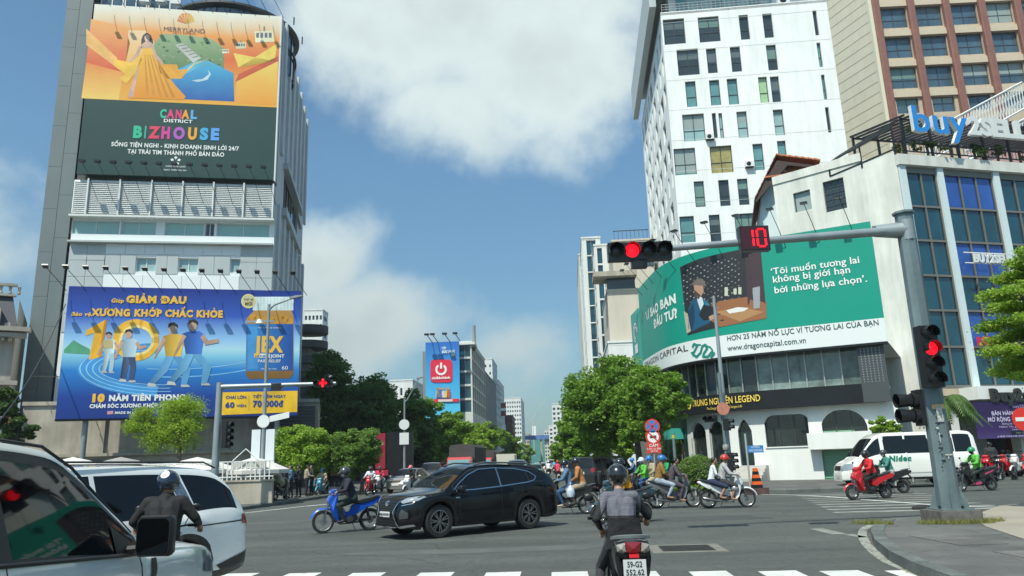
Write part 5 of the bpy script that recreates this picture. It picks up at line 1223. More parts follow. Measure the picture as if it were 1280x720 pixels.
far('apartment_block', 'slim white block with a red and white sign on its side', 616, 625, 475, 235, 93, 26, white_far, 14, 2, gl_dark, pz0=10, sidecols=7)
rs = thing('side_sign', 'red sign on the side of the slim white block', 'sign', AT(622, 513, 233)); MB().box(-1.6, 2.6, -.6, -.2, -1.8, 2.2).build('sign_panel', ink(.22, .05, .05), rs); MB().box(-1.6, 2.6, -.65, -.61, -.2, .6).build('stripe', white_print, rs)
far('apartment_tower', 'long white slab tower with a small green roof sign far down the street', 626, 653, 498, 300, 93, 30, white_far, 15, 9, gl_dark, ww=.55, wh=.45, pz0=10, sidecols=3)
far('brick_block', 'dark red brick block with white floor bands in front of the slab tower', 628, 641, 520, 262, 93, 18, brick_r, 8, 3, gl_dark, ww=.5, ledge=True, sidecols=4)
far('shophouse', 'small white shophouse with a red gable on the street edge', 622, 629, 530, 225, 93, 14, white_far, 5, 2, gl_dark)
far('apartment_block', 'small cream block at the far left end of the street', 652, 662, 543, 340, 93, 20, sand, 7, 3, gl_dark)
far('apartment_block', 'low white block below the slab tower at the street edge', 641, 655, 545, 310, 93, 14, white_far, 6, 4, gl_dark)
far('office_block', 'low pale block between the dark trees and the sky blue billboard', 487, 516, 476, 150, 93, 14, white_far, 6, 3, gl_dark, ww=.3)
far('office_block', 'narrow grey block at the far right end of the street', 681, 690, 537, 330, 93, 20, pale, 9, 3, gl_dark, side='l')
far('apartment_block', 'white and grey block with balconies near the far right end', 687, 698, 532, 290, 93, 20, white_far, 9, 2, gl_dark, side='l', sidecols=5)
far('apartment_tower', 'pale tower standing behind the right-hand row of trees', 692, 708, 505, 260, 93, 24, white_far, 12, 3, gl_dark, side='l', sidecols=7)
gs = far('site_building', 'green netted building closing the far end of the street', 655, 688, 549, 520, 93, 30, M('green safety net', (.06, .24, .20), .8, var=.12, scale=.3), 0, 0, gl_dark)
MB().box(6, 8.6, -.4, -.1, 17, 25).build('white_panel', white_print, gs)
cr_ = thing('tower_crane', 'thin tower crane above the far end of the street', 'crane', AT(668, 570, 480)); MB().tube([(0, 0, 0), (0, 0, 22)], .3, 4).build('mast', sand, cr_); MB().tube([(-2, 0, 21), (9, 0, 36)], .16, 4).build('jib', sand, cr_)
fb = thing('footbridge', 'blue footbridge crossing the far end of the street', 'bridge', AT(676, 573, 330)); MB().box(-14, 16, -1, 1, 8.0, 9.8).build('deck', M('blue bridge panel', (.10, .20, .42), .6, var=.3, scale=.4), fb)
for x in (-13, 0, 15): MB().box(x, x + .8, -.5, .5, -2, 8).build('pier', concrete, fb)
far('glass_tower', 'white and glass tower with a stepped corner left of the cream block', 741, 766, 297, 112, 94, 30, white_far, 13, 1, gl_navy, ww=.5, wh=.94, side='l', sidecols=9, pz0=8, frame=alu)
far('apartment_block', 'white block edge with notched balconies behind the glass tower', 736, 750, 318, 128, 94, 26, pale, 15, 1, gl_dark, side='l', sidecols=8, pz0=8, ww=.3)
far('office_block', 'white block with a blue strip on top between the glass tower and the cream block', 757, 786, 306, 105, 94, 20, white_far, 12, 2, gl_navy, ww=.45, wh=.9, side='l', sidecols=4, pz0=8)
cr2 = far('cream_block', 'cream panel block with a roof railing behind the curved billboard', 781, 835, 300, 96, 94, 20, M('cream render', (.56, .51, .43), .8, var=.05, scale=.3, streak=.08), 1, 1, gl_dark, ww=.12, wh=.05, side='l', sidecols=1)
W2 = Plane(781, 560, 96, 94)
for i in range(9): MB().box(.4 + i * .55, .44 + i * .55, .3, .34, W2.uv(800, 300)[1], W2.uv(800, 300)[1] + 1.5).build('railing_post', dark_metal, cr2)
MB().box(.3, 5, .3, .35, W2.uv(800, 300)[1] + 1.45, W2.uv(800, 300)[1] + 1.55).build('rail', dark_metal, cr2)
a_, b_ = W2.uv(797, 322), W2.uv(818, 332); window(cr2, a_[0], -.25, b_[1], b_[0] - a_[0], 1.4, 0, gl_sky, alu_dark, 4, 2)
lo = far('cream_block', 'lower cream block with a jutting slab roof beside the glass tower', 771, 812, 363, 88, 94, 12, MATS['cream render'], 1, 1, gl_dark, ww=.1, wh=.05, side='l', sidecols=1)
W3 = Plane(771, 560, 88, 94); z_ = W3.uv(780, 363)[1]
MB().box(-1.6, 3.6, -1.2, 3, z_ + 1.6, z_ + 2.2).build('slab_roof', concrete, lo); MB().box(0, 3.4, 0, 3, z_, z_ + 1.6).build('loggia', gl_dark, lo)
far('apartment_block', 'low white block behind the tree crowns left of the billboard', 768, 800, 428, 84, 94, 10, white_far, 1, 1, gl_dark, ww=.05, wh=.03, side='l', sidecols=1)
far('shop_row', 'low dark shop row under the trees on the left of the street', 445, 560, 560, 84, 62, 8, M('dark shopfront', (.05, .05, .055), .7, var=.3, scale=.3), 1, 9, gl_dark, wh=.6)
rp_ = thing('shop_sign', 'tall dark red sign panel under the dark trees', 'sign', (AT(472, 575, 70).x, 70, 0)); MB().box(-.2, .7, 0, .4, 1.4, 4.6).build('sign_panel', ink(.30, .015, .04), rp_); MB().box(-.2, 1.0, -.2, 0, .8, 1.3).build('awning', ink(.35, .02, .05), rp_); MB().box(.8, 3.2, .1, .5, 0, 4.7).build('wall_panel', dark_metal, rp_)
# trees and plants
bark = M('bark', (.12, .10, .08), .9, var=.2, scale=4, bump=.6, bscale=25); bark_l = M('pale bark', (.24, .21, .17), .9, var=.2, scale=4, bump=.5, bscale=25)
lf_bright = leafmat('bright leaf', (.18, .31, .035), (.32, .44, .07)); lf_mid = leafmat('mid green leaf', (.11, .22, .03), (.22, .35, .055)); lf_dark = leafmat('dark leaf', (.045, .11, .03), (.10, .20, .045))
lf_lime = leafmat('lime leaf', (.22, .34, .03), (.36, .48, .07)); lf_hedge = leafmat('hedge leaf', (.11, .20, .04), (.20, .30, .07)); lf_blue = leafmat('dull green leaf', (.05, .10, .03), (.09, .14, .04))
def leaves(name, cl, n, size, mat, parent, seed=0, asp=.55, shell=.35, sub=26, droop=0, kind=None, subr=(.16, .30)):
 g = np.random.default_rng(seed); vol = np.array([(c[3] * c[4] * c[5]) ** (2 / 3) for c in cl]); vol = vol / vol.sum(); P = []
 for c, w_ in zip(cl, vol):
  k = max(5, int(sub * w_ * len(cl))); m_ = max(3, int(n * w_ / k))
  d = g.normal(size=(k, 3)); d /= np.linalg.norm(d, axis=1)[:, None]; rad = g.uniform(shell, 1, size=(k, 1)) ** .7
  ctr = d * rad * np.array(c[3:6]) * .86 + np.array(c[:3]); rs = g.uniform(*subr, size=(k, 1)) * min(c[3], c[4], c[5] * 1.3)
  q = g.normal(size=(k, m_, 3)); q /= np.linalg.norm(q, axis=2)[..., None]; q *= g.uniform(.2, 1, size=(k, m_, 1)) ** .5
  q = q * rs[:, :, None] * np.array([1.15, 1.15, .75]); P.append((ctr[:, None, :] + q).reshape(-1, 3))
 P = np.concatenate(P); n = len(P)
 a = g.normal(size=(n, 3)); a[:, 2] = a[:, 2] * .5 - droop; a /= np.linalg.norm(a, axis=1)[:, None]
 b = g.normal(size=(n, 3)); b[:, 2] *= .6; b = np.cross(a, b); b /= np.linalg.norm(b, axis=1)[:, None] + 1e-9
 s_ = g.uniform(.6, 1.25, size=(n, 1)) * size
 nrm_ = np.cross(a, b) * s_ * .18
 V = np.stack([P - a * s_, P - b * s_ * asp + nrm_, P + a * s_, P + b * s_ * asp + nrm_], 1).reshape(-1, 3)
 me = bpy.data.meshes.new(name); me.vertices.add(len(V)); me.vertices.foreach_set('co', V.astype(np.float32).ravel())
 me.loops.add(n * 4); me.loops.foreach_set('vertex_index', np.arange(n * 4, dtype=np.int32)); me.polygons.add(n)
 me.polygons.foreach_set('loop_start', np.arange(0, n * 4, 4, dtype=np.int32)); me.polygons.foreach_set('loop_total', np.full(n, 4, dtype=np.int32))
 me.materials.append(mat); me.update(calc_edges=True); me.validate()
 return link(name, me, parent, **({'kind': kind} if kind else {}))
def tree(name, label, base, rects, Y, mat, n=9000, size=.16, trunk=.22, group=None, bk=None, depth=.9, fork=None, **kw):
 bx = AT(base, 590, Y if not isinstance(base, tuple) else base[1]) if not isinstance(base, tuple) else AT(base[0], 590, base[1])
 o = thing(name, label, 'tree', (bx.x, bx.y, 0.0), 0, group); cl = []
 for r_ in rects:
  yy = r_[4] if len(r_) > 4 else Y; c = AT((r_[0] + r_[2]) / 2, (r_[1] + r_[3]) / 2, yy); k = c.length / F * .97
  rx, rz_ = (r_[2] - r_[0]) / 2 * yy / F, (r_[3] - r_[1]) / 2 * yy / F; cl.append((c.x - bx.x, c.y - bx.y, c.z, rx, max(rx, rz_) * depth, rz_))
 zc = min(c[2] for c in cl); fz = fork or max(1.2, zc - .35 * max(c[5] for c in cl)); mb = MB()
 mb.tube([(0, 0, 0), (.03, .02, .4), (.06, -.03, fz * .55), (.0, .0, fz)], [trunk * 1.5, trunk * 1.08, trunk * .9, trunk * .78], 9)
 for i, c in enumerate(cl):
  m_ = Vector((c[0] * .45, c[1] * .45, (fz + c[2]) / 2)); mb.tube([(0, 0, fz - .15), m_, (c[0], c[1], c[2] + c[5] * .2)], [trunk * .6, trunk * .38, trunk * .12], 7)
  for k in range(5):
   a = k * 1.3 + i; mb.tube([(c[0] * .7, c[1] * .7, (fz + 2 * c[2]) / 3), (c[0] + math.cos(a) * c[3] * .6, c[1] + math.sin(a) * c[4] * .6, c[2] + c[5] * .35 * math.sin(a * 2))], [trunk * .22, trunk * .05], 5)
 mb.build('trunk', bk or bark, o); leaves('crown', cl, n, size, mat, o, seed=int(base if not isinstance(base, tuple) else base[0]), **kw)
 return o
tree('street_tree', 'big spreading tree on the corner in front of the curved green billboard', (799, 50), [(697, 458, 775, 545, 50), (735, 440, 812, 515, 50), (778, 452, 840, 520, 45), (815, 462, 864, 532, 43.5), (720, 490, 790, 572, 51), (770, 505, 835, 560, 48), (750, 470, 820, 545, 49)], 50, lf_mid, n=60000, size=.115, trunk=.24, sub=110)
tree('street_tree', 'second tree behind the big corner tree, trunk at the kerb', (757, 68), [(690, 505, 748, 572, 68), (705, 530, 770, 592, 66)], 68, lf_mid, n=12000, size=.2, trunk=.22, sub=40, group='trees along the right side of the street')
tree('street_tree', 'low yellowish tree under the big corner crown', (778, 60), [(742, 535, 800, 582, 60)], 60, lf_bright, n=6000, size=.18, trunk=.15, sub=30)
tree('street_tree', 'third tree down the right side of the street', (722, 95), [(688, 540, 728, 590, 95)], 95, lf_mid, n=6000, size=.28, trunk=.22, sub=30, group='trees along the right side of the street')
tree('street_tree', 'last small round tree down the right side of the street', (700, 135), [(683, 552, 706, 592, 135)], 135, lf_mid, n=3500, size=.34, trunk=.25, sub=24, group='trees along the right side of the street')
tree('dark_tree', 'tall dark evergreen tree right of the blue billboard', (424, 80), [(378, 436, 440, 510), (385, 480, 470, 560), (420, 462, 500, 550), (445, 520, 520, 585), (375, 530, 440, 590)], 80, lf_dark, n=45000, size=.21, trunk=.5, sub=110, group='dark trees left of the street')
tree('dark_tree', 'dark tree beside the tall one, above the shop row', (505, 86), [(470, 482, 535, 560), (495, 500, 545, 580), (455, 500, 500, 570)], 86, lf_dark, n=14000, size=.28, trunk=.4, sub=40, group='dark trees left of the street')
tree('street_tree', 'full green tree under the sky blue billboard', (538, 88), [(500, 495, 560, 560), (535, 512, 590, 572), (505, 530, 570, 585)], 88, lf_mid, n=16000, size=.25, trunk=.35, sub=46, group='trees along the left side of the street')
tree('street_tree', 'tree with yellowish top right of the sky blue billboard', (590, 108), [(560, 530, 612, 580), (585, 525, 622, 572)], 108, lf_bright, n=7000, size=.27, trunk=.3, sub=36, group='trees along the left side of the street')
for i, (px, Y, r_) in enumerate([(618, 135, (600, 530, 640, 580)), (640, 170, (622, 540, 655, 582)), (655, 215, (640, 552, 668, 584)), (585, 120, (565, 545, 605, 590))]):
 tree('street_tree', ['dark green tree behind the covered truck', 'small tree beyond the covered truck', 'last tree at the left end of the street', 'tree right above the covered truck'][i], (px, Y), [r_], Y, lf_mid if i != 3 else lf_dark, n=4500, size=.34, trunk=.3, sub=28, group='trees along the left side of the street')
tree('round_tree', 'bright round-headed tree beside the street lamp on the left pavement', (396, 46), [(333, 532, 385, 588), (355, 525, 412, 585), (345, 550, 420, 598)], 46, lf_bright, n=24000, size=.09, trunk=.13, sub=90)
tree('round_tree', 'round-headed green tree behind the waiting riders on the left pavement', (452, 47), [(398, 535, 452, 592), (430, 530, 478, 590), (415, 555, 470, 602)], 47, lf_hedge, n=23000, size=.09, trunk=.12, sub=90)
tree('feathery_tree', 'feathery pale green tree in front of the concrete building', (222, 42), [(170, 515, 225, 570), (200, 505, 258, 568), (190, 495, 235, 530), (150, 520, 190, 548), (205, 490, 262, 530), (160, 505, 200, 530)], 42, lf_lime, n=26000, size=.07, trunk=.13, sub=130, droop=.35, asp=.3, shell=.0, subr=(.16, .36))
tree('corner_tree', 'dark leafy plant in front of the ornate building at the left edge', (16, 40), [(-25, 480, 22, 548), (0, 520, 45, 560)], 40, lf_blue, n=6000, size=.12, trunk=.12, sub=30)
tree('small_tree', 'small bushy tree behind the white van by the cafe corner', (1102, 39.4), [(1078, 520, 1128, 556), (1092, 528, 1120, 566)], 39.4, lf_bright, n=5000, size=.10, trunk=.07, sub=30, depth=.5)
nb = tree('overhanging_tree', 'tree whose layered green branches hang in from the right edge', (1440, 19), [(x0, y0, x1, y0 + 13, 18 + (i % 4) * .4) for i, (x0, y0, x1) in enumerate([(1266, 306, 1330), (1252, 322, 1310), (1262, 330, 1350), (1240, 340, 1300), (1218, 362, 1280), (1250, 352, 1330), (1230, 376, 1300), (1262, 380, 1350), (1240, 394, 1310), (1216, 402, 1262), (1250, 408, 1330), (1228, 418, 1300), (1222, 432, 1285), (1260, 430, 1340), (1242, 446, 1310), (1236, 458, 1290), (1262, 462, 1340)])] + [(1290, 320, 1440, 480, 19)], 19, lf_bright, n=80000, size=.042, trunk=.2, sub=420, shell=.05, depth=1.0, subr=(.5, 1.0), fork=5)
hg = thing('clipped_bush', 'large clipped round bush on the corner pavement before the cafe', 'bush', tuple(AT(876, 604, 37.5).xy) + (0.1,)); cxh = hg.location
MB().ell((0, 0, .75), (1.02, .85, .72), 14, 9).build('core', M('bush core', (.03, .05, .015), .9), hg); MB().ell((1.05, .1, .55), (.5, .5, .5), 10, 7).build('core', MATS['bush core'], hg)
leaves('foliage', [(0, 0, .78, 1.22, 1.0, .88), (1.1, .1, .6, .62, .6, .6)], 15000, .05, lf_hedge, hg, 5, shell=.8, sub=160, subr=(.14, .2))
leaves('low_hedge', [(AT(868, 600, 35.6).x - .9 + i * .42, 35.4, .22, .3, .25, .16) for i in range(6)], 5000, .04, lf_bright, None, 9, sub=60, kind='stuff')
tag(bpy.data.objects['low_hedge'], 'low bright green ground cover in front of the clipped bush', 'hedge')
pl_ = thing('palm_tree', 'palm with drooping fronds in front of the purple shop banner', 'palm', tuple(AT(1196, 600, 37).xy) + (.1,))
mb = MB(); mb.tube([(0, 0, 0), (.05, 0, 1.5), (-.03, 0, 3.6)], [.17, .13, .11], 9); mb.build('trunk', bark_l, pl_)
palm_m = leafmat('palm leaf', (.06, .13, .03), (.12, .20, .05)); random.seed(5)
for k in range(22):
 a = k * 2.4; L = random.uniform(1.3, 1.9); up = random.uniform(.1, .9); mb = MB(); n_ = 12; prev = None; sp_ = []
 for i in range(n_ + 1):
  t = i / n_; r_ = L * t; z = 3.6 + up * math.sin(t * 2.2) * 1.0 - t * t * 1.35; sp_.append(Vector((math.cos(a) * r_, math.sin(a) * r_, z)))
 mb.tube(sp_, [.025 * (1 - t / n_ * .8) for t in range(n_ + 1)], 4); sd_ = Vector((-math.sin(a), math.cos(a), 0))
 for i in range(1, n_ + 1):
  for q in (0, .5):
   p = sp_[i - 1].lerp(sp_[i], q); ll_ = .42 * math.sin(math.pi * min(.97, (i + q) / (n_ + 1))) + .08; fw_ = (sp_[i] - sp_[i - 1]).normalized()
   for s_ in (-1, 1):
    tip = p + sd_ * s_ * ll_ * .75 + fw_ * ll_ * .6 + Vector((0, 0, -ll_ * .45)); w_ = fw_ * .055
    mb.face([p - w_, p + w_, tip]); 
 mb.build('frond', palm_m, pl_, fix=False)
leaves('climbing_plants', [(-.2 + random.uniform(0, 16.5), random.uniform(-.5, .3), 21.4 + random.uniform(0, .9), random.uniform(.3, .8), .25, random.uniform(.2, .5)) for _ in range(26)] + [(.1, -.1, 23.2, .45, .3, .5), (-.8, .4, 21.9, .5, .3, .5)], 9000, .075, lf_blue, pg, 3, kind='stuff', shell=.1)
def blades(name, pts, r_, n, h, mat, label):
 g = np.random.default_rng(4); V = []; Fc = []
 for i in range(n):
  c = pts[g.integers(len(pts))]; a = g.uniform(0, 6.28); q = r_ * math.sqrt(g.uniform(0, 1)); x, y = c[0] + q * math.cos(a), c[1] + q * math.sin(a) * .7; hh = h * g.uniform(.3, 1.1); b = g.uniform(0, 3.14); lx, ly = g.normal(0, .04, 2)
  dx, dy = .006 * math.cos(b), .006 * math.sin(b); j = len(V); V += [(x - dx, y - dy, c[2]), (x + dx, y + dy, c[2]), (x + lx, y + ly, c[2] + hh)]; Fc.append((j, j + 1, j + 2))
 me = bpy.data.meshes.new(name); me.from_pydata(V, [], Fc); me.materials.append(mat); return link(name, me, None, label=label, cat='grass', kind='stuff')
# street furniture
red_on = M('lit red lamp', (1.0, .004, .012), .4, emit=1.7); lens_off = M('unlit lamp lens', (.02, .022, .02), .25, var=.2, scale=30)
PB = G(1190, 652, .14); PB = Vector((PB.x, PB.y, .14))
px_, py_ = PB.x, PB.y
blades('weeds', [(px_ - .3, py_ - .5, .15), (px_ + .25, py_ - .55, .15), (px_, py_ - .5, .15), (px_ + .6, py_ - .3, .15), (px_ - .6, py_ - .35, .15), (px_ - 1.75, py_ + .1, .15), (px_ - 1.6, py_ - .15, .15)], .30, 2400, .10, leafmat('weed', (.14, .17, .05), (.30, .28, .10)), 'dry green weeds round the foot of the near traffic post')
armz = AT(1128, 288, PB.y).z; 
tl = thing('traffic_light', 'big grey traffic post on the near corner with an arm over the road', 'traffic light', tuple(PB))
hz = armz - .14 + .38
MB().prism([(-.42, -.42), (.42, -.42), (.42, .42), (-.42, .42)], 0, .24, 'z').build('concrete_base', M('mossy concrete', (.13, .125, .11), .9, var=.35, scale=6, fine=.2), tl)
mb = MB(); n8 = lambda r_, z: [(r_ * math.cos(math.pi / 8 + k * math.pi / 4), r_ * math.sin(math.pi / 8 + k * math.pi / 4), z) for k in range(8)]
mb.loft([n8(.235, .24), n8(.225, 1.2), n8(.19, hz)], sm=False); mb.loft([n8(.24, hz), n8(.24, hz + .05), n8(.12, hz + .08)], sm=False); mb.build('post', pole_teal, tl)
MB().box(-.33, .33, -.33, .33, .24, .275).build('base_plate', pole_teal, tl)
for k in range(8):
 a = k * math.pi / 4 + math.pi / 8; c, s_ = math.cos(a), math.sin(a); MB().face([(.22 * c, .22 * s_, .27), (.36 * c, .36 * s_, .27), (.36 * c, .36 * s_, .33), (.22 * c, .22 * s_, .75)]).build('gusset', pole_teal, tl, fix=False)
for k in range(4):
 a = k * math.pi / 2 + .4; MB().lathe([(.03, .27), (.03, .33), (0, .33)], 6, c=(.3 * math.cos(a), .3 * math.sin(a), 0)).build('bolt', dark_metal, tl)
AE = AT(765, 316, 15.7) - PB; AS = Vector((-.25, .0, armz - .14))
MB().tube([AS, AS.lerp(AE, .5), AE], [.105, .085, .06], 10).build('arm', steel, tl)
mb = MB(); mb.tube([AS + Vector((.2, 0, 0)), AS + Vector((-.45, .02, 0))], [.2, .13], 8); mb.tube([AS + Vector((.12, 0, .16)), AS + Vector((-.5, 0, .1))], .035, 6); mb.tube([AS + Vector((.12, 0, -.16)), AS + Vector((-.5, 0, -.1))], .035, 6); mb.build('bracket', steel, tl)
MB().tube([AS + Vector((.25, -.05, -.25)), AS + Vector((.25, -.05, .22))], .16, 8).build('clamp', steel, tl)
for (dz, dx, w_, h_) in ((2.05, -.02, .13, .32), (1.35, .04, .16, .03), (1.9, -.12, .05, .05), (1.62, -.1, .02, .2), (1.28, .02, .02, .08)):
 MB().box(dx - w_ / 2, dx + w_ / 2, -.2225 - .004, -.2195 - .002, dz, dz + h_).build('sticker' if w_ > .1 else 'scratch', M('weathered sticker', (.42, .43, .40), .7, var=.5, scale=25), tl)
MB().box(-.16, .12, -.218, -.213, 2.32, 2.42).build('sticker', M('peeling orange sticker', (.5, .33, .16), .7, var=.4, scale=15), tl)
for i in range(9): MB().box(-.16 + .02 * (i % 3), -.13 + .02 * (i % 3) + .06 * (i % 2), -.221, -.216, 1.1 + i * .13, 1.13 + i * .13).build('scratch', black, tl)
def signal(parent, P, n, lit, horiz, s=.30, rz=0, name='signal_head', visor=True):
 h = MB(); L = n * s * 1.02; T_ = Matrix.Translation(P) @ Matrix.Rotation(rz, 4, 'Z')
 h.T = T_
 if horiz: h.box(-L / 2, L / 2, -.12, .12, -s * .58, s * .58)
 else: h.box(-s * .58, s * .58, -.12, .12, -L / 2, L / 2)
 head = h.build(name, black, parent)
 for i in range(n):
  c = (-L / 2 + (i + .5) * L / n, 0) if horiz else (0, L / 2 - (i + .5) * L / n)
  m_ = MB(); m_.T = T_; m_.lathe([(s * .44, -.125), (s * .36, -.145), (0, -.155)], 20, axis='y', c=(c[0], 0, c[1])); m_.build('lamp', red_on if i == lit else lens_off, head)
  if visor:
   m_ = MB(); m_.T = T_; m_.lathe([(s * .47, -.12), (s * .47, -.30)], 16, axis='y', c=(c[0], 0, c[1]), arc=R(230), a0=R(-25)); m_.build('visor', black, head, fix=False)
 return head
arz = math.atan2(AE.y - AS.y, AE.x - AS.x) + math.pi
E0 = AT(799, 315, 15.55) - PB
signal(tl, E0, 4, 1, True, .335, 0)
MB().box(E0.x - .19, E0.x + .14, -.1 + E0.y, .1 + E0.y, E0.z - .36, E0.z - .19).build('small_box', black, tl)
C0 = AT(942, 299, 15.3) - PB
MB().box(C0.x - .31, C0.x + .31, C0.y - .09, C0.y + .09, C0.z - .27, C0.z + .27).build('countdown_box', black, tl)
MB().box(C0.x - .285, C0.x + .285, C0.y - .096, C0.y - .09, C0.z - .245, C0.z + .245).build('countdown_face', M('dark red face', (.05, .01, .015), .3), tl)
def seg(parent, x, y, z, w_, h_, on, mat, t=.036):
 S_ = {'a': (x, z + h_, x + w_, z + h_), 'g': (x, z + h_ / 2, x + w_, z + h_ / 2), 'd': (x, z, x + w_, z), 'f': (x, z + h_ / 2, x, z + h_), 'b': (x + w_, z + h_ / 2, x + w_, z + h_), 'e': (x, z, x, z + h_ / 2), 'c': (x + w_, z, x + w_, z + h_ / 2)}
 for k in on:
  a = S_[k]; hz_ = a[1] == a[3]
  MB().box(a[0] + (.02 if hz_ else -t / 2), a[2] - (.02 if hz_ else -t / 2), y - .01, y, a[1] + (-t / 2 if hz_ else .02), a[3] - (-t / 2 if hz_ else .02)).build('digit_segment', mat, parent)
seg(tl, C0.x - .17, C0.y - .098, C0.z - .19, .13, .38, 'bc', red_on); seg(tl, C0.x + .05, C0.y - .098, C0.z - .19, .17, .38, 'abcdef', red_on)
V0 = AT(1161, 446, PB.y - .35) - PB; signal(tl, V0, 4, 1, False, .325, R(4)); MB().box(V0.x - .04, V0.x + .04, V0.y + .1, V0.y + .3, V0.z - .5, V0.z - .42).build('bracket', dark_metal, tl)
V1 = AT(1140, 508, PB.y + .1) - PB
for dz in (.13, -.2):
 m_ = MB(); m_.lathe([(.13, -.02), (.15, -.25), (.155, -.33)], 14, axis='x', c=(V1.x, V1.y, V1.z + dz)); m_.lathe([(0, 0), (.16, 0), (.16, .1), (0, .1)], 14, axis='x', c=(V1.x, V1.y, V1.z + dz)); m_.build('side_lamp', black, tl)
MB().box(V1.x + .1, V1.x + .2, V1.y - .15, V1.y + .15, V1.z - .42, V1.z + .35).build('side_head', black, tl)
LB = AT(268, 600, 33.5); zt_ = AT(270, 484, 33.5).z
t2 = thing('traffic_light', 'grey traffic post left of the junction with a level arm and red lamp', 'traffic light', (LB.x, LB.y, .1))
MB().tube([(0, 0, 0), (0, 0, 1), (0, 0, zt_ + .1)], [.2, .17, .14], 10).build('post', steel, t2)
a1 = AT(420, 480, 33.5) - Vector((LB.x, LB.y, .1)); a1 = Vector((a1.x, 0, zt_ - .1))
MB().tube([(0, 0, zt_ - .1), a1], [.12, .08], 8).build('arm', steel, t2)
hd = AT(404, 480, 33.4) - Vector((LB.x, LB.y, .1)); signal(t2, Vector((hd.x, -.1, zt_ - .1)), 3, None, True, .26, 0)
for dx_ in (-.22, .22): pass
mb = MB(); mb.lathe([(.09, -.3), (0, -.32)], 14, axis='y', c=(hd.x + .03, 0, zt_ - .1)); mb.build('lamp', red_on, t2)
for a in range(4): mb = MB(); c = (hd.x + .03 + .13 * math.cos(a * math.pi / 2), zt_ - .1 + .13 * math.sin(a * math.pi / 2)); mb.lathe([(.06, -.3), (0, -.32)], 8, axis='y', c=(c[0], 0, c[1])); mb.build('lamp', red_on, t2)  # small glowing discs added round the lamp draw its glow as a cross
signal(t2, Vector((.42, 0, 3.1)), 4, None, False, .28, R(70)); MB().box(.3, .75, -.1, .15, zt_ - .35 - 0, zt_ - .02).build('control_box', black, t2, (AT(345, 487, 33.5).x - LB.x - .5, 0, 0))
def lamp_post(label, px, Y, ytop, xtip, ytip, base=True, signs=True):
 b = AT(px, 600, Y); zt = AT(px, ytop, Y).z; o = thing('street_lamp', label, 'street lamp', (b.x, b.y, .1)); o['group'] = 'street lamps'
 MB().tube([(0, 0, 0), (0, 0, zt)], [.12, .07], 10).build('pole', steel, o)
 tip = AT(xtip, ytip, Y) - Vector((b.x, b.y, .1)); MB().tube([(0, 0, zt - .3), (tip.x * .15, 0, zt - .05), (tip.x * .75, 0, tip.z - .02)], [.06, .05, .04], 8).build('arm', steel, o)
 mb = MB(); mb.loft([[(tip.x * .62, -.08, tip.z - .12), (tip.x * .62, .08, tip.z - .12), (tip.x * .62, .08, tip.z), (tip.x * .62, -.08, tip.z)], [(tip.x * .85, -.14, tip.z - .05), (tip.x * .85, .14, tip.z - .05), (tip.x * .85, .12, tip.z + .08), (tip.x * .85, -.12, tip.z + .08)], [(tip.x, -.08, tip.z + .02), (tip.x, .08, tip.z + .02), (tip.x, .06, tip.z + .08), (tip.x, -.06, tip.z + .08)]], sm=False); mb.build('lamp_head', M('grey lamp housing', (.2, .21, .22), .5), o)
 if base:
  MB().lathe([(.36, 0), (.36, .12), (.27, .3), (.3, .42), (.22, .5), (.2, 1.2), (.25, 1.28), (.25, 1.4), (.17, 1.5), (.17, 1.9), (.2, 1.95), (.12, 2.1)], 14).build('cast_base', M('cast lamp base', (.24, .25, .24), .6, .2, var=.2, scale=5), o)
 return o, b, zt
lp, lb, lz = lamp_post('tall lamp post with a cast base and white banner box before the blue billboard', 327, 38.5, 383, 378, 371)
MB().box(-1.2, .3, -.05, .0, 4.9, 5.0).build('arm_small', steel, lp, (0, 0, 4.2)); MB().lathe([(0, .0), (.2, .02), (.1, .25), (0, .28)], 12, c=(-.45, -.05, 9.0)).build('camera', white_metal, lp)
for s_ in (-1, 1): MB().box(s_ * .36 - .22, s_ * .36 + .22, -.06, .06, 1.25, 3.55).build('banner_box', M('white banner sheet', (.66, .70, .72), .5, var=.03), lp)
MB().lathe([(0, -.14), (.32, -.14), (.32, -.10), (0, -.10)], 20, axis='y', c=(.0, 0, 3.95)).build('round_sign', white_metal, lp); MB().prism([(.3, 3.9), (1.3, 4.1), (1.3, 4.4), (.3, 4.2)], -.1, -.06, 'y').build('arrow_sign', white_metal, lp)
l2, b2, z2 = lamp_post('lamp post between the dark trees and the beige car', 505.5, 66, 500, 530, 472, base=False)
MB().lathe([(0, -.2), (.45, -.2), (.45, -.14), (0, -.14)], 18, axis='y', c=(0, 0, 5.0)).build('round_sign', white_metal, l2); MB().box(-.4, .4, -.2, -.14, 3.3, 4.3).build('square_sign', white_metal, l2)
l3, b3, z3 = lamp_post('thin lamp post farther down the left side of the street', 605, 120, 545, 590, 540, base=False)
l4, b4, z4 = lamp_post('slender lamp post rising beside the black signal heads before the cafe', 914, 33.2, 372, 893, 379, base=False)
l5, b5, z5 = lamp_post('lamp post in the trees, its arms showing below the cream block', 766, 60, 452, 748, 442, base=False)
cpole = thing('traffic_light', 'black signal heads stacked on a pole before the cafe stairs', 'traffic light', (AT(911, 600, 32.6).x, 32.6, .14))
MB().tube([(0, 0, 0), (0, 0, 5.0)], .08, 8).build('pole', pole_teal, cpole)
def zat(py, Y=32.6): return AT(911, py, Y).z - .14
for (dx, py, n_) in ((.1, 531, 2), (.12, 577, 3)): signal(cpole, Vector((dx, -.15, zat(py))), n_, None, False, .24, R(55))
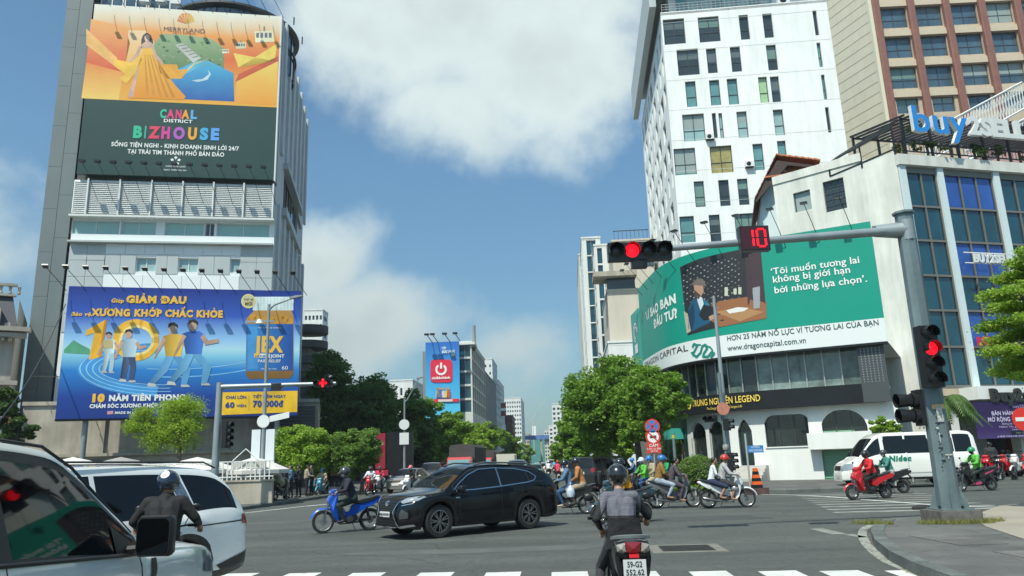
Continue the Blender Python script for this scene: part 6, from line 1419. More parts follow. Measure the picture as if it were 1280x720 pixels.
signal(cpole, Vector((-.55, -.1, zat(523))), 2, None, True, .24, R(-40)); MB().lathe([(0, -.18), (.27, -.18), (.27, -.14), (0, -.14)], 18, axis='y', c=(0, 0, zat(511))).build('round_sign', M('faded red sign', (.5, .2, .14), .5, var=.2, scale=8), cpole)
for z in (.6, .95, 1.3, 1.7): MB().lathe([(.11, z), (.13, z + .03), (.13, z + .2), (.11, z + .24)], 10).build('wrap', M('taped wrap', (.3, .29, .27), .7, var=.5, scale=12), cpole)
sred = ink(.70, .04, .03); sblue = ink(.03, .22, .55)
def disc(parent, z, r_, mat, y=-.06, x=0): MB().lathe([(0, y), (r_, y), (r_, y + .02), (0, y + .02)], 24, axis='y', c=(x, 0, z)).build('disc', mat, parent)
sg = thing('road_signs', 'pole with two round prohibition signs and a red plate beside the big tree', 'road sign', (AT(820, 600, 36).x, 36, .14))
def zs(py): return AT(820, py, 36).z - .14
MB().tube([(0, 0, 0), (0, 0, zs(525))], .05, 8).build('pole', steel, sg)
disc(sg, zs(533), .36, sred); disc(sg, zs(533), .29, sblue, -.065)
for a in (45, -45): m_ = MB(); m_.T = Matrix.Translation((0, 0, zs(533))) @ Matrix.Rotation(R(a), 4, 'Y'); m_.box(-.3, .3, -.072, -.067, -.035, .035); m_.build('cross_bar', sred, sg)
disc(sg, zs(546), .36, sred); disc(sg, zs(546), .27, white_print, -.065); m_ = MB(); m_.T = Matrix.Translation((0, 0, zs(546))) @ Matrix.Rotation(R(45), 4, 'Y'); m_.box(-.3, .3, -.072, -.067, -.03, .03); m_.build('cross_bar', sred, sg); MB().box(-.15, .15, -.071, -.066, zs(546) - .06, zs(546) + .06).build('print', ink(.05, .05, .05), sg)
MB().box(-.33, .33, -.07, -.05, zs(566), zs(554)).build('plate', sred, sg); text('lettering', 'CẤM', 0, zs(558.5), .14, white_print, sg, .02, 'c', y=-.08); text('lettering', '6-9H 16-20H', 0, zs(562), .09, white_print, sg, .01, 'c', y=-.08); text('lettering', 'XE TẢI', 0, zs(565), .08, white_print, sg, .01, 'c', y=-.08)
bp_ = thing('bollard_pole', 'plain teal pole with a yellow band left of the clipped bush', 'pole', (AT(846, 600, 36).x, 36, .14)); MB().tube([(0, 0, 0), (0, 0, AT(846, 545, 36).z)], .075, 10).build('pole', pole_teal, bp_); MB().tube([(0, 0, 2.35), (0, 0, 2.5)], .08, 10).build('band', ink(.6, .45, .05), bp_)
sn = thing('street_name_sign', 'blue street name sign on a pale pole before the cafe stairs', 'street sign', (AT(937, 600, 33).x, 33, .14))
MB().tube([(0, 0, 0), (0, 0, AT(937, 546, 33).z)], .045, 8).build('pole', M('pale green pole', (.35, .42, .38), .6), sn)
def sl(py): return AT(937, py, 33).z - .14
MB().box(.05, .72, -.03, 0, sl(566), sl(557)).build('name_plate', sblue, sn); text('lettering', 'ĐƯỜNG', .38, sl(560), .07, white_print, sn, .01, 'c', y=-.035); text('lettering', 'NAM KỲ KHỞI NGHĨA', .38, sl(564.5), .10, white_print, sn, .01, 'c', y=-.035, width=.58)
m_ = MB(); m_.T = Matrix.Rotation(R(70), 4, 'Z'); m_.box(.05, .6, -.03, 0, sl(556), sl(548)); m_.build('name_plate', sblue, sn)
nsn = thing('no_entry_sign', 'round red no entry sign with a white bar at the right edge', 'road sign', (AT(1281, 540, 24).x, 24, .1)); zn = AT(1281, 524, 24).z - .1
MB().tube([(0.05, .04, 0), (0.05, .04, zn)], .05, 8).build('pole', steel, nsn); disc(nsn, zn, .36, sred); MB().box(-.26, .26, -.07, -.062, zn - .06, zn + .06).build('bar', white_print, nsn)
cn = thing('traffic_post', 'orange and black striped plastic post on a dark block at the corner kerb', 'traffic cone', (AT(947, 617, 32.4).x, 32.4, .0))
MB().box(-.42, .42, -.25, .25, 0, .26).build('foot_block', M('dark red black block', (.09, .05, .045), .8, var=.3, scale=4), cn)
org = M('orange plastic', (.85, .13, .02), .45)
for i in range(6):
 z0, z1 = .26 + i * .135, .26 + (i + 1) * .135; r0, r1 = .2 - i * .02, .2 - (i + 1) * .02; b_ = i in (0, 2, 4)
 MB().prism([(-r0, z0), (r0, z0), (r1, z1), (-r1, z1)], -r1, r1, 'y').build('band', org if (i % 2 or i > 4) or i == 99 else black, cn) if True else None
wr = thing('overhead_cable', 'thin black cable running up from the left edge to the tower', 'cable'); pa, pb2 = AT(-30, 560, 30), AT(82, 380, 52)
MB().tube([pa.lerp(pb2, t / 8) - Vector((0, 0, 1.1 * math.sin(math.pi * t / 8))) for t in range(9)], .035, 5).build('cable', black, wr); MB().tube([AT(40, 470, 48), AT(84, 471, 52)], .03, 5).build('cable', black, wr)
ten = M('pale tent canvas', (.62, .60, .56), .8, var=.1, scale=1.5)
for i, (px, Y, r_, lab) in enumerate([(150, 36, 1.9, 'grey canvas parasol below the feathery tree'), (246, 37, 2.0, 'long white canvas parasol under the feathery tree'), (318, 37.5, 1.7, 'white canvas parasol left of the banner box'), (90, 36, 1.8, 'canvas parasol left of the concrete building ledge')]):
 b = AT(px, 585, Y); zt = AT(px, 575, Y).z; o = thing('parasol', lab, 'parasol', (b.x, b.y, .14), 0, 'market parasols')
 MB().lathe([(0, zt), (r_ * .4, zt - .18), (r_, zt - .62), (r_ * 1.0, zt - .8)], 12, sm=False).build('canopy', ten if i else M('grey canvas', (.3, .29, .28), .8, var=.1), o, fix=False); MB().tube([(0, 0, 0), (0, 0, zt)], .03, 6).build('pole', white_metal, o)
lw = thing('low_wall', 'low concrete wall with white railings behind the white minivan', 'wall', tuple(AT(70, 600, 35.5).xy) + (.14,), R(2)); Lw = (AT(342, 600, 36).x - AT(70, 600, 35.5).x)
MB().box(0, Lw, 0, .25, 0, 1.0).build('wall', concrete, lw); MB().box(-.05, Lw + .05, -.05, .3, 1.0, 1.08).build('coping', concrete, lw)
for k in range(46): x = k * Lw / 46; MB().box(x, x + .045, .1, .14, 1.08, 1.95).build('baluster', white_metal, lw)
for z in (1.2, 1.9): MB().box(0, Lw, .09, .15, z, z + .05).build('rail', white_metal, lw)
for k in (5,): x = k * Lw / 6.2; MB().tube([(x, .1, 1.95), (x + .6, .1, 2.5), (x + 1.2, .1, 1.95)], .03, 5).build('truss', white_metal, lw)
for k in range(3): MB().box(Lw * .35 + k * 2.2, Lw * .35 + k * 2.2 + 1.6, .35, .5, .9, 1.9).build('stacked_chairs', M('pale plastic', (.5, .5, .46), .5, var=.2, scale=6), lw)
yb = thing('hydrant', 'small yellow post by the foot of the tall lamp post', 'hydrant', tuple(AT(331, 618, 39.3).xy) + (.14,)); MB().box(-.14, .14, -.1, .1, 0, .75).build('body', ink(.65, .40, .02), yb)
MB().ell((0, 0, .78), (.14, .1, .1), 8, 5).build('cap', ink(.65, .40, .02), yb)
lan = thing('red_lantern', 'red lantern box hanging at the left of the round trees', 'lantern', tuple(AT(344, 587, 41))); MB().ell((0, 0, 0), (.36, .2, .22), 12, 8).build('shade', ink(.8, .06, .03), lan); MB().tube([(0, 0, .2), (0, 0, .7)], .02, 5).build('cord', black, lan)
vc = thing('vendor_stall', 'dim vendor stall with blue awning under the round trees', 'stall', tuple(AT(385, 600, 49.5).xy) + (.14,)); MB().box(-2.2, 2.2, 0, 1.5, 0, 2.0).build('counter', M('dark stall', (.05, .06, .08), .8, var=.5, scale=2), vc)
MB().prism([(-.9, 2.0), (.9, 2.35), (.9, 2.4), (-.9, 2.05)], -2.0, 2.0, 'x').build('awning', M('dull blue awning', (.03, .07, .12), .8, var=.2), vc)
for k in range(6): MB().box(-2 + k * .7, -1.5 + k * .7, -.25, .0, .4 + .3 * (k % 3), .95 + .3 * (k % 3)).build('goods', random.choice([ink(.3, .2, .1), ink(.1, .2, .3), ink(.35, .33, .3)]), vc)
ub_ = thing('pavement_rubble', 'dark lump of rubble on the tip of the near kerb', 'rubble', tuple(G(1152, 637))); MB().ell((0, 0, .05), (.28, .12, .09), 10, 6).build('lump', M('dark rubble', (.03, .03, .03), .9, var=.4, scale=15), ub_)
MB().ell((.2, .05, .03), (.12, .08, .06), 8, 5).build('lump', MATS['dark rubble'], ub_)
g_ = random.Random(2); mb = MB()
for i in range(260):
 t = g_.random(); k = int(t * (len(isl) - 1)); f_ = t * (len(isl) - 1) - k; a = Vector(isl[k]).lerp(Vector(isl[min(k + 1, len(isl) - 1)]), f_); a = a + Vector((-abs(g_.gauss(0, .12)) - .03, g_.gauss(0, .08))); s_ = g_.uniform(.01, .035); an = g_.uniform(0, 6.3)
 mb.face([(a.x + s_ * math.cos(an + q * 1.57), a.y + s_ * (.5 if q % 2 else 1) * math.sin(an + q * 1.57), .008 + .004 * q) for q in range(4)])
mb.build('leaf_litter', leafmat('dry leaf', (.20, .12, .04), (.35, .25, .10)), fix=False, label='dry leaves gathered along the near kerb', cat='leaves', kind='stuff')
# cars
rubber = M('tyre rubber', (.022, .022, .022), .8, var=.1); glass_car = M('tinted car glass', (.005, .006, .007), .03, 0, spec=.5); chrome = M('chrome', (.65, .66, .66), .12, 1)
alloy = M('machined alloy', (.42, .42, .42), .25, .9); under = M('car underside', (.01, .01, .01), .9); lens = M('headlight lens', (.35, .38, .4), .08, .3, coat=.8); redlens = M('tail light lens', (.30, .01, .012), .12, coat=.6)
trim = M('black car trim', (.015, .016, .017), .45); plate_w = M('white number plate', (.62, .64, .62), .5)
def paint(name, c, metal=.0, rough=.28, var=.0): return M(name, c, rough, metal, coat=1.0, var=var or .03, scale=.9)
def interp(c, x):
 if x <= c[0][0]: return c[0][1]
 for (a, b), (c_, d) in zip(c, c[1:]):
  if x <= c_: t = (x - a) / (c_ - a) if c_ > a else 0; return b + (d - b) * t
 return c[-1][1]
def smooth_curve(c, n=6):
 x = [p[0] for p in c]; out = []
 for i in range(len(c) - 1):
  p0, p1, p2, p3 = c[max(i - 1, 0)], c[i], c[i + 1], c[min(i + 2, len(c) - 1)]
  for k in range(n):
   t = k / n; h = p2[0] - p1[0]
   m1 = (p2[1] - p0[1]) / (p2[0] - p0[0]) * h if p2[0] != p0[0] else 0; m2 = (p3[1] - p1[1]) / (p3[0] - p1[0]) * h if p3[0] != p1[0] else 0
   lim = 3 * abs(p2[1] - p1[1]); m1 = max(-lim, min(lim, m1)); m2 = max(-lim, min(lim, m2))
   out.append((p1[0] + h * t, (2 * t ** 3 - 3 * t * t + 1) * p1[1] + (t ** 3 - 2 * t * t + t) * m1 + (-2 * t ** 3 + 3 * t * t) * p2[1] + (t ** 3 - t * t) * m2))
 out.append(c[-1]); return out
def wheel(parent, x, y, r, w_, spokes=10, double=True, rimmat=None, tyre=None, side=1, steer=0, thin=False):
 key = (r, w_, spokes, double, (rimmat or alloy).name)
 if key not in _wh:
  mb = MB(); p = [(r * .66, -w_ / 2 * .8), (r * .70, -w_ / 2), (r * .93, -w_ / 2), (r, -w_ / 2 * .78), (r, w_ / 2 * .78), (r * .93, w_ / 2), (r * .70, w_ / 2), (r * .66, w_ / 2 * .8)]
  mb.lathe(p, 36, axis='y'); mb.lathe([(0, 0), (r * .66, 0)], 24, axis='y'); t = mb.mesh('wheel', rubber, 40)
  mb = MB(); R0 = r * .68; mb.lathe([(R0, w_ * .30), (R0, w_ * .46), (R0 * .93, w_ * .47), (R0 * .90, w_ * .2)], 36, axis='y')
  mb.lathe([(0, w_ * .42), (R0 * .16, w_ * .42), (R0 * .2, w_ * .36), (R0 * .22, w_ * .2)], 14, axis='y')
  n_ = spokes
  for k in range(n_):
   a = 2 * math.pi * k / n_
   for q in ((-.12, .16) if double else (0,)):
    a0, a1 = a, a + q; c0, s0_, c1, s1_ = math.cos(a0), math.sin(a0), math.cos(a1), math.sin(a1); ww = R0 * (.055 if n_ > 5 else .11)
    for (y0, y1) in ((w_ * .34, w_ * .43),):
     A = [(R0 * .12 * c0 + s0_ * ww, y1, R0 * .12 * s0_ - c0 * ww), (R0 * .12 * c0 - s0_ * ww, y1, R0 * .12 * s0_ + c0 * ww), (R0 * .95 * c1 - s1_ * ww * .7, y1, R0 * .95 * s1_ + c1 * ww * .7), (R0 * .95 * c1 + s1_ * ww * .7, y1, R0 * .95 * s1_ - c1 * ww * .7)]
     B_ = [(p_[0], y0, p_[2]) for p_ in A]; ia = [mb.addv(p_) for p_ in A]; ib = [mb.addv(p_) for p_ in B_]; mb.fi(ia); 
     for q_ in range(4): mb.fi((ia[q_], ib[q_], ib[(q_ + 1) % 4], ia[(q_ + 1) % 4]))
  _wh[key] = (t, mb.mesh('rim', rimmat or alloy, 30))
 t, ri = _wh[key]; o = link('wheel', t, parent, (x, y, r), 0); o.rotation_euler = (0, random.uniform(0, 1), (0 if side > 0 else math.pi) + steer); link('rim', ri, o); return o
_wh = {}
def car(name, label, cat, S, group=None):
 root = thing(name, label, cat, (0, 0, 0), 0, group)
 X1 = S['top'][-1][0]; L2, top, belt, bot, hw = S['L'] / 2, smooth_curve(S['top']), smooth_curve(S['belt']), S['bot'], smooth_curve(S['hw'])
 ax, r = S['axles'], S['r']; ar = r * 1.16; arz = r * 1.02; tumb = S.get('tumble', .36)
 brk = {-L2, X1}; wins = S['wins']; doors = S.get('doors', []); seams = set()
 for a, b in wins: brk |= {a, b}
 for a, b in doors: seams |= {a, b}
 for s_ in seams: brk |= {s_ - .006, s_ + .006}
 brk |= {*S['ws'], *S['rw']} | {p[0] for p in S['top']}
 xs = sorted(brk); full = [xs[0]]
 for a, b in zip(xs, xs[1:]):
  n = max(1, int((b - a) / (S.get('step', .06)))); full += [a + (b - a) * (k + 1) / n for k in range(n)]
 xs = full; UF = [0, .05, .5, .90, 1]; sh = S.get('shear', [(-9, 0), (9, 0)])
 def sec(x):
  zt = interp(top, x); h = interp(hw, x); zs = min(interp(belt, x), zt - .05); zb = interp(bot, x)
  for a in ax:
   d = abs(x - a)
   if d < ar: zb = max(zb, arz * .98 + math.sqrt(ar * ar - d * d) - .02 * r if False else r + math.sqrt(max(0, ar * ar - d * d)) * 1.0 - .0)
  zb = min(zb, zs - .12); P = []
  cr_ = S.get('crease', .62)
  z1 = zb; hh = zs - zb
  P += [(h - .05, z1), (h - .012, zb + .10 * hh), (h + .0, zb + .28 * hh), (h - .008, zb + .5 * hh), (h - .004, zb + .72 * hh), (h - .02, zb + .90 * hh), (h - .045, zs)]
  up = max(0.0, zt - .075 - zs); yr = h - .05 - tumb * up
  for u in UF[1:]: P.append((h - .05 - tumb * up * (u ** 1.15), zs + up * u))
  P.append((yr - .035, zs + up + .045 * min(1, up * 4 + .3))); zr = P[-1][1]
  P.append((yr * .72, zt - .018)); P.append((yr * .38, zt - .004)); P.append((0, zt)); return P
 secs = [sec(x) for x in xs]; M_ = len(secs[0]); V = []; idx = {}
 for s_ in (1, -1):
  for i, x in enumerate(xs):
   for j, (y, z) in enumerate(secs[i]):
    if s_ == -1 and j == M_ - 1: idx[(s_, i, j)] = idx[(1, i, j)]; continue
    xx = x + (interp(sh, x) * max(0, z - secs[i][6][1]) if j > 6 else 0)
    idx[(s_, i, j)] = len(V); V.append((xx, y * s_, z))
 cls = {}
 def add(c, f): cls.setdefault(c, []).append(f)
 for s_ in (1, -1):
  for i in range(len(xs) - 1):
   xm = (xs[i] + xs[i + 1]) / 2; seam = any(abs(xm - q) < .007 for q in seams)
   for j in range(M_ - 1):
    f = (idx[(s_, i, j)], idx[(s_, i + 1, j)], idx[(s_, i + 1, j + 1)], idx[(s_, i, j + 1)]); f = f if s_ == 1 else f[::-1]
    c = 'body'; upz = secs[i][10][1] - secs[i][6][1]; upz2 = secs[i + 1][10][1] - secs[i + 1][6][1]
    wi = next((k for k, (a, b) in enumerate(wins) if a < xm < b), None)
    if 6 <= j < 10:
     if wi is not None and 7 <= j < 9 and min(upz, upz2) > .02: c = 'win%d_%d' % (wi, s_)
     elif min(upz, upz2) > .02 and wins[0][0] - .02 < xm < wins[-1][1] + .05: c = 'frame'
    elif j >= 11:
     if S['ws'][0] < xm < S['ws'][1] and j >= 11: c = 'windshield'
     elif S['rw'][0] < xm < S['rw'][1]: c = 'rear_window'
    elif j < 6:
     if seam: c = 'trim'
     elif j == 0 and S.get('cladding', True): c = 'trim'
     else:
      for a in ax:
       if abs(xm - a) < ar * 1.13 and secs[i][1][1] < r + math.sqrt(max(0, (ar * 1.2) ** 2 - (xm - a) ** 2)) and j <= 1 and S.get('arch', True): c = 'trim'
      di = next((k for k, (a, b) in enumerate(doors) if a < xm < b), None)
      if c == 'body' and di is not None: c = 'door%d_%d' % (di, s_)
    if seam and j < 6: c = 'trim'
    add(c, f)
 for e, i in ((0, 0), (1, len(xs) - 1)):
  loop = [idx[(1, i, j)] for j in range(M_)] + [idx[(-1, i, j)] for j in range(M_ - 2, -1, -1)]
  add('body', loop if e else loop[::-1])
 for i in range(len(xs) - 1): add('under', (idx[(1, i, 0)], idx[(-1, i, 0)], idx[(-1, i + 1, 0)], idx[(1, i + 1, 0)]))
 pm = S['paint']; mats = {'body': pm, 'trim': trim, 'frame': S.get('framemat', trim), 'under': under}
 def sub(nm, fl, mat_):
  us = sorted({v for f in fl for v in f[0]}); mp = {v: k for k, v in enumerate(us)}
  me = bpy.data.meshes.new(nm); me.from_pydata([V[v] for v in us], [], [[mp[v] for v in f[0]] for f in fl]); ml = list(dict.fromkeys(f[1] for f in fl))
  for q in ml: me.materials.append(q)
  me.polygons.foreach_set('material_index', [ml.index(f[1]) for f in fl]); me.shade_smooth(); me.set_sharp_from_angle(angle=R(38)); return link(nm, me, root)
 body = sub('body', [(f, mats[c]) for c in ('body', 'trim', 'frame', 'under') for f in cls.get(c, [])], None)
 for c, fl in cls.items():
  if c.startswith('win') and c != 'windshield': sub('window', [(f, glass_car) for f in fl], None)
  elif c.startswith('door'):
   d = sub('door', [(f, pm) for f in fl], None)
  elif c in ('windshield', 'rear_window'): sub(c, [(f, glass_car) for f in fl], None)
 bvh = BVHTree.FromPolygons([Vector(v) for v in V], [f for c in cls.values() for f in c])
 MB().box(-L2 + .25, L2 - .25, -interp(hw, 0) + .28, interp(hw, 0) - .28, interp(bot, 0) + .02, min(interp(belt, 0) - .1, interp(top, L2 - .25) - .12, interp(top, .25 - L2) - .12)).build('body_core', under, root)  # black inner block added to close the body and keep wheel arches dark
 tr = interp(hw, 0) - .115
 for a, wa in ((ax[0], 0), (ax[1], S.get('steer', 0))):
  for s_ in (1, -1): wheel(root, a, s_ * (tr if not S.get('track') else S['track']), r, .225, S.get('spokes', 10), S.get('double', True), S.get('rim'), side=s_, steer=wa)
 root['_'] = 0; del root['_']
 return root, bvh
def patch(root, bvh, outline, axis, mat, name, lift=.008, ends=1, cell=.06, thick=0):
 bm = bmesh.new(); vs = [bm.verts.new((p[0], 0, p[1])) for p in outline]; f = bm.faces.new(vs); bmesh.ops.triangulate(bm, faces=[f])
 for _ in range(3):
  lng = [e for e in bm.edges if e.calc_length() > cell]
  if lng: bmesh.ops.subdivide_edges(bm, edges=lng, cuts=1); bmesh.ops.triangulate(bm, faces=bm.faces[:])
 res = []
 bm.verts.index_update()
 for v in bm.verts:
  a, z = v.co.x, v.co.z
  o, d = (Vector((6 * ends, a, z)), Vector((-ends, 0, 0))) if axis == 'x' else (Vector((a, 3 * ends, z)), Vector((0, -ends, 0)))
  h = bvh.ray_cast(o, d)
  if h[0] is None:
   n_ = bvh.find_nearest(Vector((L_ * ends, a, z)) if axis == 'x' and (L_ := 2.3) else Vector((a, ends, z))); h = (n_[0],)
  res.append(h[0] - d * lift)
 mb = MB(); mb.v = [tuple(p) for p in res]
 for f in bm.faces: mb.fi([v.index for v in f.verts], 0, True)
 if thick:
  n = len(res); mb.v += [tuple(p + d * thick) for p in res]
  for e in bm.edges:
   if len(e.link_faces) == 1: mb.fi((e.verts[0].index, e.verts[1].index, e.verts[1].index + n, e.verts[0].index + n))
 bm.free(); return mb.build(name, mat, root, fix=False)
def mirror_y(p): return [(-a, b) for a, b in p][::-1]
def both(root, bvh, outline, mat, name, **k):
 patch(root, bvh, outline, 'x', mat, name, **k); patch(root, bvh, mirror_y(outline), 'x', mat, name, **k)
def sides(root, bvh, outline, mat, name, **k):
 for s_ in (1, -1): patch(root, bvh, outline, 'y', mat, name, ends=s_, **k)
def side_mirrors(root, x, y, z, mat, s_=1.0, glassm=None, tall=1.0):
 for s in (1, -1):
  mb = MB(); w_, h_, d_ = .22 * s_, .17 * s_ * tall, .13 * s_; yc = s * (y + w_ / 2 + .03); rings = []
  for dx, k in ((-d_ * .5, .92), (-d_ * .3, 1), (d_ * .1, .97), (d_ * .45, .72), (d_ * .55, .4)):
   rings.append([(x + dx, yc + w_ / 2 * k * cx_, z + h_ / 2 * k * cz_) for cx_, cz_ in ((-.85, -1), (.85, -1), (1, -.8), (1, .75), (.8, 1), (-.8, 1), (-1, .8), (-1, -.85))])
  mb.loft(rings, 0, True, True, True); m_ = mb.build('mirror', mat, root, angle=40)
  MB().tube([(x, s * (y - .06), z - h_ * .35), (x, yc, z - h_ * .3)], .028 * s_, 6).build('stalk', trim, m_)
  g = MB(); g.face([(x - d_ * .5 - .004, yc + w_ / 2 * .86 * a, z + h_ / 2 * .84 * b) for a, b in ((-.85, -1), (.85, -1), (1, -.8), (1, .75), (.8, 1), (-.8, 1), (-1, .8), (-1, -.85))]); g.build('mirror_glass', glassm or M('mirror glass', (.5, .52, .52), .03, 1), m_, fix=False)
def place(root, x, y, ang): root.location = (x, y, 0); root.rotation_euler = (0, 0, ang)
# black crossover in the middle of the junction
black_p = M('black car paint', (.003, .0035, .005), .16, 0, coat=.35, spec=.35)
LX = dict(L=4.64, top=[(-2.32, .88), (-2.29, 1.06), (-2.16, 1.24), (-1.95, 1.40), (-1.6, 1.53), (-1.0, 1.60), (-.2, 1.635), (.30, 1.60), (.50, 1.55), (1.22, 1.115), (1.32, 1.08), (1.9, 1.01), (2.15, .93), (2.27, .80), (2.32, .62)],
  belt=[(-2.32, 1.0), (-1.7, 1.14), (-1.2, 1.11), (-.4, 1.045), (.6, .995), (1.3, .985), (2.0, .86), (2.32, .62)], bot=[(-2.32, .34), (-2.0, .26), (-1.0, .23), (2.0, .22), (2.32, .26)],
  hw=[(-2.32, .70), (-2.22, .83), (-1.9, .905), (-1.24, .935), (-.6, .905), (.6, .90), (1.42, .935), (1.85, .90), (2.12, .78), (2.26, .62), (2.32, .5)], axles=(-1.24, 1.42), r=.37,
  wins=[(-1.72, -1.30), (-1.27, -.42), (-.36, .98)], doors=[(-1.05, -.39), (-.39, .86)], ws=(.46, 1.24), rw=(-2.2, -1.72), paint=black_p, tumble=.44, step=.05, spokes=7, steer=R(0), rim=M('two tone alloy', (.30, .30, .30), .25, .9), shear=[(-2.4, 0), (-1.74, .25), (-1.3, .22), (-.8, 0), (9, 0)])
lx, bv = car('black_crossover', 'black crossover with chrome trimmed windows turning across the junction', 'car', LX)
spg = [(-.50, .30), (.50, .30), (.36, .50), (.30, .62), (.46, .86), (.40, .90), (-.40, .90), (-.46, .86), (-.30, .62), (-.36, .50)]
patch(lx, bv, [(a * .98, b) for a, b in spg], 'x', M('black grille', (.01, .01, .011), .5, .3), 'grille', lift=.014)
for k in range(9): z = .34 + k * .06; hw_ = .30 + .15 * abs(z - .58) / .3; patch(lx, bv, [(-hw_, z), (hw_, z), (hw_, z + .018), (-hw_, z + .018)], 'x', M('grille bar', (.05, .05, .052), .3, .7), 'grille_bar', lift=.024, cell=.12)
for s_ in (1, -1):
 for a, b in (((.53, .31), (.37, .52)), ((.37, .52), (.33, .62)), ((.33, .62), (.49, .88))):
  q = [(a[0] * s_, a[1]), (b[0] * s_, b[1]), ((b[0] + .035) * s_, b[1]), ((a[0] + .035) * s_, a[1])]; patch(lx, bv, q if s_ > 0 else q[::-1], 'x', chrome, 'grille_frame', lift=.03)
patch(lx, bv, ring2(0, .80, .085, .06, 16), 'x', chrome, 'emblem', lift=.03); patch(lx, bv, ring2(0, .80, .06, .04, 16), 'x', black, 'emblem', lift=.034); patch(lx, bv, [(-.03, .84), (-.01, .84), (.0, .79), (.05, .79), (.05, .775), (-.02, .775)], 'x', chrome, 'emblem', lift=.037)
pt = patch(lx, bv, [(-.24, .50), (.24, .50), (.24, .62), (-.24, .62)], 'x', plate_w, 'number_plate', lift=.045)
MB().box(2.375, 2.38, -.06, .24, .5, .6).build('number_plate', plate_w, lx); 
for k, y in enumerate((-.2, -.15, -.1, -.03, .03, .09, .15, .2)): MB().box(2.385, 2.39, y - .015, y + .015, .535, .585).build('plate_digit', ink(.04, .04, .04), lx)
both(lx, bv, [(.50, .84), (.60, .80), (.84, .86), (.88, .95), (.80, .955), (.60, .92)], lens, 'headlight', lift=.012)
both(lx, bv, [(.58, .745), (.78, .79), (.80, .805), (.58, .765)], chrome, 'day_light', lift=.016)
both(lx, bv, [(.56, .46), (.74, .48), (.74, .60), (.60, .68), (.56, .58)], M('dark vent', (.05, .055, .055), .4), 'bumper_vent', lift=.01)
both(lx, bv, [(0.02, .235), (.5, .235), (.84, .30), (.82, .345), (.5, .29), (.02, .29)], M('silver bumper lip', (.5, .5, .5), .25, .8), 'bumper_lip', lift=.03)
for s_ in (1, -1):
 def st_(pts, w_=.022, nm='window_trim', l_=.012):
  v, f = stroke(pts, w_)
  for q in f: patch(lx, bv, [v[i] for i in q] , 'y', chrome, nm, lift=l_, ends=s_)
 st_([(1.02, 1.03), (.4, 1.035), (-.4, 1.075), (-1.2, 1.14), (-1.42, 1.18), (-1.52, 1.27), (-1.32, 1.40), (-.9, 1.485), (-.3, 1.52), (.15, 1.50), (.5, 1.38), (.85, 1.17), (1.02, 1.03)])
 st_([(-.39, 1.09), (-.37, 1.50)], .03)
 patch(lx, bv, [(.86, .86), (.98, .86), (.98, .885), (.86, .885)], 'y', chrome, 'badge', ends=s_)
 for x in (.0, -1.0): MB().tube([(x, s_ * .925, .93), (x + .09, s_ * .945, .935), (x + .18, s_ * .925, .94)], .014, 6).build('door_handle', black_p, lx)
 MB().tube([(-1.5, s_ * .66, 1.56), (-1.3, s_ * .66, 1.61), (0, s_ * .67, 1.66), (.3, s_ * .68, 1.60)], .022, 6).build('roof_rail', M('satin rail', (.2, .2, .2), .3, .8), lx)
both(lx, bv, [(.45, .98), (.80, .95), (.83, 1.05), (.5, 1.07)], redlens, 'tail_light', lift=.012, ends=-1)
side_mirrors(lx, .92, .90, 1.06, black_p)
lf, lr = G(560, 672), G(667, 661); mid = (lf + lr) / 2; ang = math.atan2(lf.y - lr.y, lf.x - lr.x)
nl = Vector((-math.sin(ang), math.cos(ang), 0)); c0 = mid - nl * .82 - Vector((math.cos(ang), math.sin(ang), 0)) * .09
place(lx, c0.x - .17, c0.y, ang)
# silver white off-roader close by on the left
sil = paint('pearl white paint', (.74, .75, .70), rough=.22)
RR_ = dict(L=4.95, top=[(-2.47, .9), (-2.45, 1.2), (-2.36, 1.55), (-2.2, 1.76), (-1.6, 1.85), (-.4, 1.88), (.15, 1.85), (.42, 1.78), (1.12, 1.26), (1.24, 1.215), (2.0, 1.12), (2.3, 1.02), (2.42, .90), (2.475, .75)],
  belt=[(-2.47, 1.32), (-.6, 1.235), (.9, 1.125), (1.3, 1.10), (2.0, 1.03), (2.3, .93), (2.475, .7)], bot=[(-2.47, .45), (-2, .3), (2, .3), (2.475, .36)],
  hw=[(-2.47, .78), (-2.35, .92), (-1.9, .98), (-.6, .985), (1.5, .985), (2.05, .95), (2.3, .83), (2.42, .68), (2.475, .55)], axles=(-1.42, 1.5), r=.39,
  wins=[(-2.1, -1.35), (-1.28, -.36), (-.24, 1.02)], doors=[(-1.2, -.3), (-.3, 1.05)], ws=(.36, 1.16), rw=(-2.42, -2.2), paint=sil, tumble=.36, step=.05, spokes=7)
for key_ in ('top', 'belt', 'bot', 'hw'): RR_[key_] = [(x + (.22 * min(1, max(0, (x - 1.24) / .6))), z) for x, z in RR_[key_]]
RR_['L'] = 4.95; 
rr, bv = car('white_offroader', 'pearl white off-roader close by at the left edge with dark glass', 'car', RR_)
side_mirrors(rr, .92, .97, 1.25, trim, 1.08, M('dark mirror glass', (.03, .032, .035), .03, .9), 1.42)
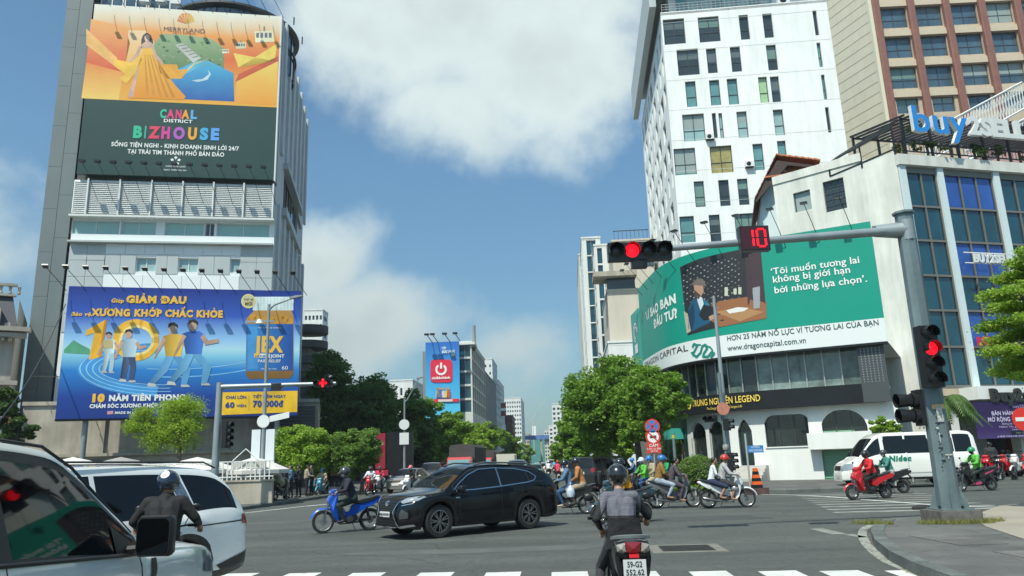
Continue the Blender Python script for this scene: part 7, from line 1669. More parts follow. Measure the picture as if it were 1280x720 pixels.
for s_ in (1, -1):
 MB().tube([(-2.2, s_ * .74, 1.775), (-1.5, s_ * .76, 1.845), (-.3, s_ * .735, 1.862), (.2, s_ * .735, 1.825), (.5, s_ * .745, 1.70), (1.1, s_ * .84, 1.26)], .010, 6).build('roof_rail', trim, rr)
 MB().tube([(-1.3, s_ * .945, 1.272), (-.6, s_ * .945, 1.240), (.9, s_ * .94, 1.132), (1.1, s_ * .935, 1.118)], .014, 6).build('belt_trim', trim, rr)
 for x in (-.55 - .6, -.1 - .0): MB().box(x, x + .24, s_ * .985 - .012, s_ * .985 + .015, .98, 1.01).build('door_handle', sil, rr)
 patch(rr, bv, [(1.15, .95), (1.22, .95), (1.24, 1.08), (1.17, 1.08)], 'y', trim, 'side_vent', ends=s_)
 m_ = rr.children
both(rr, bv, [(.45, .84), (.80, .86), (.90, 1.02), (.55, 1.04)], lens, 'headlight', lift=.012); sides(rr, bv, [(2.06, .88), (2.34, .84), (2.32, 1.0), (2.1, 1.04)], lens, 'headlight', lift=.012)
patch(rr, bv, [(-.44, .76), (.44, .76), (.42, 1.0), (-.42, 1.0)], 'x', MATS['black grille'], 'grille', lift=.012)
sides(rr, bv, [(.76, 1.33), (.92, 1.24), (1.04, 1.13), (.76, 1.15)], trim, 'mirror_base', lift=.008)
place(rr, -3.53, 4.27, R(90 - 0.5))
# white minivan
wht = paint('minivan white paint', (.82, .83, .80), rough=.22)
KV = dict(L=5.15, top=[(-2.57, .85), (-2.54, 1.08), (-2.44, 1.28), (-2.22, 1.56), (-2.05, 1.69), (-1.6, 1.755), (-.3, 1.78), (.5, 1.75), (.95, 1.65), (1.85, 1.14), (1.98, 1.09), (2.3, 1.0), (2.5, .86), (2.57, .65)],
  belt=[(-2.57, 1.0), (-2.2, 1.13), (-1.2, 1.08), (.5, 1.02), (1.9, .98), (2.57, .7)], bot=[(-2.57, .36), (-2.1, .27), (2.1, .25), (2.57, .3)],
  hw=[(-2.57, .74), (-2.45, .90), (-2.1, .975), (0, .99), (1.6, .98), (2.1, .92), (2.4, .76), (2.57, .55)], axles=(-1.42, 1.67), r=.36,
  wins=[(-2.28, -1.62), (-1.42, -.30), (-.24, .55), (.62, 1.45)], doors=[(-1.25, -.28), (-.27, .95)], ws=(.9, 1.88), rw=(-2.5, -2.1), paint=wht, tumble=.30, step=.055, spokes=8, framemat=wht,
  shear=[(-2.6, .3), (-2.28, .30), (-1.62, .42), (-1.42, .42), (-1.0, .1), (9, 0)])
kv, bv = car('white_minivan', 'white minivan with dark windows and black roof rails behind the dark helmeted rider', 'car', KV)
sides(kv, bv, [(-1.60, 1.11), (-1.44, 1.10), (-1.30, 1.40), (-1.18, 1.62), (-1.36, 1.62), (-1.46, 1.42)], M('patterned silver pillar', (.28, .31, .34), .25, .8, var=.35, scale=22), 'pillar_panel', lift=.01)
sides(kv, bv, [(-2.5, .965), (-1.55, .94), (-1.55, .955), (-2.5, .985)], trim, 'character_strip', lift=.008)
sides(kv, bv, [(-2.56, .90), (-2.34, .93), (-2.36, 1.06), (-2.52, 1.06)], redlens, 'tail_light', lift=.012); both(kv, bv, [(.3, .92), (.85, .90), (.85, 1.04), (.3, 1.02)], redlens, 'tail_light', ends=-1)
sides(kv, bv, [(-2.56, .36), (-2.05, .30), (-1.92, .42), (-2.2, .50), (-2.56, .58)], trim, 'bumper_trim', lift=.01)
for s_ in (1, -1): MB().tube([(-2.0, s_ * .72, 1.70), (-1.8, s_ * .73, 1.78), (.3, s_ * .745, 1.815), (.7, s_ * .735, 1.73)], .013, 6).build('roof_rail', trim, kv)
side_mirrors(kv, 1.25, .97, 1.10, wht)
hd_ = R(90 - (31 + 180)); ux = Vector((math.cos(hd_), math.sin(hd_), 0)); uy = Vector((-ux.y, ux.x, 0)); rear = AT(296, 640, 11.3)
c0 = Vector((rear.x, rear.y, 0)) + ux * 2.5 - uy * .62; place(kv, c0.x, c0.y, hd_)
# white van
vw = paint('van white paint', (.80, .80, .74), rough=.35)
VT = dict(L=5.75, top=[(-2.87, .9), (-2.86, 1.5), (-2.80, 2.15), (-2.66, 2.33), (-2.2, 2.40), (.9, 2.40), (1.25, 2.30), (1.5, 2.12), (2.12, 1.42), (2.2, 1.34), (2.62, 1.14), (2.80, 1.0), (2.87, .7)],
  belt=[(-2.87, 1.38), (1.2, 1.36), (2.2, 1.2), (2.87, .7)], bot=[(-2.87, .42), (-2, .36), (2, .34), (2.87, .34)], hw=[(-2.87, .92), (-2.7, .98), (0, .99), (2.0, .98), (2.5, .90), (2.75, .74), (2.87, .6)], axles=(-1.75, 1.95), r=.35,
  wins=[(-2.6, -1.9), (-1.82, -.9), (-.82, .10), (.18, 1.02), (1.2, 1.85)], doors=[(.12, 1.1), (1.12, 2.0)], ws=(1.45, 2.14), rw=(-2.862, -2.80), paint=vw, tumble=.14, step=.08, spokes=8, double=False, arch=False, framemat=vw)
VT['belt'] = [(-2.87, 1.42), (1.2, 1.42), (1.8, 1.30), (2.2, 1.18), (2.87, .7)]
vt, bv = car('white_van', 'white passenger van with a dark green word on its side', 'van', VT)
for s_ in (1, -1):
 patch(vt, bv, [(-1.86, 1.5), (1.05, 1.5), (1.05, 2.08), (-1.86, 2.08)], 'y', glass_car, 'window_band', ends=s_, lift=.010, cell=.3); patch(vt, bv, [(-2.62, 1.5), (-1.92, 1.5), (-1.92, 2.08), (-2.62, 2.08)], 'y', glass_car, 'window_band', ends=s_, lift=.010, cell=.3)
 patch(vt, bv, [(-.88, 1.48), (-.84, 1.48), (-.84, 2.1), (-.88, 2.1)], 'y', vw, 'window_bar', ends=s_, lift=.02)
 patch(vt, bv, [(-2.7, .62), (1.5, .62), (1.5, .66), (-2.7, .66)], 'y', M('grey side strip', (.4, .41, .4), .5), 'side_strip', ends=s_, lift=.008, cell=.4)
both(vt, bv, [(.48, .78), (.80, .80), (.84, 1.10), (.62, 1.08), (.48, .95)], lens, 'headlight', lift=.012); sides(vt, bv, [(2.45, .84), (2.72, .80), (2.66, 1.0), (2.42, 1.12)], lens, 'headlight', lift=.012)
patch(vt, bv, [(-.42, .80), (.42, .80), (.40, 1.0), (-.40, 1.0)], 'x', MATS['black grille'], 'grille', lift=.014); patch(vt, bv, [(-.24, .48), (.24, .48), (.24, .6), (-.24, .6)], 'x', plate_w, 'number_plate', lift=.02)
side_mirrors(vt, 1.9, .98, 1.5, trim, .8, None, 1.7)
text('lettering', 'Nidec', .02, 1.15, .24, M('van green print', (.0, .22, .14), .5), vt, .05, fn=lambda u, z, d: (-.0 - u + .95, .998, z), width=.95, slant=.12)
fa, fb_ = G(1062, 612), G(1186, 611); fa = Vector((14.9, 32.6, 0)); ang = R(180 - 6)
p = AT(1140, 600, 34.0); place(vt, p.x, 34.6, ang)
# other cars
gen = dict(L=4.4, top=[(-2.2, .75), (-2.17, .98), (-1.75, 1.06), (-1.55, 1.12), (-.85, 1.42), (-.3, 1.47), (.25, 1.42), (.95, 1.02), (1.1, .98), (1.8, .88), (2.1, .76), (2.2, .55)], belt=[(-2.2, .85), (-1, .93), (1, .90), (1.8, .8), (2.2, .55)],
  bot=[(-2.2, .3), (-1.8, .22), (1.8, .2), (2.2, .24)], hw=[(-2.2, .66), (-2.05, .80), (-1.5, .86), (0, .865), (1.4, .85), (1.9, .76), (2.12, .6), (2.2, .48)], axles=(-1.3, 1.32), r=.31, wins=[(-1.2, -.22), (-.16, .72)], doors=[(-1.0, -.2), (-.2, .75)], ws=(.2, .98), rw=(-1.6, -.85), tumble=.42, step=.1, spokes=5, double=False)
suv = dict(L=4.75, top=[(-2.37, .9), (-2.35, 1.2), (-2.22, 1.6), (-2.05, 1.74), (-1.2, 1.81), (.1, 1.80), (.4, 1.72), (1.1, 1.20), (1.2, 1.16), (2.1, 1.05), (2.3, .92), (2.37, .65)], belt=[(-2.37, 1.1), (0, 1.1), (1.2, 1.05), (2.2, .9), (2.37, .65)],
  bot=[(-2.37, .42), (-2, .3), (2, .28), (2.37, .32)], hw=[(-2.37, .78), (-2.2, .90), (0, .92), (1.6, .91), (2.1, .82), (2.3, .66), (2.37, .5)], axles=(-1.4, 1.38), r=.38, wins=[(-2.0, -1.2), (-1.12, -.2), (-.12, .85)], doors=[(-1.05, -.15), (-.15, .85)], ws=(.36, 1.12), rw=(-2.35, -2.1), tumble=.36, step=.1, spokes=6, double=False)
def front(c, bv, w_=.6, z=.66):
 both(c, bv, [(w_ - .22, z), (w_ + .05, z + .03), (w_ + .06, z + .14), (w_ - .2, z + .1)], lens, 'headlight', lift=.02); patch(c, bv, [(-.3, z - .02), (.3, z - .02), (.34, z + .1), (-.34, z + .1)], 'x', MATS['black grille'], 'grille', lift=.02); patch(c, bv, [(-.24, z - .22), (.24, z - .22), (.24, z - .1), (-.24, z - .1)], 'x', plate_w, 'number_plate', lift=.03)
def back(c, bv, w_=.6, z=.95):
 both(c, bv, [(w_ - .1, z), (w_ + .1, z), (w_ + .1, z + .22), (w_ - .08, z + .2)], redlens, 'tail_light', lift=.02, ends=-1); patch(c, bv, [(-.24, z - .1), (.24, z - .1), (.24, z + .02), (-.24, z + .02)], 'x', plate_w, 'number_plate', lift=.03, ends=-1)
def put(px, py, Y, az): p = AT(px, py, Y); return p.x, Y, R(90 - az)
beige = paint('beige grey paint', (.30, .28, .24), .3)
c1, bv = car('beige_sedan', 'beige saloon waiting behind the blue motorbike, front towards the junction', 'car', dict(gen, paint=beige)); front(c1, bv); side_mirrors(c1, .75, .86, .95, beige); place(c1, *put(512, 615, 49.5, 195))
c2, bv = car('dark_suv', 'dark grey off-roader behind the beige saloon', 'car', dict(suv, paint=paint('dark grey paint', (.035, .038, .042)))); front(c2, bv, .68, .88); side_mirrors(c2, .8, .92, 1.15, trim); place(c2, *put(541, 612, 58, 188))
c3, bv = car('dark_sedan', 'dark saloon roof showing behind the black crossover bonnet', 'car', dict(gen, paint=paint('navy paint', (.02, .025, .035)))); front(c3, bv); place(c3, *put(562, 612, 53, 190))
c4, bv = car('black_suv', 'black off-roader seen from behind right of the crossover', 'car', dict(suv, paint=paint('glossy black', (.009, .010, .011)))); back(c4, bv, .7, 1.0); place(c4, *put(748, 612, 42, 28))
c5, bv = car('black_suv', 'second black off-roader half hidden behind the foreground rider', 'car', dict(suv, paint=MATS['glossy black'])); back(c5, bv, .7, 1.0); place(c5, *put(768, 610, 45, 20))
c6, bv = car('green_taxi', 'green taxi driving away down the street', 'car', dict(gen, paint=paint('taxi green', (.01, .22, .09)))); back(c6, bv, .6, .75); place(c6, *put(667, 600, 58, 5))
c7, bv = car('white_car', 'small white car beyond the green taxi', 'car', dict(gen, paint=wht)); back(c7, bv, .6, .75); place(c7, *put(676, 600, 84, 4))
for i, (px, Y, lab, sp, pn) in enumerate([(632, 72, 'grey car roof behind the crossover, near the white box', gen, beige), (648, 66, 'dark off-roader right behind the crossover roof', suv, MATS['dark grey paint']), (707, 96, 'silver car far down the street on the right', gen, sil), (690, 120, 'white off-roader far down the street', suv, wht), (655, 110, 'dark car far down the left lane', gen, MATS['navy paint'])]):
 c, bv = car('distant_car', lab, 'car', dict(sp, paint=pn, step=.2)); place(c, *put(px, 600, Y, 4)); c['group'] = 'cars down the street'
def lorry(label, px, Y, cabm, cov, az=187, h=3.1, w_=2.1, L=5.2):
 o = thing('covered_lorry', label, 'lorry'); mb = MB(); n_ = 9
 rings = []
 for x in (-L, -L + .05, -.1, 0):
  k = 1.0 if x not in (-L, 0) else .97; rings.append([(x, w_ / 2 * k * a, .95 + (h - .95) * b) for a, b in ((-1, 0), (-1, .9), (-.86, .985), (0, 1.02), (.86, .985), (1, .9), (1, 0))])
 mb.loft(rings, 0, True, True, False); mb.build('tarpaulin', cov, o)
 for k in range(7): x = -L + .3 + k * (L - .6) / 6; MB().tube([(x, -w_ / 2 - .01, .95), (x, -w_ / 2 - .01, h - .3), (x, 0, h + .03), (x, w_ / 2 + .01, h - .3), (x, w_ / 2 + .01, .95)], .03, 5).build('hoop', cov, o)
 MB().box(-L, .0, -w_ / 2, w_ / 2, .75, .95).build('bed', cabm, o)
 mb = MB(); mb.prism([(.08, .5), (1.45, .5), (1.5, 1.15), (1.25, 1.95), (1.0, 2.12), (.08, 2.15)], -.92, .92, 'y'); cab = mb.build('cab', cabm, o)
 MB().prism([(1.5, 1.2), (1.27, 1.93), (1.29, 1.93), (1.53, 1.2)], -.82, .82, 'y').build('windshield', M('bright windshield', (.16, .30, .32), .08, coat=.6), cab); MB().box(1.45, 1.53, -.9, .9, .95, 1.1).build('bumper', cabm, o)
 for s_ in (1, -1): MB().prism([(.3, 1.2), (1.35, 1.2), (1.15, 1.85), (.3, 1.85)], s_ * .925 - .005, s_ * .925 + .005, 'y').build('window', glass_car, cab)
 for x in (.75, -L + 1.1): 
  for s_ in (1, -1): wheel(o, x, s_ * .85, .4, .25, 6, False, side=s_)
 p = AT(px, 600, Y); o.location = (p.x, Y, 0); o.rotation_euler = (0, 0, R(90 - az)); return o
tarp = M('dark grey tarpaulin', (.055, .055, .055), .7, var=.2, scale=1.2, bump=.6, bscale=6); redc = paint('lorry red', (.50, .03, .03))
lorry('lorry with a red cab and dark grey tarpaulin behind the crossover', 578, 60, redc, tarp)
lorry('second covered lorry right behind the red one', 606, 78, redc, tarp, h=2.9)
wb_ = thing('box_van', 'cream box body of a van showing over the crossover roof', 'van', tuple(AT(634, 600, 80).xy) + (0,), R(-4)); MB().prism([(-.95, 1.0), (.95, 1.0), (.95, 2.35), (.85, 2.45), (-.85, 2.45), (-.95, 2.35)], -1.8, 1.8, 'y').build('cargo_box', M('cream box', (.62, .60, .50), .5), wb_); MB().box(-.9, .9, -1.7, 3, .4, 1.0).build('chassis', trim, wb_)
for x in (-.8, .8): 
 for y in (-1, 2): MB().lathe([(0, -.1), (.35, -.1), (.35, .1), (0, .1)], 16, axis='x', c=(x, y, .35)).build('wheel', rubber, wb_)
# people: one continuous skin per pose, coloured by zone
def cloth(name, c, r=.85): return M(name, c, r, var=.2, scale=7, bump=1, bscale=11)
skin_m = M('skin', (.36, .20, .13), .55, var=.08, scale=8); hair_m = M('black hair', (.012, .010, .010), .45)
def body_mesh(key, J, voxel=.016, female=False, girth=1.12, fingers=None, skirt=False, torso_r=1.0, smooth=5, deci=None):
 J = {k: Vector(v) for k, v in J.items()}; caps = []
 g = girth; tr = torso_r
 def c(z, a, ra, b, rb): caps.append((z, Vector(a), ra, Vector(b), rb))
 pel, chest, neck, head = J['pelvis'], J['chest'], J['neck'], J['head']; fwd = J.get('face', Vector((1, 0, 0))).normalized(); side = Vector((0, 0, 1)).cross(fwd).normalized()
 tw = Vector((0, 1, 0)) if 'side' not in J else J['side'].normalized()
 for s in (-1, 1):
  c(2, pel + tw * .075 * s, .115 * g, pel + tw * .06 * s + (chest - pel) * .2, .115 * g); c(1, pel + tw * .06 * s + (chest - pel) * .12, .118 * g * tr, pel.lerp(chest, .55) + tw * .06 * s, .112 * g * tr)
  c(1, pel.lerp(chest, .55) + tw * .06 * s, .110 * g * tr, chest + tw * .07 * s, .118 * g * tr)
 c(1, chest + (neck - chest) * .05, .11 * g, neck - (neck - chest) * .25, .085 * g); c(0, neck - (neck - chest) * .2, .056, head - (head - neck).normalized() * .05, .052)
 up = (head - neck).normalized()
 c(0, head + up * .025, .092, head - up * .01 + fwd * .012, .085); c(0, head - up * .05 + fwd * .035, .058, head - up * .075 + fwd * .045, .045); c(0, head - up * .015 + fwd * .092, .014, head - up * .035 + fwd * .106, .017)
 for s in (-1, 1): c(0, head + side * .088 * s - up * .005, .014, head + side * .092 * s - up * .04, .012)
 for s, n in ((1, 'L'), (-1, 'R')):
  sh, el, ha = J['sh' + n], J['el' + n], J['ha' + n]; c(1, chest.lerp(neck, .55), .075 * g, sh, .068 * g); c(1, sh, .066 * g, el, .050 * g); c(1, el, .049 * g, ha.lerp(el, .12), .036 * g)
  short = J.get('short')
  wr = ha; d = (ha - el).normalized(); gd = J.get('grip' + n, d + Vector((0, 0, -.4))).normalized(); pal = wr + gd * .045
  c(0, wr - d * .03, .027, wr, .026); c(0, wr, .027, pal, .030); q = tw if abs(gd.dot(tw)) < .7 else up
  lat = (q - gd * q.dot(gd)).normalized(); curl = Vector((0, 0, -1)) - gd * Vector((0, 0, -1)).dot(gd); curl = curl.normalized() if curl.length > .1 else Vector((1, 0, 0))
  for k, (off, L) in enumerate(((-.028, .034), (-.010, .040), (.009, .038), (.027, .030))):
   b0 = pal + lat * off + gd * .012; b1 = b0 + (gd * .8 + curl * .6).normalized() * L; b2 = b1 + (curl * .9 + gd * .1).normalized() * L * .8
   c(0, b0, .0105, b1, .0095); c(0, b1, .0095, b2, .008)
  th = wr + lat * (-.026 * s) + gd * .015; c(0, th, .013, th + (lat * -.5 * s + gd * .5 + curl * .5).normalized() * .045, .010)
  hp, kn, an, to = J['hp' + n], J['kn' + n], J['an' + n], J['to' + n]; zt = 2
  c(zt, hp, .105 * g, kn, .066 * g)
  c(0 if (skirt or J.get('bare')) else zt, kn, .064 * g, kn.lerp(an, .35), .058 * g); c(0 if (skirt or J.get('bare')) else zt, kn.lerp(an, .3), .057 * g, an, .042)
  c(3, an - Vector((0, 0, .03)), .042, an.lerp(to, .3) - Vector((0, 0, .035)), .040); c(3, an.lerp(to, .2) - Vector((0, 0, .035)), .038, to, .034)
 if skirt:
  for t in (0, .33, .66, 1): c(2, J['hpL'].lerp(J['hpR'], t), .12, J['knL'].lerp(J['knR'], t) - Vector((0, 0, .03)), .085)
 mb = MB()
 for z, a, ra, b, rb in caps:
  d = b - a; L = d.length; ax = d / L if L > 1e-6 else Vector((0, 0, 1)); u = ax.orthogonal().normalized(); v = ax.cross(u); rings = []; n = 10
  for ph in (-80, -50, -20, 0): rings.append([a + ax * ra * math.sin(R(ph)) + (u * math.cos(2 * math.pi * k / n) + v * math.sin(2 * math.pi * k / n)) * ra * math.cos(R(ph)) for k in range(n)])
  for ph in (0, 20, 50, 80): rings.append([b + ax * rb * math.sin(R(ph)) + (u * math.cos(2 * math.pi * k / n) + v * math.sin(2 * math.pi * k / n)) * rb * math.cos(R(ph)) for k in range(n)])
  mb.loft(rings, 0, True)
 me = mb.mesh('tmp', skin_m, fix=False); o = bpy.data.objects.new('tmp', me); COL.objects.link(o)
 m = o.modifiers.new('r', 'REMESH'); m.mode = 'VOXEL'; m.voxel_size = voxel; m2 = o.modifiers.new('s', 'SMOOTH'); m2.iterations = smooth; m2.factor = .5
 if deci: m3 = o.modifiers.new('d', 'DECIMATE'); m3.ratio = deci
 dg_ = bpy.context.evaluated_depsgraph_get(); r = bpy.data.meshes.new_from_object(o.evaluated_get(dg_)); bpy.data.objects.remove(o)
 n = len(r.polygons); C = np.empty(n * 3); r.polygons.foreach_get('center', C); C = C.reshape(-1, 3); best = np.full(n, 1e9); zone = np.zeros(n, dtype=np.int32)
 for z, a, ra, b, rb in caps:
  a, b = np.array(a), np.array(b); ab = b - a; t = np.clip(((C - a) @ ab) / max(ab @ ab, 1e-9), 0, 1); dd = np.linalg.norm(C - (a + t[:, None] * ab), axis=1) - (ra + (rb - ra) * t); k = dd < best - 1e-4; best[k] = dd[k]; zone[k] = z
 r.materials.clear()
 for _ in range(4): r.materials.append(skin_m)
 r.polygons.foreach_set('material_index', zone); r.polygons.foreach_set('use_smooth', np.ones(n, dtype=bool)); r.name = 'person'; r.update(); return r, J
def ride(dx=0, dz=0, lean=0, hand=(.37, .29, 1.0), foot=(.12, .17, .33), knee=(.27, .2, .68), pel=(-.14, .84)):
 px, pz = pel[0] + dx, pel[1] + dz; J = dict(pelvis=(px, 0, pz), chest=(px + .10 + lean, 0, pz + .36 - lean * .2), neck=(px + .14 + lean * 1.3, 0, pz + .53 - lean * .35), head=(px + .18 + lean * 1.45, 0, pz + .67 - lean * .4))
 for n, s in (('L', 1), ('R', -1)):
  J['sh' + n] = (px + .11 + lean * 1.2, s * .185, pz + .465 - lean * .3); J['ha' + n] = (hand[0] - .05, s * hand[1], hand[2] + .03); a, b = Vector(J['sh' + n]), Vector(J['ha' + n]); J['el' + n] = tuple(a.lerp(b, .47) + Vector((-.03, s * .07, -.11)))
  J['hp' + n] = (px + .02, s * .095, pz - .01); J['kn' + n] = (knee[0] + dx * 0, s * knee[1], knee[2]); J['an' + n] = (foot[0], s * foot[1], foot[2]); J['to' + n] = (foot[0] + .16, s * foot[1] * 1.05, foot[2] - .06)
 return J
def passenger(bare=False):
 J = ride(dx=-.36, dz=.05, hand=(-.12, .14, .98), foot=(-.24, .19, .40), knee=(-.04, .22, .74)); J['elL'] = (-.34, .27, 1.12); J['elR'] = (-.34, -.27, 1.12)
 if bare: J['bare'] = (1, 0, 0)
 return J
POSE = {}
def bake(k, J, **kw): POSE[k] = body_mesh(k, J, **kw)
bake('driver', ride()); bake('driver_lean', ride(lean=.07, foot=(.16, .17, .30))); bake('passenger', passenger()); bake('passenger_bare', passenger(True))
bake('driver_bare', dict(ride(), bare=(1, 0, 0)))
pj = passenger(True); bake('passenger_skirt', pj, skirt=True, girth=.88)
bake('scooter_driver', ride(pel=(-.2, .82), foot=(.16, .14, .30), knee=(.2, .2, .66), hand=(.34, .28, .98)))
bake('driver_fine', ride(lean=.03), voxel=.0095, smooth=4)
def standing(arm=0, st=.1):
 J = dict(pelvis=(0, 0, .95), chest=(0.01, 0, 1.27), neck=(.02, 0, 1.44), head=(.04, 0, 1.57))
 for n, s in (('L', 1), ('R', -1)):
  J['sh' + n] = (0, s * .185, 1.38); J['el' + n] = (-.02 + arm * .1, s * .26, 1.12); J['ha' + n] = (.08 + arm * .25, s * .25, .90 + arm * .18); J['hp' + n] = (0, s * .09, .93); J['kn' + n] = (.03 + s * st * .5, s * .10, .50); J['an' + n] = (s * st, s * .10, .10); J['to' + n] = (s * st + .15, s * .12, .04)
 return J
bake('standing', standing(0, .08)); bake('standing_reach', standing(1, .04))
J = ride(pel=(-.10, .88), lean=.05, hand=(.42, .33, 1.03)); J.update(anL=(-.02, .30, .12), knL=(.22, .25, .55), toL=(.13, .33, .05), anR=(.12, -.24, .33), knR=(.28, -.24, .70), toR=(.28, -.25, .28), haL=(.10, .235, .98), elL=(-.12, .29, 1.10), gripL=(.6, -.3, -.6))
for n, s in (('L', 1), ('R', -1)): J['sh' + n] = (J['sh' + n][0], s * .165, J['sh' + n][2] + .0)
J['side'] = (0, 1, 0); bake('fore', J, voxel=.0085, smooth=4, girth=.92, torso_r=1.0)
J = ride(pel=(-.12, .86), lean=.06, hand=(.42, .36, 1.0)); J.update(elL=(.05, .33, 1.10), elR=(.05, -.34, 1.12), haR=(.36, -.36, 1.02)); bake('bunny', J, voxel=.0095, smooth=4, girth=1.15, torso_r=1.1)
def helmet(parent, J, mat, style='half', mask=None, visor=False, tag_=None, stripe=None, hair=False, scl=1.0):
 h, nk = J['head'], J['neck']; up = (h - nk).normalized(); f = J.get('face', Vector((1, 0, 0))); f = (f - up * f.dot(up)).normalized(); sd_ = up.cross(f); Rm = Matrix((f, sd_, up)).transposed().to_4x4(); T_ = Matrix.Translation(h + up * .035) @ Rm
 mb = MB(); mb.T = T_; n = 20; rr = []; rx, ry, rz_ = .138 * scl, .122 * scl, .130 * scl
 def rim(a): 
  fr = math.cos(a); return (-.02 if style == 'half' else -.075) - (.035 if fr < .2 else 0) * (1 if style != 'cap' else 0) + (.05 if fr > .55 and style != 'half' else 0) * 1
 steps = 8
 for j in range(steps + 1):
  ring = []
  for k in range(n):
   a = 2 * math.pi * k / n; zr = rim(a) / rz_; pm = math.acos(max(-.95, zr)); ph = max(.02, pm * j / steps); ring.append((rx * math.sin(ph) * math.cos(a) - .012, ry * math.sin(ph) * math.sin(a), rz_ * math.cos(ph)))
  rr.append(ring)
 mb.loft(rr, 0, False, True, True); mb.loft([rr[-1], [(p[0] * .9, p[1] * .9, p[2]) for p in rr[-1]]], 1, False)
 hm = mb.build('helmet', [mat, black], parent, fix=False)
 mb = MB(); mb.T = T_
 mb.loft([[(rx * .93 * math.cos(a) - .012, ry * .98 * math.sin(a), .03 + .0), (rx * 1.38 * math.cos(a * .8) - .01, ry * .85 * math.sin(a), .012), (rx * 1.38 * math.cos(a * .8) - .01, ry * .85 * math.sin(a), .02), (rx * .93 * math.cos(a) - .012, ry * .98 * math.sin(a), .042)] for a in [R(-55 + 11 * i) for i in range(11)]], 0); mb.build('peak', mat if not visor else black, hm)
 if stripe:
  mb = MB(); mb.T = T_
  mb.loft([[(rx * 1.015 * math.sin(p) - .012, -.03, rz_ * 1.012 * math.cos(p)), (rx * 1.02 * math.sin(p) - .012, .03, rz_ * 1.02 * math.cos(p))] for p in [R(-85 + 17 * i) for i in range(11)]], 0, False, False); mb.build('stripe', stripe, hm, fix=False)
 mb = MB(); mb.T = T_
 for s in (-1, 1): mb.tube([(.0, s * .10, -.02), (.03, s * .085, -.09), (.055, s * .02, -.142), (.055, 0, -.145)], .007, 5)
 mb.build('strap', black, hm)
 if visor:
  mb = MB(); mb.T = T_; mb.loft([[(rx * 1.12 * math.cos(a) - .005, ry * 1.12 * math.sin(a), z) for z in (.035, -.03, -.10)] for a in [R(-70 + 14 * i) for i in range(11)]], 0, False, False, True); mb.build('visor', M('smoked visor', (.02, .02, .022), .06, coat=.6), hm, fix=False)
 if mask:
  mb = MB(); mb.T = T_; mb.loft([[(r_ * math.cos(a) * 1.06 + .014, r_ * math.sin(a), z) for z, r_ in ((-.035, .088), (-.06, .094), (-.095, .078), (-.125, .05))] for a in [R(-75 + 15 * i) for i in range(11)]], 0, False, False, True); mb.build('face_mask', mask, parent, fix=False)
 e = MB(); e.T = T_
 for s in (-1, 1): e.ell((.088, s * .034, -.03), (.010, .013, .007), 8, 5)
 e.build('eyes', M('dark eyes', (.015, .01, .01), .2), parent)
 if hair:
  mb = MB(); mb.T = T_; mb.ell((-.05, 0, -.09), (.07, .085, .12), 12, 8); mb.ell((-.075, 0, -.22), (.045, .06, .12), 10, 7); mb.build('hair', hair_m, parent)
 return hm
PC = {}
def person(pose, label, loc, rz, shirt, pants, shoes, hel=None, mask=None, skin=None, scale=1.0, group=None, **hk):
 me, J = POSE[pose]; key = (pose, shirt.name, pants.name, shoes.name, (skin or skin_m).name)
 if key not in PC:
  m = me.copy()
  for i, q in enumerate((skin or skin_m, shirt, pants, shoes)): m.materials[i] = q
  PC[key] = m
 o = link('person', PC[key], None, loc, rz, label=label, cat='person'); o.scale = (scale,) * 3
 if group: o['group'] = group
 if hel is not None: helmet(o, J, hel, mask=mask, **hk)
 else:
  h, nk = J['head'], J['neck']; mb = MB(); mb.ell(h + Vector((-.018, 0, .035)), (.098, .094, .088), 14, 9); mb.build('hair', hair_m, o)
 return o
# motorbikes
def plate2(mb, pts, w_, m=0, k=.9, e=.75):
 cx_ = sum(p[0] for p in pts) / len(pts); cz_ = sum(p[1] for p in pts) / len(pts)
 ins = [(cx_ + (p[0] - cx_) * k, cz_ + (p[1] - cz_) * k) for p in pts]; L = []
 for y, q in ((-w_, ins), (-w_ * e, pts), (w_ * e, pts), (w_, ins)): L.append([mb.addv((p[0], y, p[1])) for p in q])
 for a, b in zip(L, L[1:]):
  for i in range(len(pts)): mb.fi((a[i], a[(i + 1) % len(pts)], b[(i + 1) % len(pts)], b[i]), m, False)
 mb.fi(L[0][::-1], m); mb.fi(L[-1], m)
def smooth_poly(pts, n=3):
 out = []; N_ = len(pts)
 for i in range(N_):
  p0, p1, p2, p3 = [Vector(pts[(i + d) % N_]) for d in (-1, 0, 1, 2)]
  for k in range(n):
   t = k / n; out.append(tuple(.5 * ((2 * p1) + (-p0 + p2) * t + (2 * p0 - 5 * p1 + 4 * p2 - p3) * t * t + (-p0 + 3 * p1 - 3 * p2 + p3) * t ** 3)))
 return out
spoke_m = M('steel spokes', (.4, .4, .4), .3, .9); seat_m = M('black seat vinyl', (.015, .015, .016), .55, bump=.2, bscale=60); engine_m = M('engine metal', (.12, .12, .12), .45, .8, var=.2, scale=12); exh = M('exhaust metal', (.25, .25, .25), .3, .9)
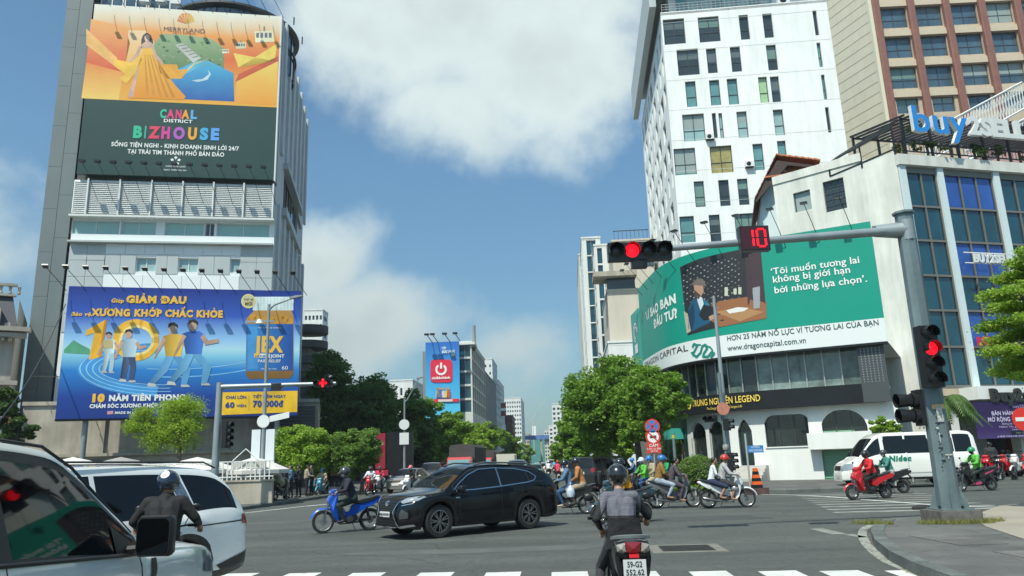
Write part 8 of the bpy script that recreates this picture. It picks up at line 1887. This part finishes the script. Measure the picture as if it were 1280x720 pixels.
def bike_wheel(parent, x, r, w_, mag):
 mb = MB(); n = 30; prof = [(r - w_ * .9, -w_ * .5), (r - w_ * .25, -w_ * .55), (r, -w_ * .15), (r, w_ * .15), (r - w_ * .25, w_ * .55), (r - w_ * .9, w_ * .5)]; mb.lathe(prof + [prof[0]], n, axis='y'); t = mb.build('wheel', rubber, parent, (x, 0, r))
 mb = MB(); R1 = r - w_ * .8; mb.lathe([(R1, -w_ * .45), (R1 - .018, -w_ * .3), (R1 - .018, w_ * .3), (R1, w_ * .45)], n, axis='y'); mb.lathe([(0, -.05), (.045, -.05), (.05, -.03), (.05, .03), (.045, .05), (0, .05)], 10, axis='y')
 if mag:
  for k in range(5):
   a = 2 * math.pi * k / 5; mb.tube([(.04 * math.cos(a), 0, .04 * math.sin(a)), ((R1 - .01) * math.cos(a + .15), 0, (R1 - .01) * math.sin(a + .15))], [.022, .015], 5)
 else:
  for k in range(18):
   a = 2 * math.pi * k / 18; s = .03 if k % 2 else -.03; mb.tube([(.045 * math.cos(a), s, .045 * math.sin(a)), ((R1 - .005) * math.cos(a + .25 * (1 if k % 4 < 2 else -1)), 0, (R1 - .005) * math.sin(a + .25 * (1 if k % 4 < 2 else -1)))], .0035, 3, cap=False)
 mb.lathe([(.05, .055), (.09, .055), (.09, .06), (.05, .06)], 16, axis='y'); mb.build('rim', spoke_m if not mag else alloy, t); return t
def motorbike(name, label, col, kind='underbone', accent=None, plate=True, seatm=None, col2=None):
 o = thing(name, label, 'motorbike'); col2 = col2 or black; sc = kind == 'scooter'; r = .285 if not sc else .245; w_ = .075 if not sc else .10; xf, xr = (.62, -.60) if not sc else (.64, -.60)
 wf = bike_wheel(o, xf, r, w_, sc); wr_ = bike_wheel(o, xr, r, w_ * 1.15, sc)
 mb = MB()
 for s in (-1, 1): mb.tube([(xf, s * .075, r), (xf - .055, s * .075, r + .22), (xf - .14, s * .07, r + .5)], [.018, .022, .022], 7)
 mb.tube([(xf - .14, 0, r + .45), (.34, 0, 1.0)], .03, 7); mb.build('fork', exh, o)
 mb = MB(); rf = r + .035; rings = []
 for i in range(13):
  a = R(15 + 125 * i / 12); c, s_ = math.cos(a), math.sin(a); hw_ = .055 * (.55 + .45 * math.sin(math.pi * (i + 1) / 14)); rings.append([(xf + rf * c, -hw_, r + rf * s_), (xf + (rf + .03) * c, -hw_ * .6, r + (rf + .03) * s_), (xf + (rf + .04) * c, 0, r + (rf + .04) * s_), (xf + (rf + .03) * c, hw_ * .6, r + (rf + .03) * s_), (xf + rf * c, hw_, r + rf * s_)])
 mb.loft(rings, 0, True, True, True); mb.build('front_fender', col, o)
 if not sc: shield = [(.30, 1.0), (.40, 1.0), (.50, .90), (.53, .78), (.46, .66), (.42, .50), (.36, .36), (.27, .27), (.24, .31), (.30, .46), (.31, .70), (.26, .92)]
 else: shield = [(.28, .98), (.40, .98), (.54, .86), (.58, .72), (.48, .62), (.40, .46), (.34, .28), (.26, .24), (.22, .30), (.27, .46), (.27, .72), (.24, .9)]
 mb = MB(); plate2(mb, smooth_poly(shield), .125 if not sc else .16, 0, .86, .55); mb.build('leg_shield', col, o, angle=35)
 for s in (-1, 1):
  mb = MB(); a = [(.30, s * .13, .95), (.44, s * .13, .72), (.40, s * .2, .55), (.34, s * .21, .36), (.25, s * .17, .27), (.27, s * .12, .5)]; b = [(p[0] - .03, p[1] - s * .03, p[2]) for p in a]
  mb.loft([a, b], 0, True, True, False); mb.build('side_wing', col, o)
 mb = MB(); plate2(mb, smooth_poly([(.22, .96), (.28, 1.07), (.38, 1.10), (.47, 1.04), (.46, .95), (.34, .92)]), .13, 0, .8, .5); mb.build('handlebar_cover', col, o, angle=35)
 hl = MB(); hl.ell((.445, 0, 1.005) if not sc else (.53, 0, .80), (.045, .085, .05), 12, 8); hl.build('headlight', lens, o)
 for s in (-1, 1): q = MB(); q.ell((.42, s * .11, .96) if not sc else (.50, s * .13, .86), (.03, .035, .022), 8, 6); q.build('indicator', M('amber lens', (.6, .2, .02), .2), o)
 mb = MB(); mb.tube([(.24, -.33, 1.02), (.31, -.22, 1.02), (.34, -.1, 1.0), (.34, .1, 1.0), (.31, .22, 1.02), (.24, .33, 1.02)], .012, 7); hb_ = mb.build('handlebar', dark_metal, o)
 for s in (-1, 1):
  g = MB(); g.tube([(.24, s * .34, 1.02), (.295, s * .24, 1.02)], .019, 8); g.tube([(.32, s * .32, 1.01), (.33, s * .22, 1.015)], .007, 5); g.build('grip', black, hb_)
  m_ = MB(); m_.tube([(.30, s * .2, 1.03), (.30, s * .25, 1.14), (.29, s * .30, 1.20)], .006, 5); m_.T = None; m_.ell((.285, s * .32, 1.235), (.014, .055, .04), 12, 7); mi = m_.build('mirror', black, hb_)
 if not sc: side_ = [(.26, .60), (.10, .50), (-.05, .56), (-.12, .68), (-.40, .72), (-.80, .86), (-.90, .80), (-.70, .66), (-.45, .55), (-.20, .42), (.05, .36), (.28, .38)]
 else: side_ = [(-.04, .46), (-.02, .60), (-.06, .70), (-.40, .74), (-.84, .86), (-.96, .81), (-.86, .72), (-.62, .63), (-.36, .52), (-.20, .44)]
 mb = MB(); plate2(mb, smooth_poly(side_), .105 if not sc else .16, 0, .9, .6); mb.build('side_cover', col, o, angle=35)
 if sc: MB().box(-.06, .34, -.14, .14, .27, .33).build('floorboard', black, o); mb = MB(); plate2(mb, [(-.15, .26), (.2, .24), (.28, .3), (-.1, .36)], .17); mb.build('lower_cover', accent or col2, o)
 if accent: mb = MB(); plate2(mb, [(-.75, .80), (-.3, .66), (-.28, .60), (-.6, .70)], .112 if not sc else .166, 0, .9, .9); mb.build('stripe', accent, o)
 seat = [(-.02, .72), (-.06, .78), (-.30, .78), (-.38, .81), (-.70, .86), (-.82, .89), (-.84, .85), (-.60, .76), (-.35, .70)]
 mb = MB(); plate2(mb, smooth_poly(seat), .125, 0, .85, .5); mb.build('seat', seatm or seat_m, o, angle=40)
 mb = MB(); plate2(mb, smooth_poly([(.18, .30), (.22, .40), (.0, .46), (-.22, .44), (-.26, .30), (-.05, .22)]), .09, 0, .8, .6); mb.tube([(-.05, -.15, .33), (-.05, .15, .33)], .085, 12); mb.tube([(.15, 0, .34), (.28, 0, .36)], .06, 9)
 for k in range(3): mb.tube([(.17 + .03 * k, 0, .345), (.18 + .03 * k, 0, .345)], .075, 10)
 mb.build('engine', engine_m, o)
 mb = MB(); mb.tube([(.22, -.06, .30), (.18, -.12, .20), (-.1, -.15, .20), (-.25, -.16, .22)], .018, 7); mb.tube([(-.22, -.16, .22), (-.35, -.165, .24), (-.78, -.175, .33), (-.80, -.175, .335)], [.02, .042, .05, .03], 10); mb.build('exhaust', exh, o)
 mb = MB()
 for s in (-1, 1): mb.tube([(-.2, s * .08, .32), (xr, s * .085, r)], .018, 6); mb.tube([(xr + .02, s * .09, r + .02), (xr + .1, s * .1, .62)], .022, 7)
 mb.tube([(-.05, -.22, .27), (-.05, .22, .27)], .012, 6); mb.tube([(-.3, -.2, .36), (-.3, .2, .36)], .011, 6); mb.tube([(-.1, .12, .26), (-.18, .2, .05)], .01, 5); mb.build('frame', dark_metal, o)
 mb = MB(); rings = []
 for i in range(9):
  a = R(60 + 105 * i / 8); c, s_ = math.cos(a), math.sin(a); rings.append([(xr + (rf + .02) * c, -.06, r + (rf + .02) * s_), (xr + (rf + .05) * c, 0, r + (rf + .05) * s_), (xr + (rf + .02) * c, .06, r + (rf + .02) * s_)])
 mb.loft(rings, 0, False, False, True); mb.tube([(-.80, 0, .74), (-.98, 0, .54)], .03, 6); mb.build('rear_fender', black, o, fix=False)
 if plate: pm2 = MB().box(-.985, -.975, -.095, .095, .42, .56).build('number_plate', plate_w, o)
 mb = MB(); mb.ell((-.88, 0, .80), (.05, .075, .035), 10, 7); mb.build('tail_light', redlens, o)
 mb = MB(); mb.tube([(-.62, -.10, .86), (-.80, -.11, .90), (-.90, -.05, .91), (-.90, .05, .91), (-.80, .11, .90), (-.62, .10, .86)], .012, 6); mb.build('grab_rail', exh, o)
 return o
blue_p = paint('motorbike blue', (.01, .09, .48)); redm = paint('motorbike red', (.52, .01, .02)); whm = paint('motorbike white', (.68, .70, .70)); blm = paint('motorbike black', (.01, .011, .013)); tealm = paint('motorbike dark teal', (.015, .05, .07)); lbl = paint('motorbike light blue', (.06, .30, .42)); pinkm = paint('motorbike pink', (.60, .05, .16)); greym = paint('motorbike grey', (.12, .12, .13))
UB = {}
def bike_at(name, label, col, kind, x, y, ang, **kw):
 key = (col.name, kind, kw.get('accent').name if kw.get('accent') else '')
 if key in UB: o = dup(UB[key], (x, y, 0), ang, label)
 else: o = motorbike(name, label, col, kind, **kw); UB[key] = o; o.location = (x, y, 0); o.rotation_euler = (0, 0, ang)
 o.name = name; return o
navy_c = cloth('navy jacket', (.02, .022, .035)); blk_c = cloth('black cloth', (.012, .012, .013)); beige_c = cloth('beige cloth', (.42, .34, .24)); brown_c = cloth('golden brown cloth', (.24, .13, .03)); purple_c = cloth('dusky purple cloth', (.07, .055, .07)); grey_c = cloth('light grey cloth', (.38, .38, .38)); white_c = cloth('white cloth', (.66, .68, .72)); red_c = cloth('red jacket cloth', (.58, .02, .025)); teal_c = cloth('teal cloth', (.05, .22, .17)); green_c = cloth('green rider jacket', (.10, .42, .05)); green2 = cloth('emerald jacket', (.03, .30, .10)); denim = cloth('denim', (.03, .08, .17)); denim_p = cloth('checked denim jacket', (.09, .17, .27)); khaki = cloth('khaki cloth', (.34, .28, .20)); orange_c = cloth('orange shirt', (.75, .30, .01)); tan_c = cloth('orange brown top', (.42, .17, .06)); lden = cloth('washed denim', (.30, .36, .42)); pink_c = cloth('pink red shirt', (.62, .05, .10)); sky_c = cloth('sky blue shirt', (.12, .32, .60)); olive_c = cloth('dark olive trousers', (.02, .035, .03)); navy_s = cloth('navy skirt', (.02, .03, .07)); char_c = cloth('charcoal cloth', (.035, .035, .038))
h_blk = paint('black helmet', (.010, .010, .011), rough=.25); h_red = paint('red helmet', (.55, .03, .02)); h_wht = paint('white helmet', (.7, .7, .7)); h_blu = paint('blue helmet', (.02, .16, .50)); h_grn = paint('green helmet', (.02, .28, .10)); h_dg = paint('dark grey helmet', (.04, .042, .045), rough=.35); h_pnk = paint('pink helmet', (.7, .15, .2)); h_ong = paint('orange red helmet', (.75, .10, .02))
m_blue = M('blue face mask', (.12, .35, .60), .7); m_wht = M('grey white face mask', (.50, .52, .52), .7); m_blk = M('black face mask', (.02, .02, .02), .7)
shoe = M('dark shoes', (.02, .02, .02), .6); shoe_t = M('tan shoes', (.40, .33, .25), .7)
def rot(x, y, ang): return Vector((x * math.cos(ang) - y * math.sin(ang), x * math.sin(ang) + y * math.cos(ang), 0))
def GP(px, py): p = G(px, py); return p.x, p.y
A_ = lambda d: R(d)
x, y = GP(432, 665.5); bike_at('motorbike', 'bright blue motorbike ridden left in front of the crossover', blue_p, 'underbone', x, y + .15, R(180 + 24))
person('driver_fine', 'rider in a charcoal jacket, dark helmet and white mask on the blue motorbike', (x, y + .15, 0), R(180 + 24), navy_c, olive_c, shoe, h_dg, m_wht, visor=False, style='full', scl=1.06)
bg_ = thing('plastic_bag', 'pale pink plastic bag hanging at the blue motorbike leg shield', 'bag', (x, y + .15, 0), R(180 + 24)); mb = MB(); mb.lathe([(.02, .36), (.10, .37), (.13, .46), (.10, .56), (.03, .66), (.02, .7)], 12, c=(.16, .0, 0)); mb.build('sack', M('pink plastic film', (.62, .40, .46), .4, var=.15, scale=12, bump=.5), bg_)
MB().tube([(.16, 0, .7), (.22, 0, .82)], .006, 5).build('handle', MATS['pink plastic film'], bg_)
x, y = GP(716, 643); an = R(180 - 8); bike_at('motorbike', 'dark motorbike with two riders passing behind the crossover tail', blm, 'underbone', x - .15, y, an)
person('driver', 'driver in a checked denim jacket and blue mask behind the crossover', (x - .15, y, 0), an, denim_p, denim, shoe_t, h_blk, m_blue); person('passenger_bare', 'passenger in an orange brown top and black helmet holding a white bag', (x - .15, y, 0), an, tan_c, khaki, shoe_t, h_blk, None)
wbg = thing('carrier_bag', 'white and blue carrier bag held by the orange brown passenger', 'bag', (x - .15, y, 0), an); MB().lathe([(0, .52), (.11, .54), (.14, .66), (.10, .80), (.04, .88)], 10, c=(-.14, .30, 0)).build('sack', M('white blue plastic', (.5, .58, .66), .4, var=.3, scale=14), wbg); MB().tube([(-.14, .3, .86), (-.13, .24, .98)], .008, 5).build('handle', MATS['white blue plastic'], wbg)
x, y = GP(752, 655); an = R(180 + 15); bike_at('motorbike', 'dark teal scooter heading left, half hidden by the foreground rider', tealm, 'scooter', x + .55, y, an); person('scooter_driver', 'rider in a yellow brown shirt hidden behind the foreground rider', (x + .55, y, 0), an, orange_c, blk_c, shoe, h_blk, m_blk)
x, y = GP(806, 627); an = R(180 + 20); bike_at('motorbike', 'black motorbike of the green jacketed rider behind the golden brown passenger', blm, 'underbone', x, y, an); person('driver', 'rider in a lime green jacket, white helmet and blue mask', (x, y, 0), an, green_c, denim, shoe, h_wht, m_blue, stripe=h_grn); person('passenger_bare', 'passenger in beige with a blue helmet behind the lime green rider', (x, y, 0), an, beige_c, beige_c, skin_m, h_blu, m_wht)
x, y = GP(844, 635); bike_at('motorbike', 'black motorbike carrying two riders to the right before the clipped bush', greym, 'underbone', x, y, R(2)); person('driver_lean', 'bareheaded driver in a dusky purple shirt leaning to the right', (x, y, 0), R(2), purple_c, purple_c, skin_m, None); person('passenger', 'passenger in a golden brown jacket with a blue and white helmet', (x, y, 0), R(2), brown_c, lden, skin_m, h_blu, None, stripe=h_wht)
x, y = GP(910, 635); bike_at('motorbike', 'white motorbike with a couple riding right in front of the cafe', whm, 'underbone', x, y, R(-3)); person('driver_bare', 'driver in a grey shirt and red and white helmet on the white motorbike', (x, y, 0), R(-3), grey_c, char_c, skin_m, h_red, None, stripe=h_wht); person('passenger_skirt', 'dark haired girl in a white blouse and navy skirt riding pillion', (x, y, 0), R(-3), white_c, navy_s, skin_m, None, scale=.94)
hp_ = thing('hanging_helmet', 'round silver helmet hanging at the front of the white motorbike', 'helmet', (x, y, 0), R(-3)); MB().ell((.24, -.17, .60), (.13, .11, .12), 14, 9).build('shell', M('silver helmet', (.35, .36, .36), .3, .5), hp_); MB().tube([(.24, -.15, .71), (.25, -.05, .80)], .008, 5).build('strap', black, hp_)
x, y = GP(838, 614); bike_at('motorbike', 'scooter of the emerald rider waiting behind the purple driver', blm, 'scooter', x, y + 1, R(200), ); person('scooter_driver', 'rider in an emerald jacket and green helmet behind the purple driver', (x, y + 1, 0), R(200), green2, blk_c, shoe, h_grn, None)
x, y = GP(822, 612); bike_at('motorbike', 'dark scooter half hidden behind the golden brown passenger', blm, 'scooter', x, y + 2, R(190)); person('scooter_driver', 'dark clothed rider with a white helmet behind the beige passenger', (x, y + 2, 0), R(190), char_c, blk_c, shoe, h_wht, m_blue)
x, y = GP(1088, 624); bike_at('motorbike', 'glossy red scooter heading left in front of the white van', redm, 'scooter', x, y, R(180 + 8)); person('scooter_driver', 'rider in a bright red jacket and dark helmet on the red scooter', (x, y, 0), R(188), red_c, blk_c, shoe, h_blk, m_blk)
x, y = GP(1112, 617); bike_at('motorbike', 'black scooter just behind the red one', blm, 'scooter', x - .05, y, R(178)); person('scooter_driver', 'rider in a teal jacket on the black scooter beside the red one', (x - .05, y, 0), R(178), teal_c, grey_c, shoe, h_dg, m_wht)
x, y = GP(1222, 614); bike_at('motorbike', 'black scooter with pink panels right of the traffic post', blm, 'scooter', x, y, R(180 + 6), accent=pinkm); person('scooter_driver', 'rider in a lime jacket and green helmet on the pink and black scooter', (x, y, 0), R(186), green_c, olive_c, shoe, h_grn, m_blk)
for i, (px, py, c, lab, k) in enumerate([(1226, 591, redm, 'red parked motorbike beside the man in blue', 'underbone'), (1243, 589, redm, 'red scooter parked second in the shop row', 'scooter'), (1254, 589, blm, 'black scooter parked in the shop row, a white helmet on its mirror', 'scooter'), (1263, 589, redm, 'red scooter parked fourth in the shop row', 'scooter'), (1274, 589, whm, 'white parked scooter near the right edge', 'scooter'), (1285, 590, redm, 'red motorbike parked last at the right edge', 'underbone'), (1237, 587, tealm, 'dark teal scooter parked behind the first red one', 'scooter'), (1268, 586, tealm, 'dark teal scooter parked under the white column', 'scooter')]):
 x, y = GP(px, py + 5); p = AT(px, 600, 38.6 if i < 6 else 40.3); bike_at('parked_motorbike', lab, c, k, p.x, p.y - (px - 1250) * .01, R(200 + 9 * (i % 3))); 
for o_ in [o_ for o_ in bpy.data.objects if o_.name.startswith('parked_motorbike')]: o_.location.z = .14; o_['group'] = 'motorbikes parked before the shop'
p = AT(1214, 600, 38.0); person('standing', 'man in a sky blue shirt standing by the parked motorbikes', (p.x, p.y, .14), R(100), sky_c, char_c, shoe, None)
p = AT(1244, 600, 39.6); person('standing', 'person in dark clothes and helmet standing in the parked row', (p.x, p.y, .14), R(60), char_c, char_c, shoe, h_blk)
for px, py, c, k, az_, pose, sh_, pa_, hm_, mk, lb, lp_ in [
 (402, 621, lbl, 'underbone', 262, 'driver', beige_c, khaki, h_blu, m_blue, 'light blue motorbike waiting by the left kerb', 'rider in a beige jacket and dark blue helmet on the light blue motorbike'),
 (424, 616, tealm, 'underbone', 268, 'driver', orange_c, char_c, h_ong, None, 'dark teal motorbike behind the blue rider', 'rider in a bright orange shirt and orange helmet left of the blue rider'),
 (415, 613, blm, 'scooter', 265, 'scooter_driver', teal_c, blk_c, h_wht, m_blue, 'black scooter left of the orange rider', 'rider with a white helmet behind the orange shirted one'),
 (434, 612, blm, 'underbone', 265, 'driver', khaki, blk_c, h_dg, None, 'black motorbike right of the orange rider', 'rider in khaki just left of the blue rider helmet'),
 (463, 619, redm, 'underbone', 262, 'driver', white_c, char_c, h_dg, m_blk, 'red motorbike facing the junction beside the beige saloon', 'rider in a white shirt and dark helmet on the red motorbike'),
 (474, 615, whm, 'scooter', 264, 'scooter_driver', pink_c, char_c, h_dg, None, 'white scooter right of the red motorbike', 'rider in a pinkish red shirt on the white scooter'),
 (513, 618, whm, 'scooter', 250, 'scooter_driver', blk_c, blk_c, h_pnk, m_wht, 'white scooter crossing before the beige saloon', 'rider in black with a pink helmet before the beige saloon'),
 (698, 601, redm, 'scooter', 88, 'scooter_driver', pink_c, char_c, h_red, None, 'red scooter going away down the middle of the street', 'rider in a bright pink red shirt seen from behind down the street'),
 (686, 597, blm, 'scooter', 86, 'scooter_driver', white_c, char_c, h_wht, None, 'distant scooter left of the pink red rider', 'distant rider in white left of the pink red rider'),
 (676, 596, blm, 'underbone', 86, 'driver', char_c, char_c, h_blk, None, 'distant motorbike beside the green taxi', 'distant dark rider beside the green taxi'),
 (693, 592, blm, 'underbone', 84, 'driver', sky_c, char_c, h_blu, None, 'farthest motorbike in the street', 'farthest rider in a blue shirt in the street'),
 (792, 610, blm, 'scooter', 175, 'scooter_driver', denim_p, char_c, h_blu, m_blue, 'dark scooter just right of the foreground helmet', 'rider with a blue helmet just right of the foreground helmet')]:
 x, y = GP(px, py); a = R(az_) if az_ > 90 else R(az_); bike_at('motorbike', lb, c, k, x, y, a); person(pose, lp_, (x, y, 0), a, sh_, pa_, shoe, hm_, mk)
p = AT(352, 600, 39.5); bike_at('parked_motorbike', 'dark loaded motorbike parked by the red lantern', blm, 'underbone', p.x, p.y, R(80)).location.z = .14
for px, Y, sh_, pa_, az_, ps, lb in [(357, 40.2, char_c, char_c, 20, 'standing', 'person in dark clothes standing by the loaded motorbike'), (364, 41, denim_p, char_c, 190, 'standing', 'person in a blue shirt standing under the round tree'), (374, 41.5, char_c, blk_c, 160, 'standing_reach', 'person in dark clothes reaching into the vendor stall'), (383, 43, khaki, blk_c, 30, 'standing_reach', 'person in khaki at the vendor stall'), (390, 43.5, char_c, blk_c, 200, 'standing', 'dark figure behind the light blue motorbike')]:
 p = AT(px, 600, Y); person(ps, lb, (p.x, p.y, .14), R(az_), sh_, pa_, shoe, None)
sack = thing('cargo_sack', 'beige sacks strapped to the motorbike by the red lantern', 'sack', tuple(AT(349, 600, 39.3).xy) + (.14,)); MB().ell((0, 0, .85), (.32, .28, .26), 12, 8).build('sack', M('sackcloth', (.42, .38, .24), .9, var=.3, scale=8, bump=.6), sack); MB().ell((-.1, 0, 1.15), (.22, .2, .16), 12, 8).build('sack', MATS['sackcloth'], sack)
# bunny-stickered helmet rider between the white cars
p = AT(208, 600, 9.2); bx_, by_ = p.x, p.y; an = R(106)
b_ = motorbike('motorbike', 'dark scooter of the rider between the two white cars', blm, 'scooter'); b_.location = (bx_, by_, 0); b_.rotation_euler = (0, 0, an)
br = person('bunny', 'rider in a black jacket, navy helmet with a white sticker, between the white cars', (bx_, by_, 0), an, blk_c, blk_c, shoe, paint('navy helmet', (.008, .018, .04), rough=.25), None, style='full', scl=1.10)
me, J = POSE['bunny']; h, nk = J['head'], J['neck']; up = (h - nk).normalized(); f = Vector((1, 0, 0)); f = (f - up * f.dot(up)).normalized(); T_ = Matrix.Translation(h + up * .035) @ Matrix((f, up.cross(f), up)).transposed().to_4x4()
hmb = [c for c in br.children if c.name.startswith('helmet')][0]
def hel_patch(a0, z0, pts, mat, k): 
 mb = MB(); mb.T = T_; P = []
 for u, v in pts:
  a = a0 + u; ph = z0 - v; q = 1.012 + .004 * k; P.append((.138 * 1.10 * q * math.sin(ph) * math.cos(a) - .012, .122 * 1.10 * q * math.sin(ph) * math.sin(a), .130 * 1.10 * q * math.cos(ph)))
 c = Vector((sum(p_[0] for p_ in P) / len(P), sum(p_[1] for p_ in P) / len(P), sum(p_[2] for p_ in P) / len(P))); L = Vector((c.x + .012, c.y, c.z)); c = Vector((-.012, 0, 0)) + L * (1 + .0) ; n_ = L.normalized(); rad = 1 / math.sqrt((n_.x / (.138 * 1.1)) ** 2 + (n_.y / (.122 * 1.1)) ** 2 + (n_.z / (.13 * 1.1)) ** 2); c = Vector((-.012, 0, 0)) + n_ * rad * (1.014 + .004 * k)
 for i in range(len(P)): mb.face([c, P[i], P[(i + 1) % len(P)]], 0, True)
 mb.build('sticker', mat, hmb, fix=False)
wst = M('white sticker', (.78, .76, .74), .5); hel_patch(R(168), R(68), ring2(0, 0, .42, .40, 18), wst, 1); hel_patch(R(160), R(34), ring2(0, 0, .30, .20, 12), wst, 1); hel_patch(R(168), R(76), ring2(0, 0, .17, .15, 14), M('pink sticker', (.70, .30, .32), .5), 3)
# foreground scooter seen from behind, with its rider
fx, fy = AT(780, 700, 8.3).x, 8.3; an = R(88)
fs = motorbike('motorbike', 'black scooter with a white number plate at the crossing in the foreground', blm, 'scooter', plate=False); fs.location = (fx, fy, 0); fs.rotation_euler = (0, 0, an)
for c in list(fs.children):
 if c.name.split('.')[0] in ('tail_light', 'grab_rail'): bpy.data.objects.remove(c)
mb = MB(); rg = []
for i in range(15):
 a = R(-90 + 180 * i / 14); y_ = .17 * math.sin(a); x_ = -.74 - .20 * math.cos(a); z_ = .90 + .03 * math.cos(a); rg.append([(x_, y_, z_ - .018), (x_ - .022 * math.cos(a), y_ + .022 * math.sin(a), z_ - .012), (x_ - .022 * math.cos(a), y_ + .022 * math.sin(a), z_ + .014), (x_, y_, z_ + .02)])
mb.loft(rg, 0, True, True, True); mb.build('grab_rail', M('satin grey rail', (.22, .24, .24), .4, .5), fs)
mb = MB(); plate2(mb, smooth_poly([(-.58, .60), (-.60, .82), (-.80, .90), (-.94, .885), (-.96, .80), (-.84, .68)]), .155, 0, .8, .5); mb.build('tail_cowl', blm, fs, angle=40)
def tailp(name, pts, mat, x_=-.955, k=0):
 mb = MB(); n_ = len(pts); P = [(x_ - k * .004 + 1.6 * (p_[0] ** 2), p_[0], p_[1]) for p_ in pts]; c = (x_ - k * .004 - .012, sum(p_[0] for p_ in pts) / n_, sum(p_[1] for p_ in pts) / n_)
 for i in range(n_): mb.face([c, P[i], P[(i + 1) % n_]], 0, True)
 return mb.build(name, mat, fs, fix=False)
tailp('tail_light', [(-.078, .885), (.078, .885), (.064, .80), (.03, .79), (-.03, .79), (-.064, .80)], M('dark red lens', (.20, .012, .015), .1, coat=.8), -.972)
for s in (-1, 1): 
 pts = [(.08, .88), (.155, .86), (.150, .80), (.10, .785), (.07, .80)]; pts = [(a * s, b) for a, b in pts]; tailp('indicator', pts if s > 0 else pts[::-1], M('clear indicator', (.40, .36, .30), .12, .3, coat=.8), -.985)
for s in (-1, 1): 
 pts = [(.16 * s, .82), (.17 * s, .74), (.15 * s, .60), (.12 * s, .52), (.10 * s, .66)]; mb = MB(); mb.loft([[(-.90, a, b) for a, b in pts], [(-.60, a * 1.02, b + .02) for a, b in pts]], 0); mb.build('side_fairing', black, fs)
MB().box(-1.0, -.98, -.045, .045, .748, .782).build('reflector', M('red reflector', (.75, .02, .03), .2, coat=.6), fs)
mb = MB(); mb.loft([[(-.90, -.06, .76), (-.90, .06, .76), (-.84, .06, .70), (-.84, -.06, .70)], [(-.99, -.05, .55), (-.99, .05, .55), (-.96, .05, .53), (-.96, -.05, .53)]], 0, True, True, False); mb.build('plate_bracket', black, fs)
MB().box(-1.008, -1.0, -.105, .105, .585, .735).build('number_plate', plate_w, fs)
for s_, z_, t_, sz in ((0, .669, '59-G2', .052), (0, .599, '552.62', .052)):
 text('plate_lettering', t_, 0, z_, sz, ink(.03, .03, .03), fs, .02, 'c', fn=lambda u, zz, d: (-1.011, -u, zz), width=.17 if z_ < .63 else .14)
fr_ = person('fore', 'foreground rider seen from behind in a grey yoked black shirt and black helmet', (fx, fy, 0), an, cloth('black shirt cloth', (.013, .014, .017)), cloth('dark grey trousers', (.032, .034, .040)), shoe, h_blk, None, style='full', scl=1.0, scale=.94)
m = fr_.data; gm = M('grey cloth with painted creases', (.13, .13, .15), .85, var=.12, scale=5, bump=.8, bscale=14); m.materials.append(gm)
wv = gm.node_tree; tx = wv.nodes.new('ShaderNodeTexWave'); tx.inputs['Scale'].default_value = 13; tx.bands_direction = 'Z'; tx.inputs['Distortion'].default_value = 9; tx.inputs['Detail'].default_value = 2; tx.inputs['Detail Scale'].default_value = .7  # wavy paler lines put the light on cloth wrinkles into the colour
gg = wv.nodes.new('ShaderNodeNewGeometry'); wv.links.new(gg.outputs['Position'], tx.inputs['Vector']); rp2 = wv.nodes.new('ShaderNodeMapRange'); wv.links.new(tx.outputs['Fac'], rp2.inputs[0]); rp2.inputs[1].default_value = .86; rp2.inputs[2].default_value = 1; mm = wv.nodes.new('ShaderNodeMix'); mm.data_type = 'RGBA'; wv.links.new(rp2.outputs[0], mm.inputs[0]); mm.inputs[6].default_value = (.11, .11, .135, 1); mm.inputs[7].default_value = (.16, .16, .185, 1); wv.links.new(mm.outputs[2], wv.nodes['Principled BSDF'].inputs['Base Color'])
for pl3 in m.polygons:
 if pl3.material_index == 1 and pl3.center.z > 1.13 and abs(pl3.center.y) < .235 : pl3.material_index = 4
mb = MB()
mb.loft([[(-.20 - .12 * math.cos(a * .5), .19 * math.sin(a) * k2, z) for a in [R(-100 + 20 * i) for i in range(11)]] for z, k2 in ((1.12, .93), (.98, .98), (.86, 1.12), (.80, 1.22))], 0, False, False, True); sol = mb.build('shirt_tail', MATS['black shirt cloth'], fr_, fix=False)
# light haze over the whole place
hz_m = bpy.data.materials.new('haze'); hz_m.use_nodes = True; n_ = hz_m.node_tree.nodes; n_.clear()
out = n_.new('ShaderNodeOutputMaterial'); pv_ = n_.new('ShaderNodeVolumePrincipled'); pv_.inputs['Color'].default_value = (.86, .93, 1, 1); pv_.inputs['Density'].default_value = .00028; pv_.inputs['Anisotropy'].default_value = .2
hz_m.node_tree.links.new(pv_.outputs[0], out.inputs['Volume'])
MB().box(-2600, 2600, -700, 4100, -1, 95).build('haze', hz_m, kind='stuff')
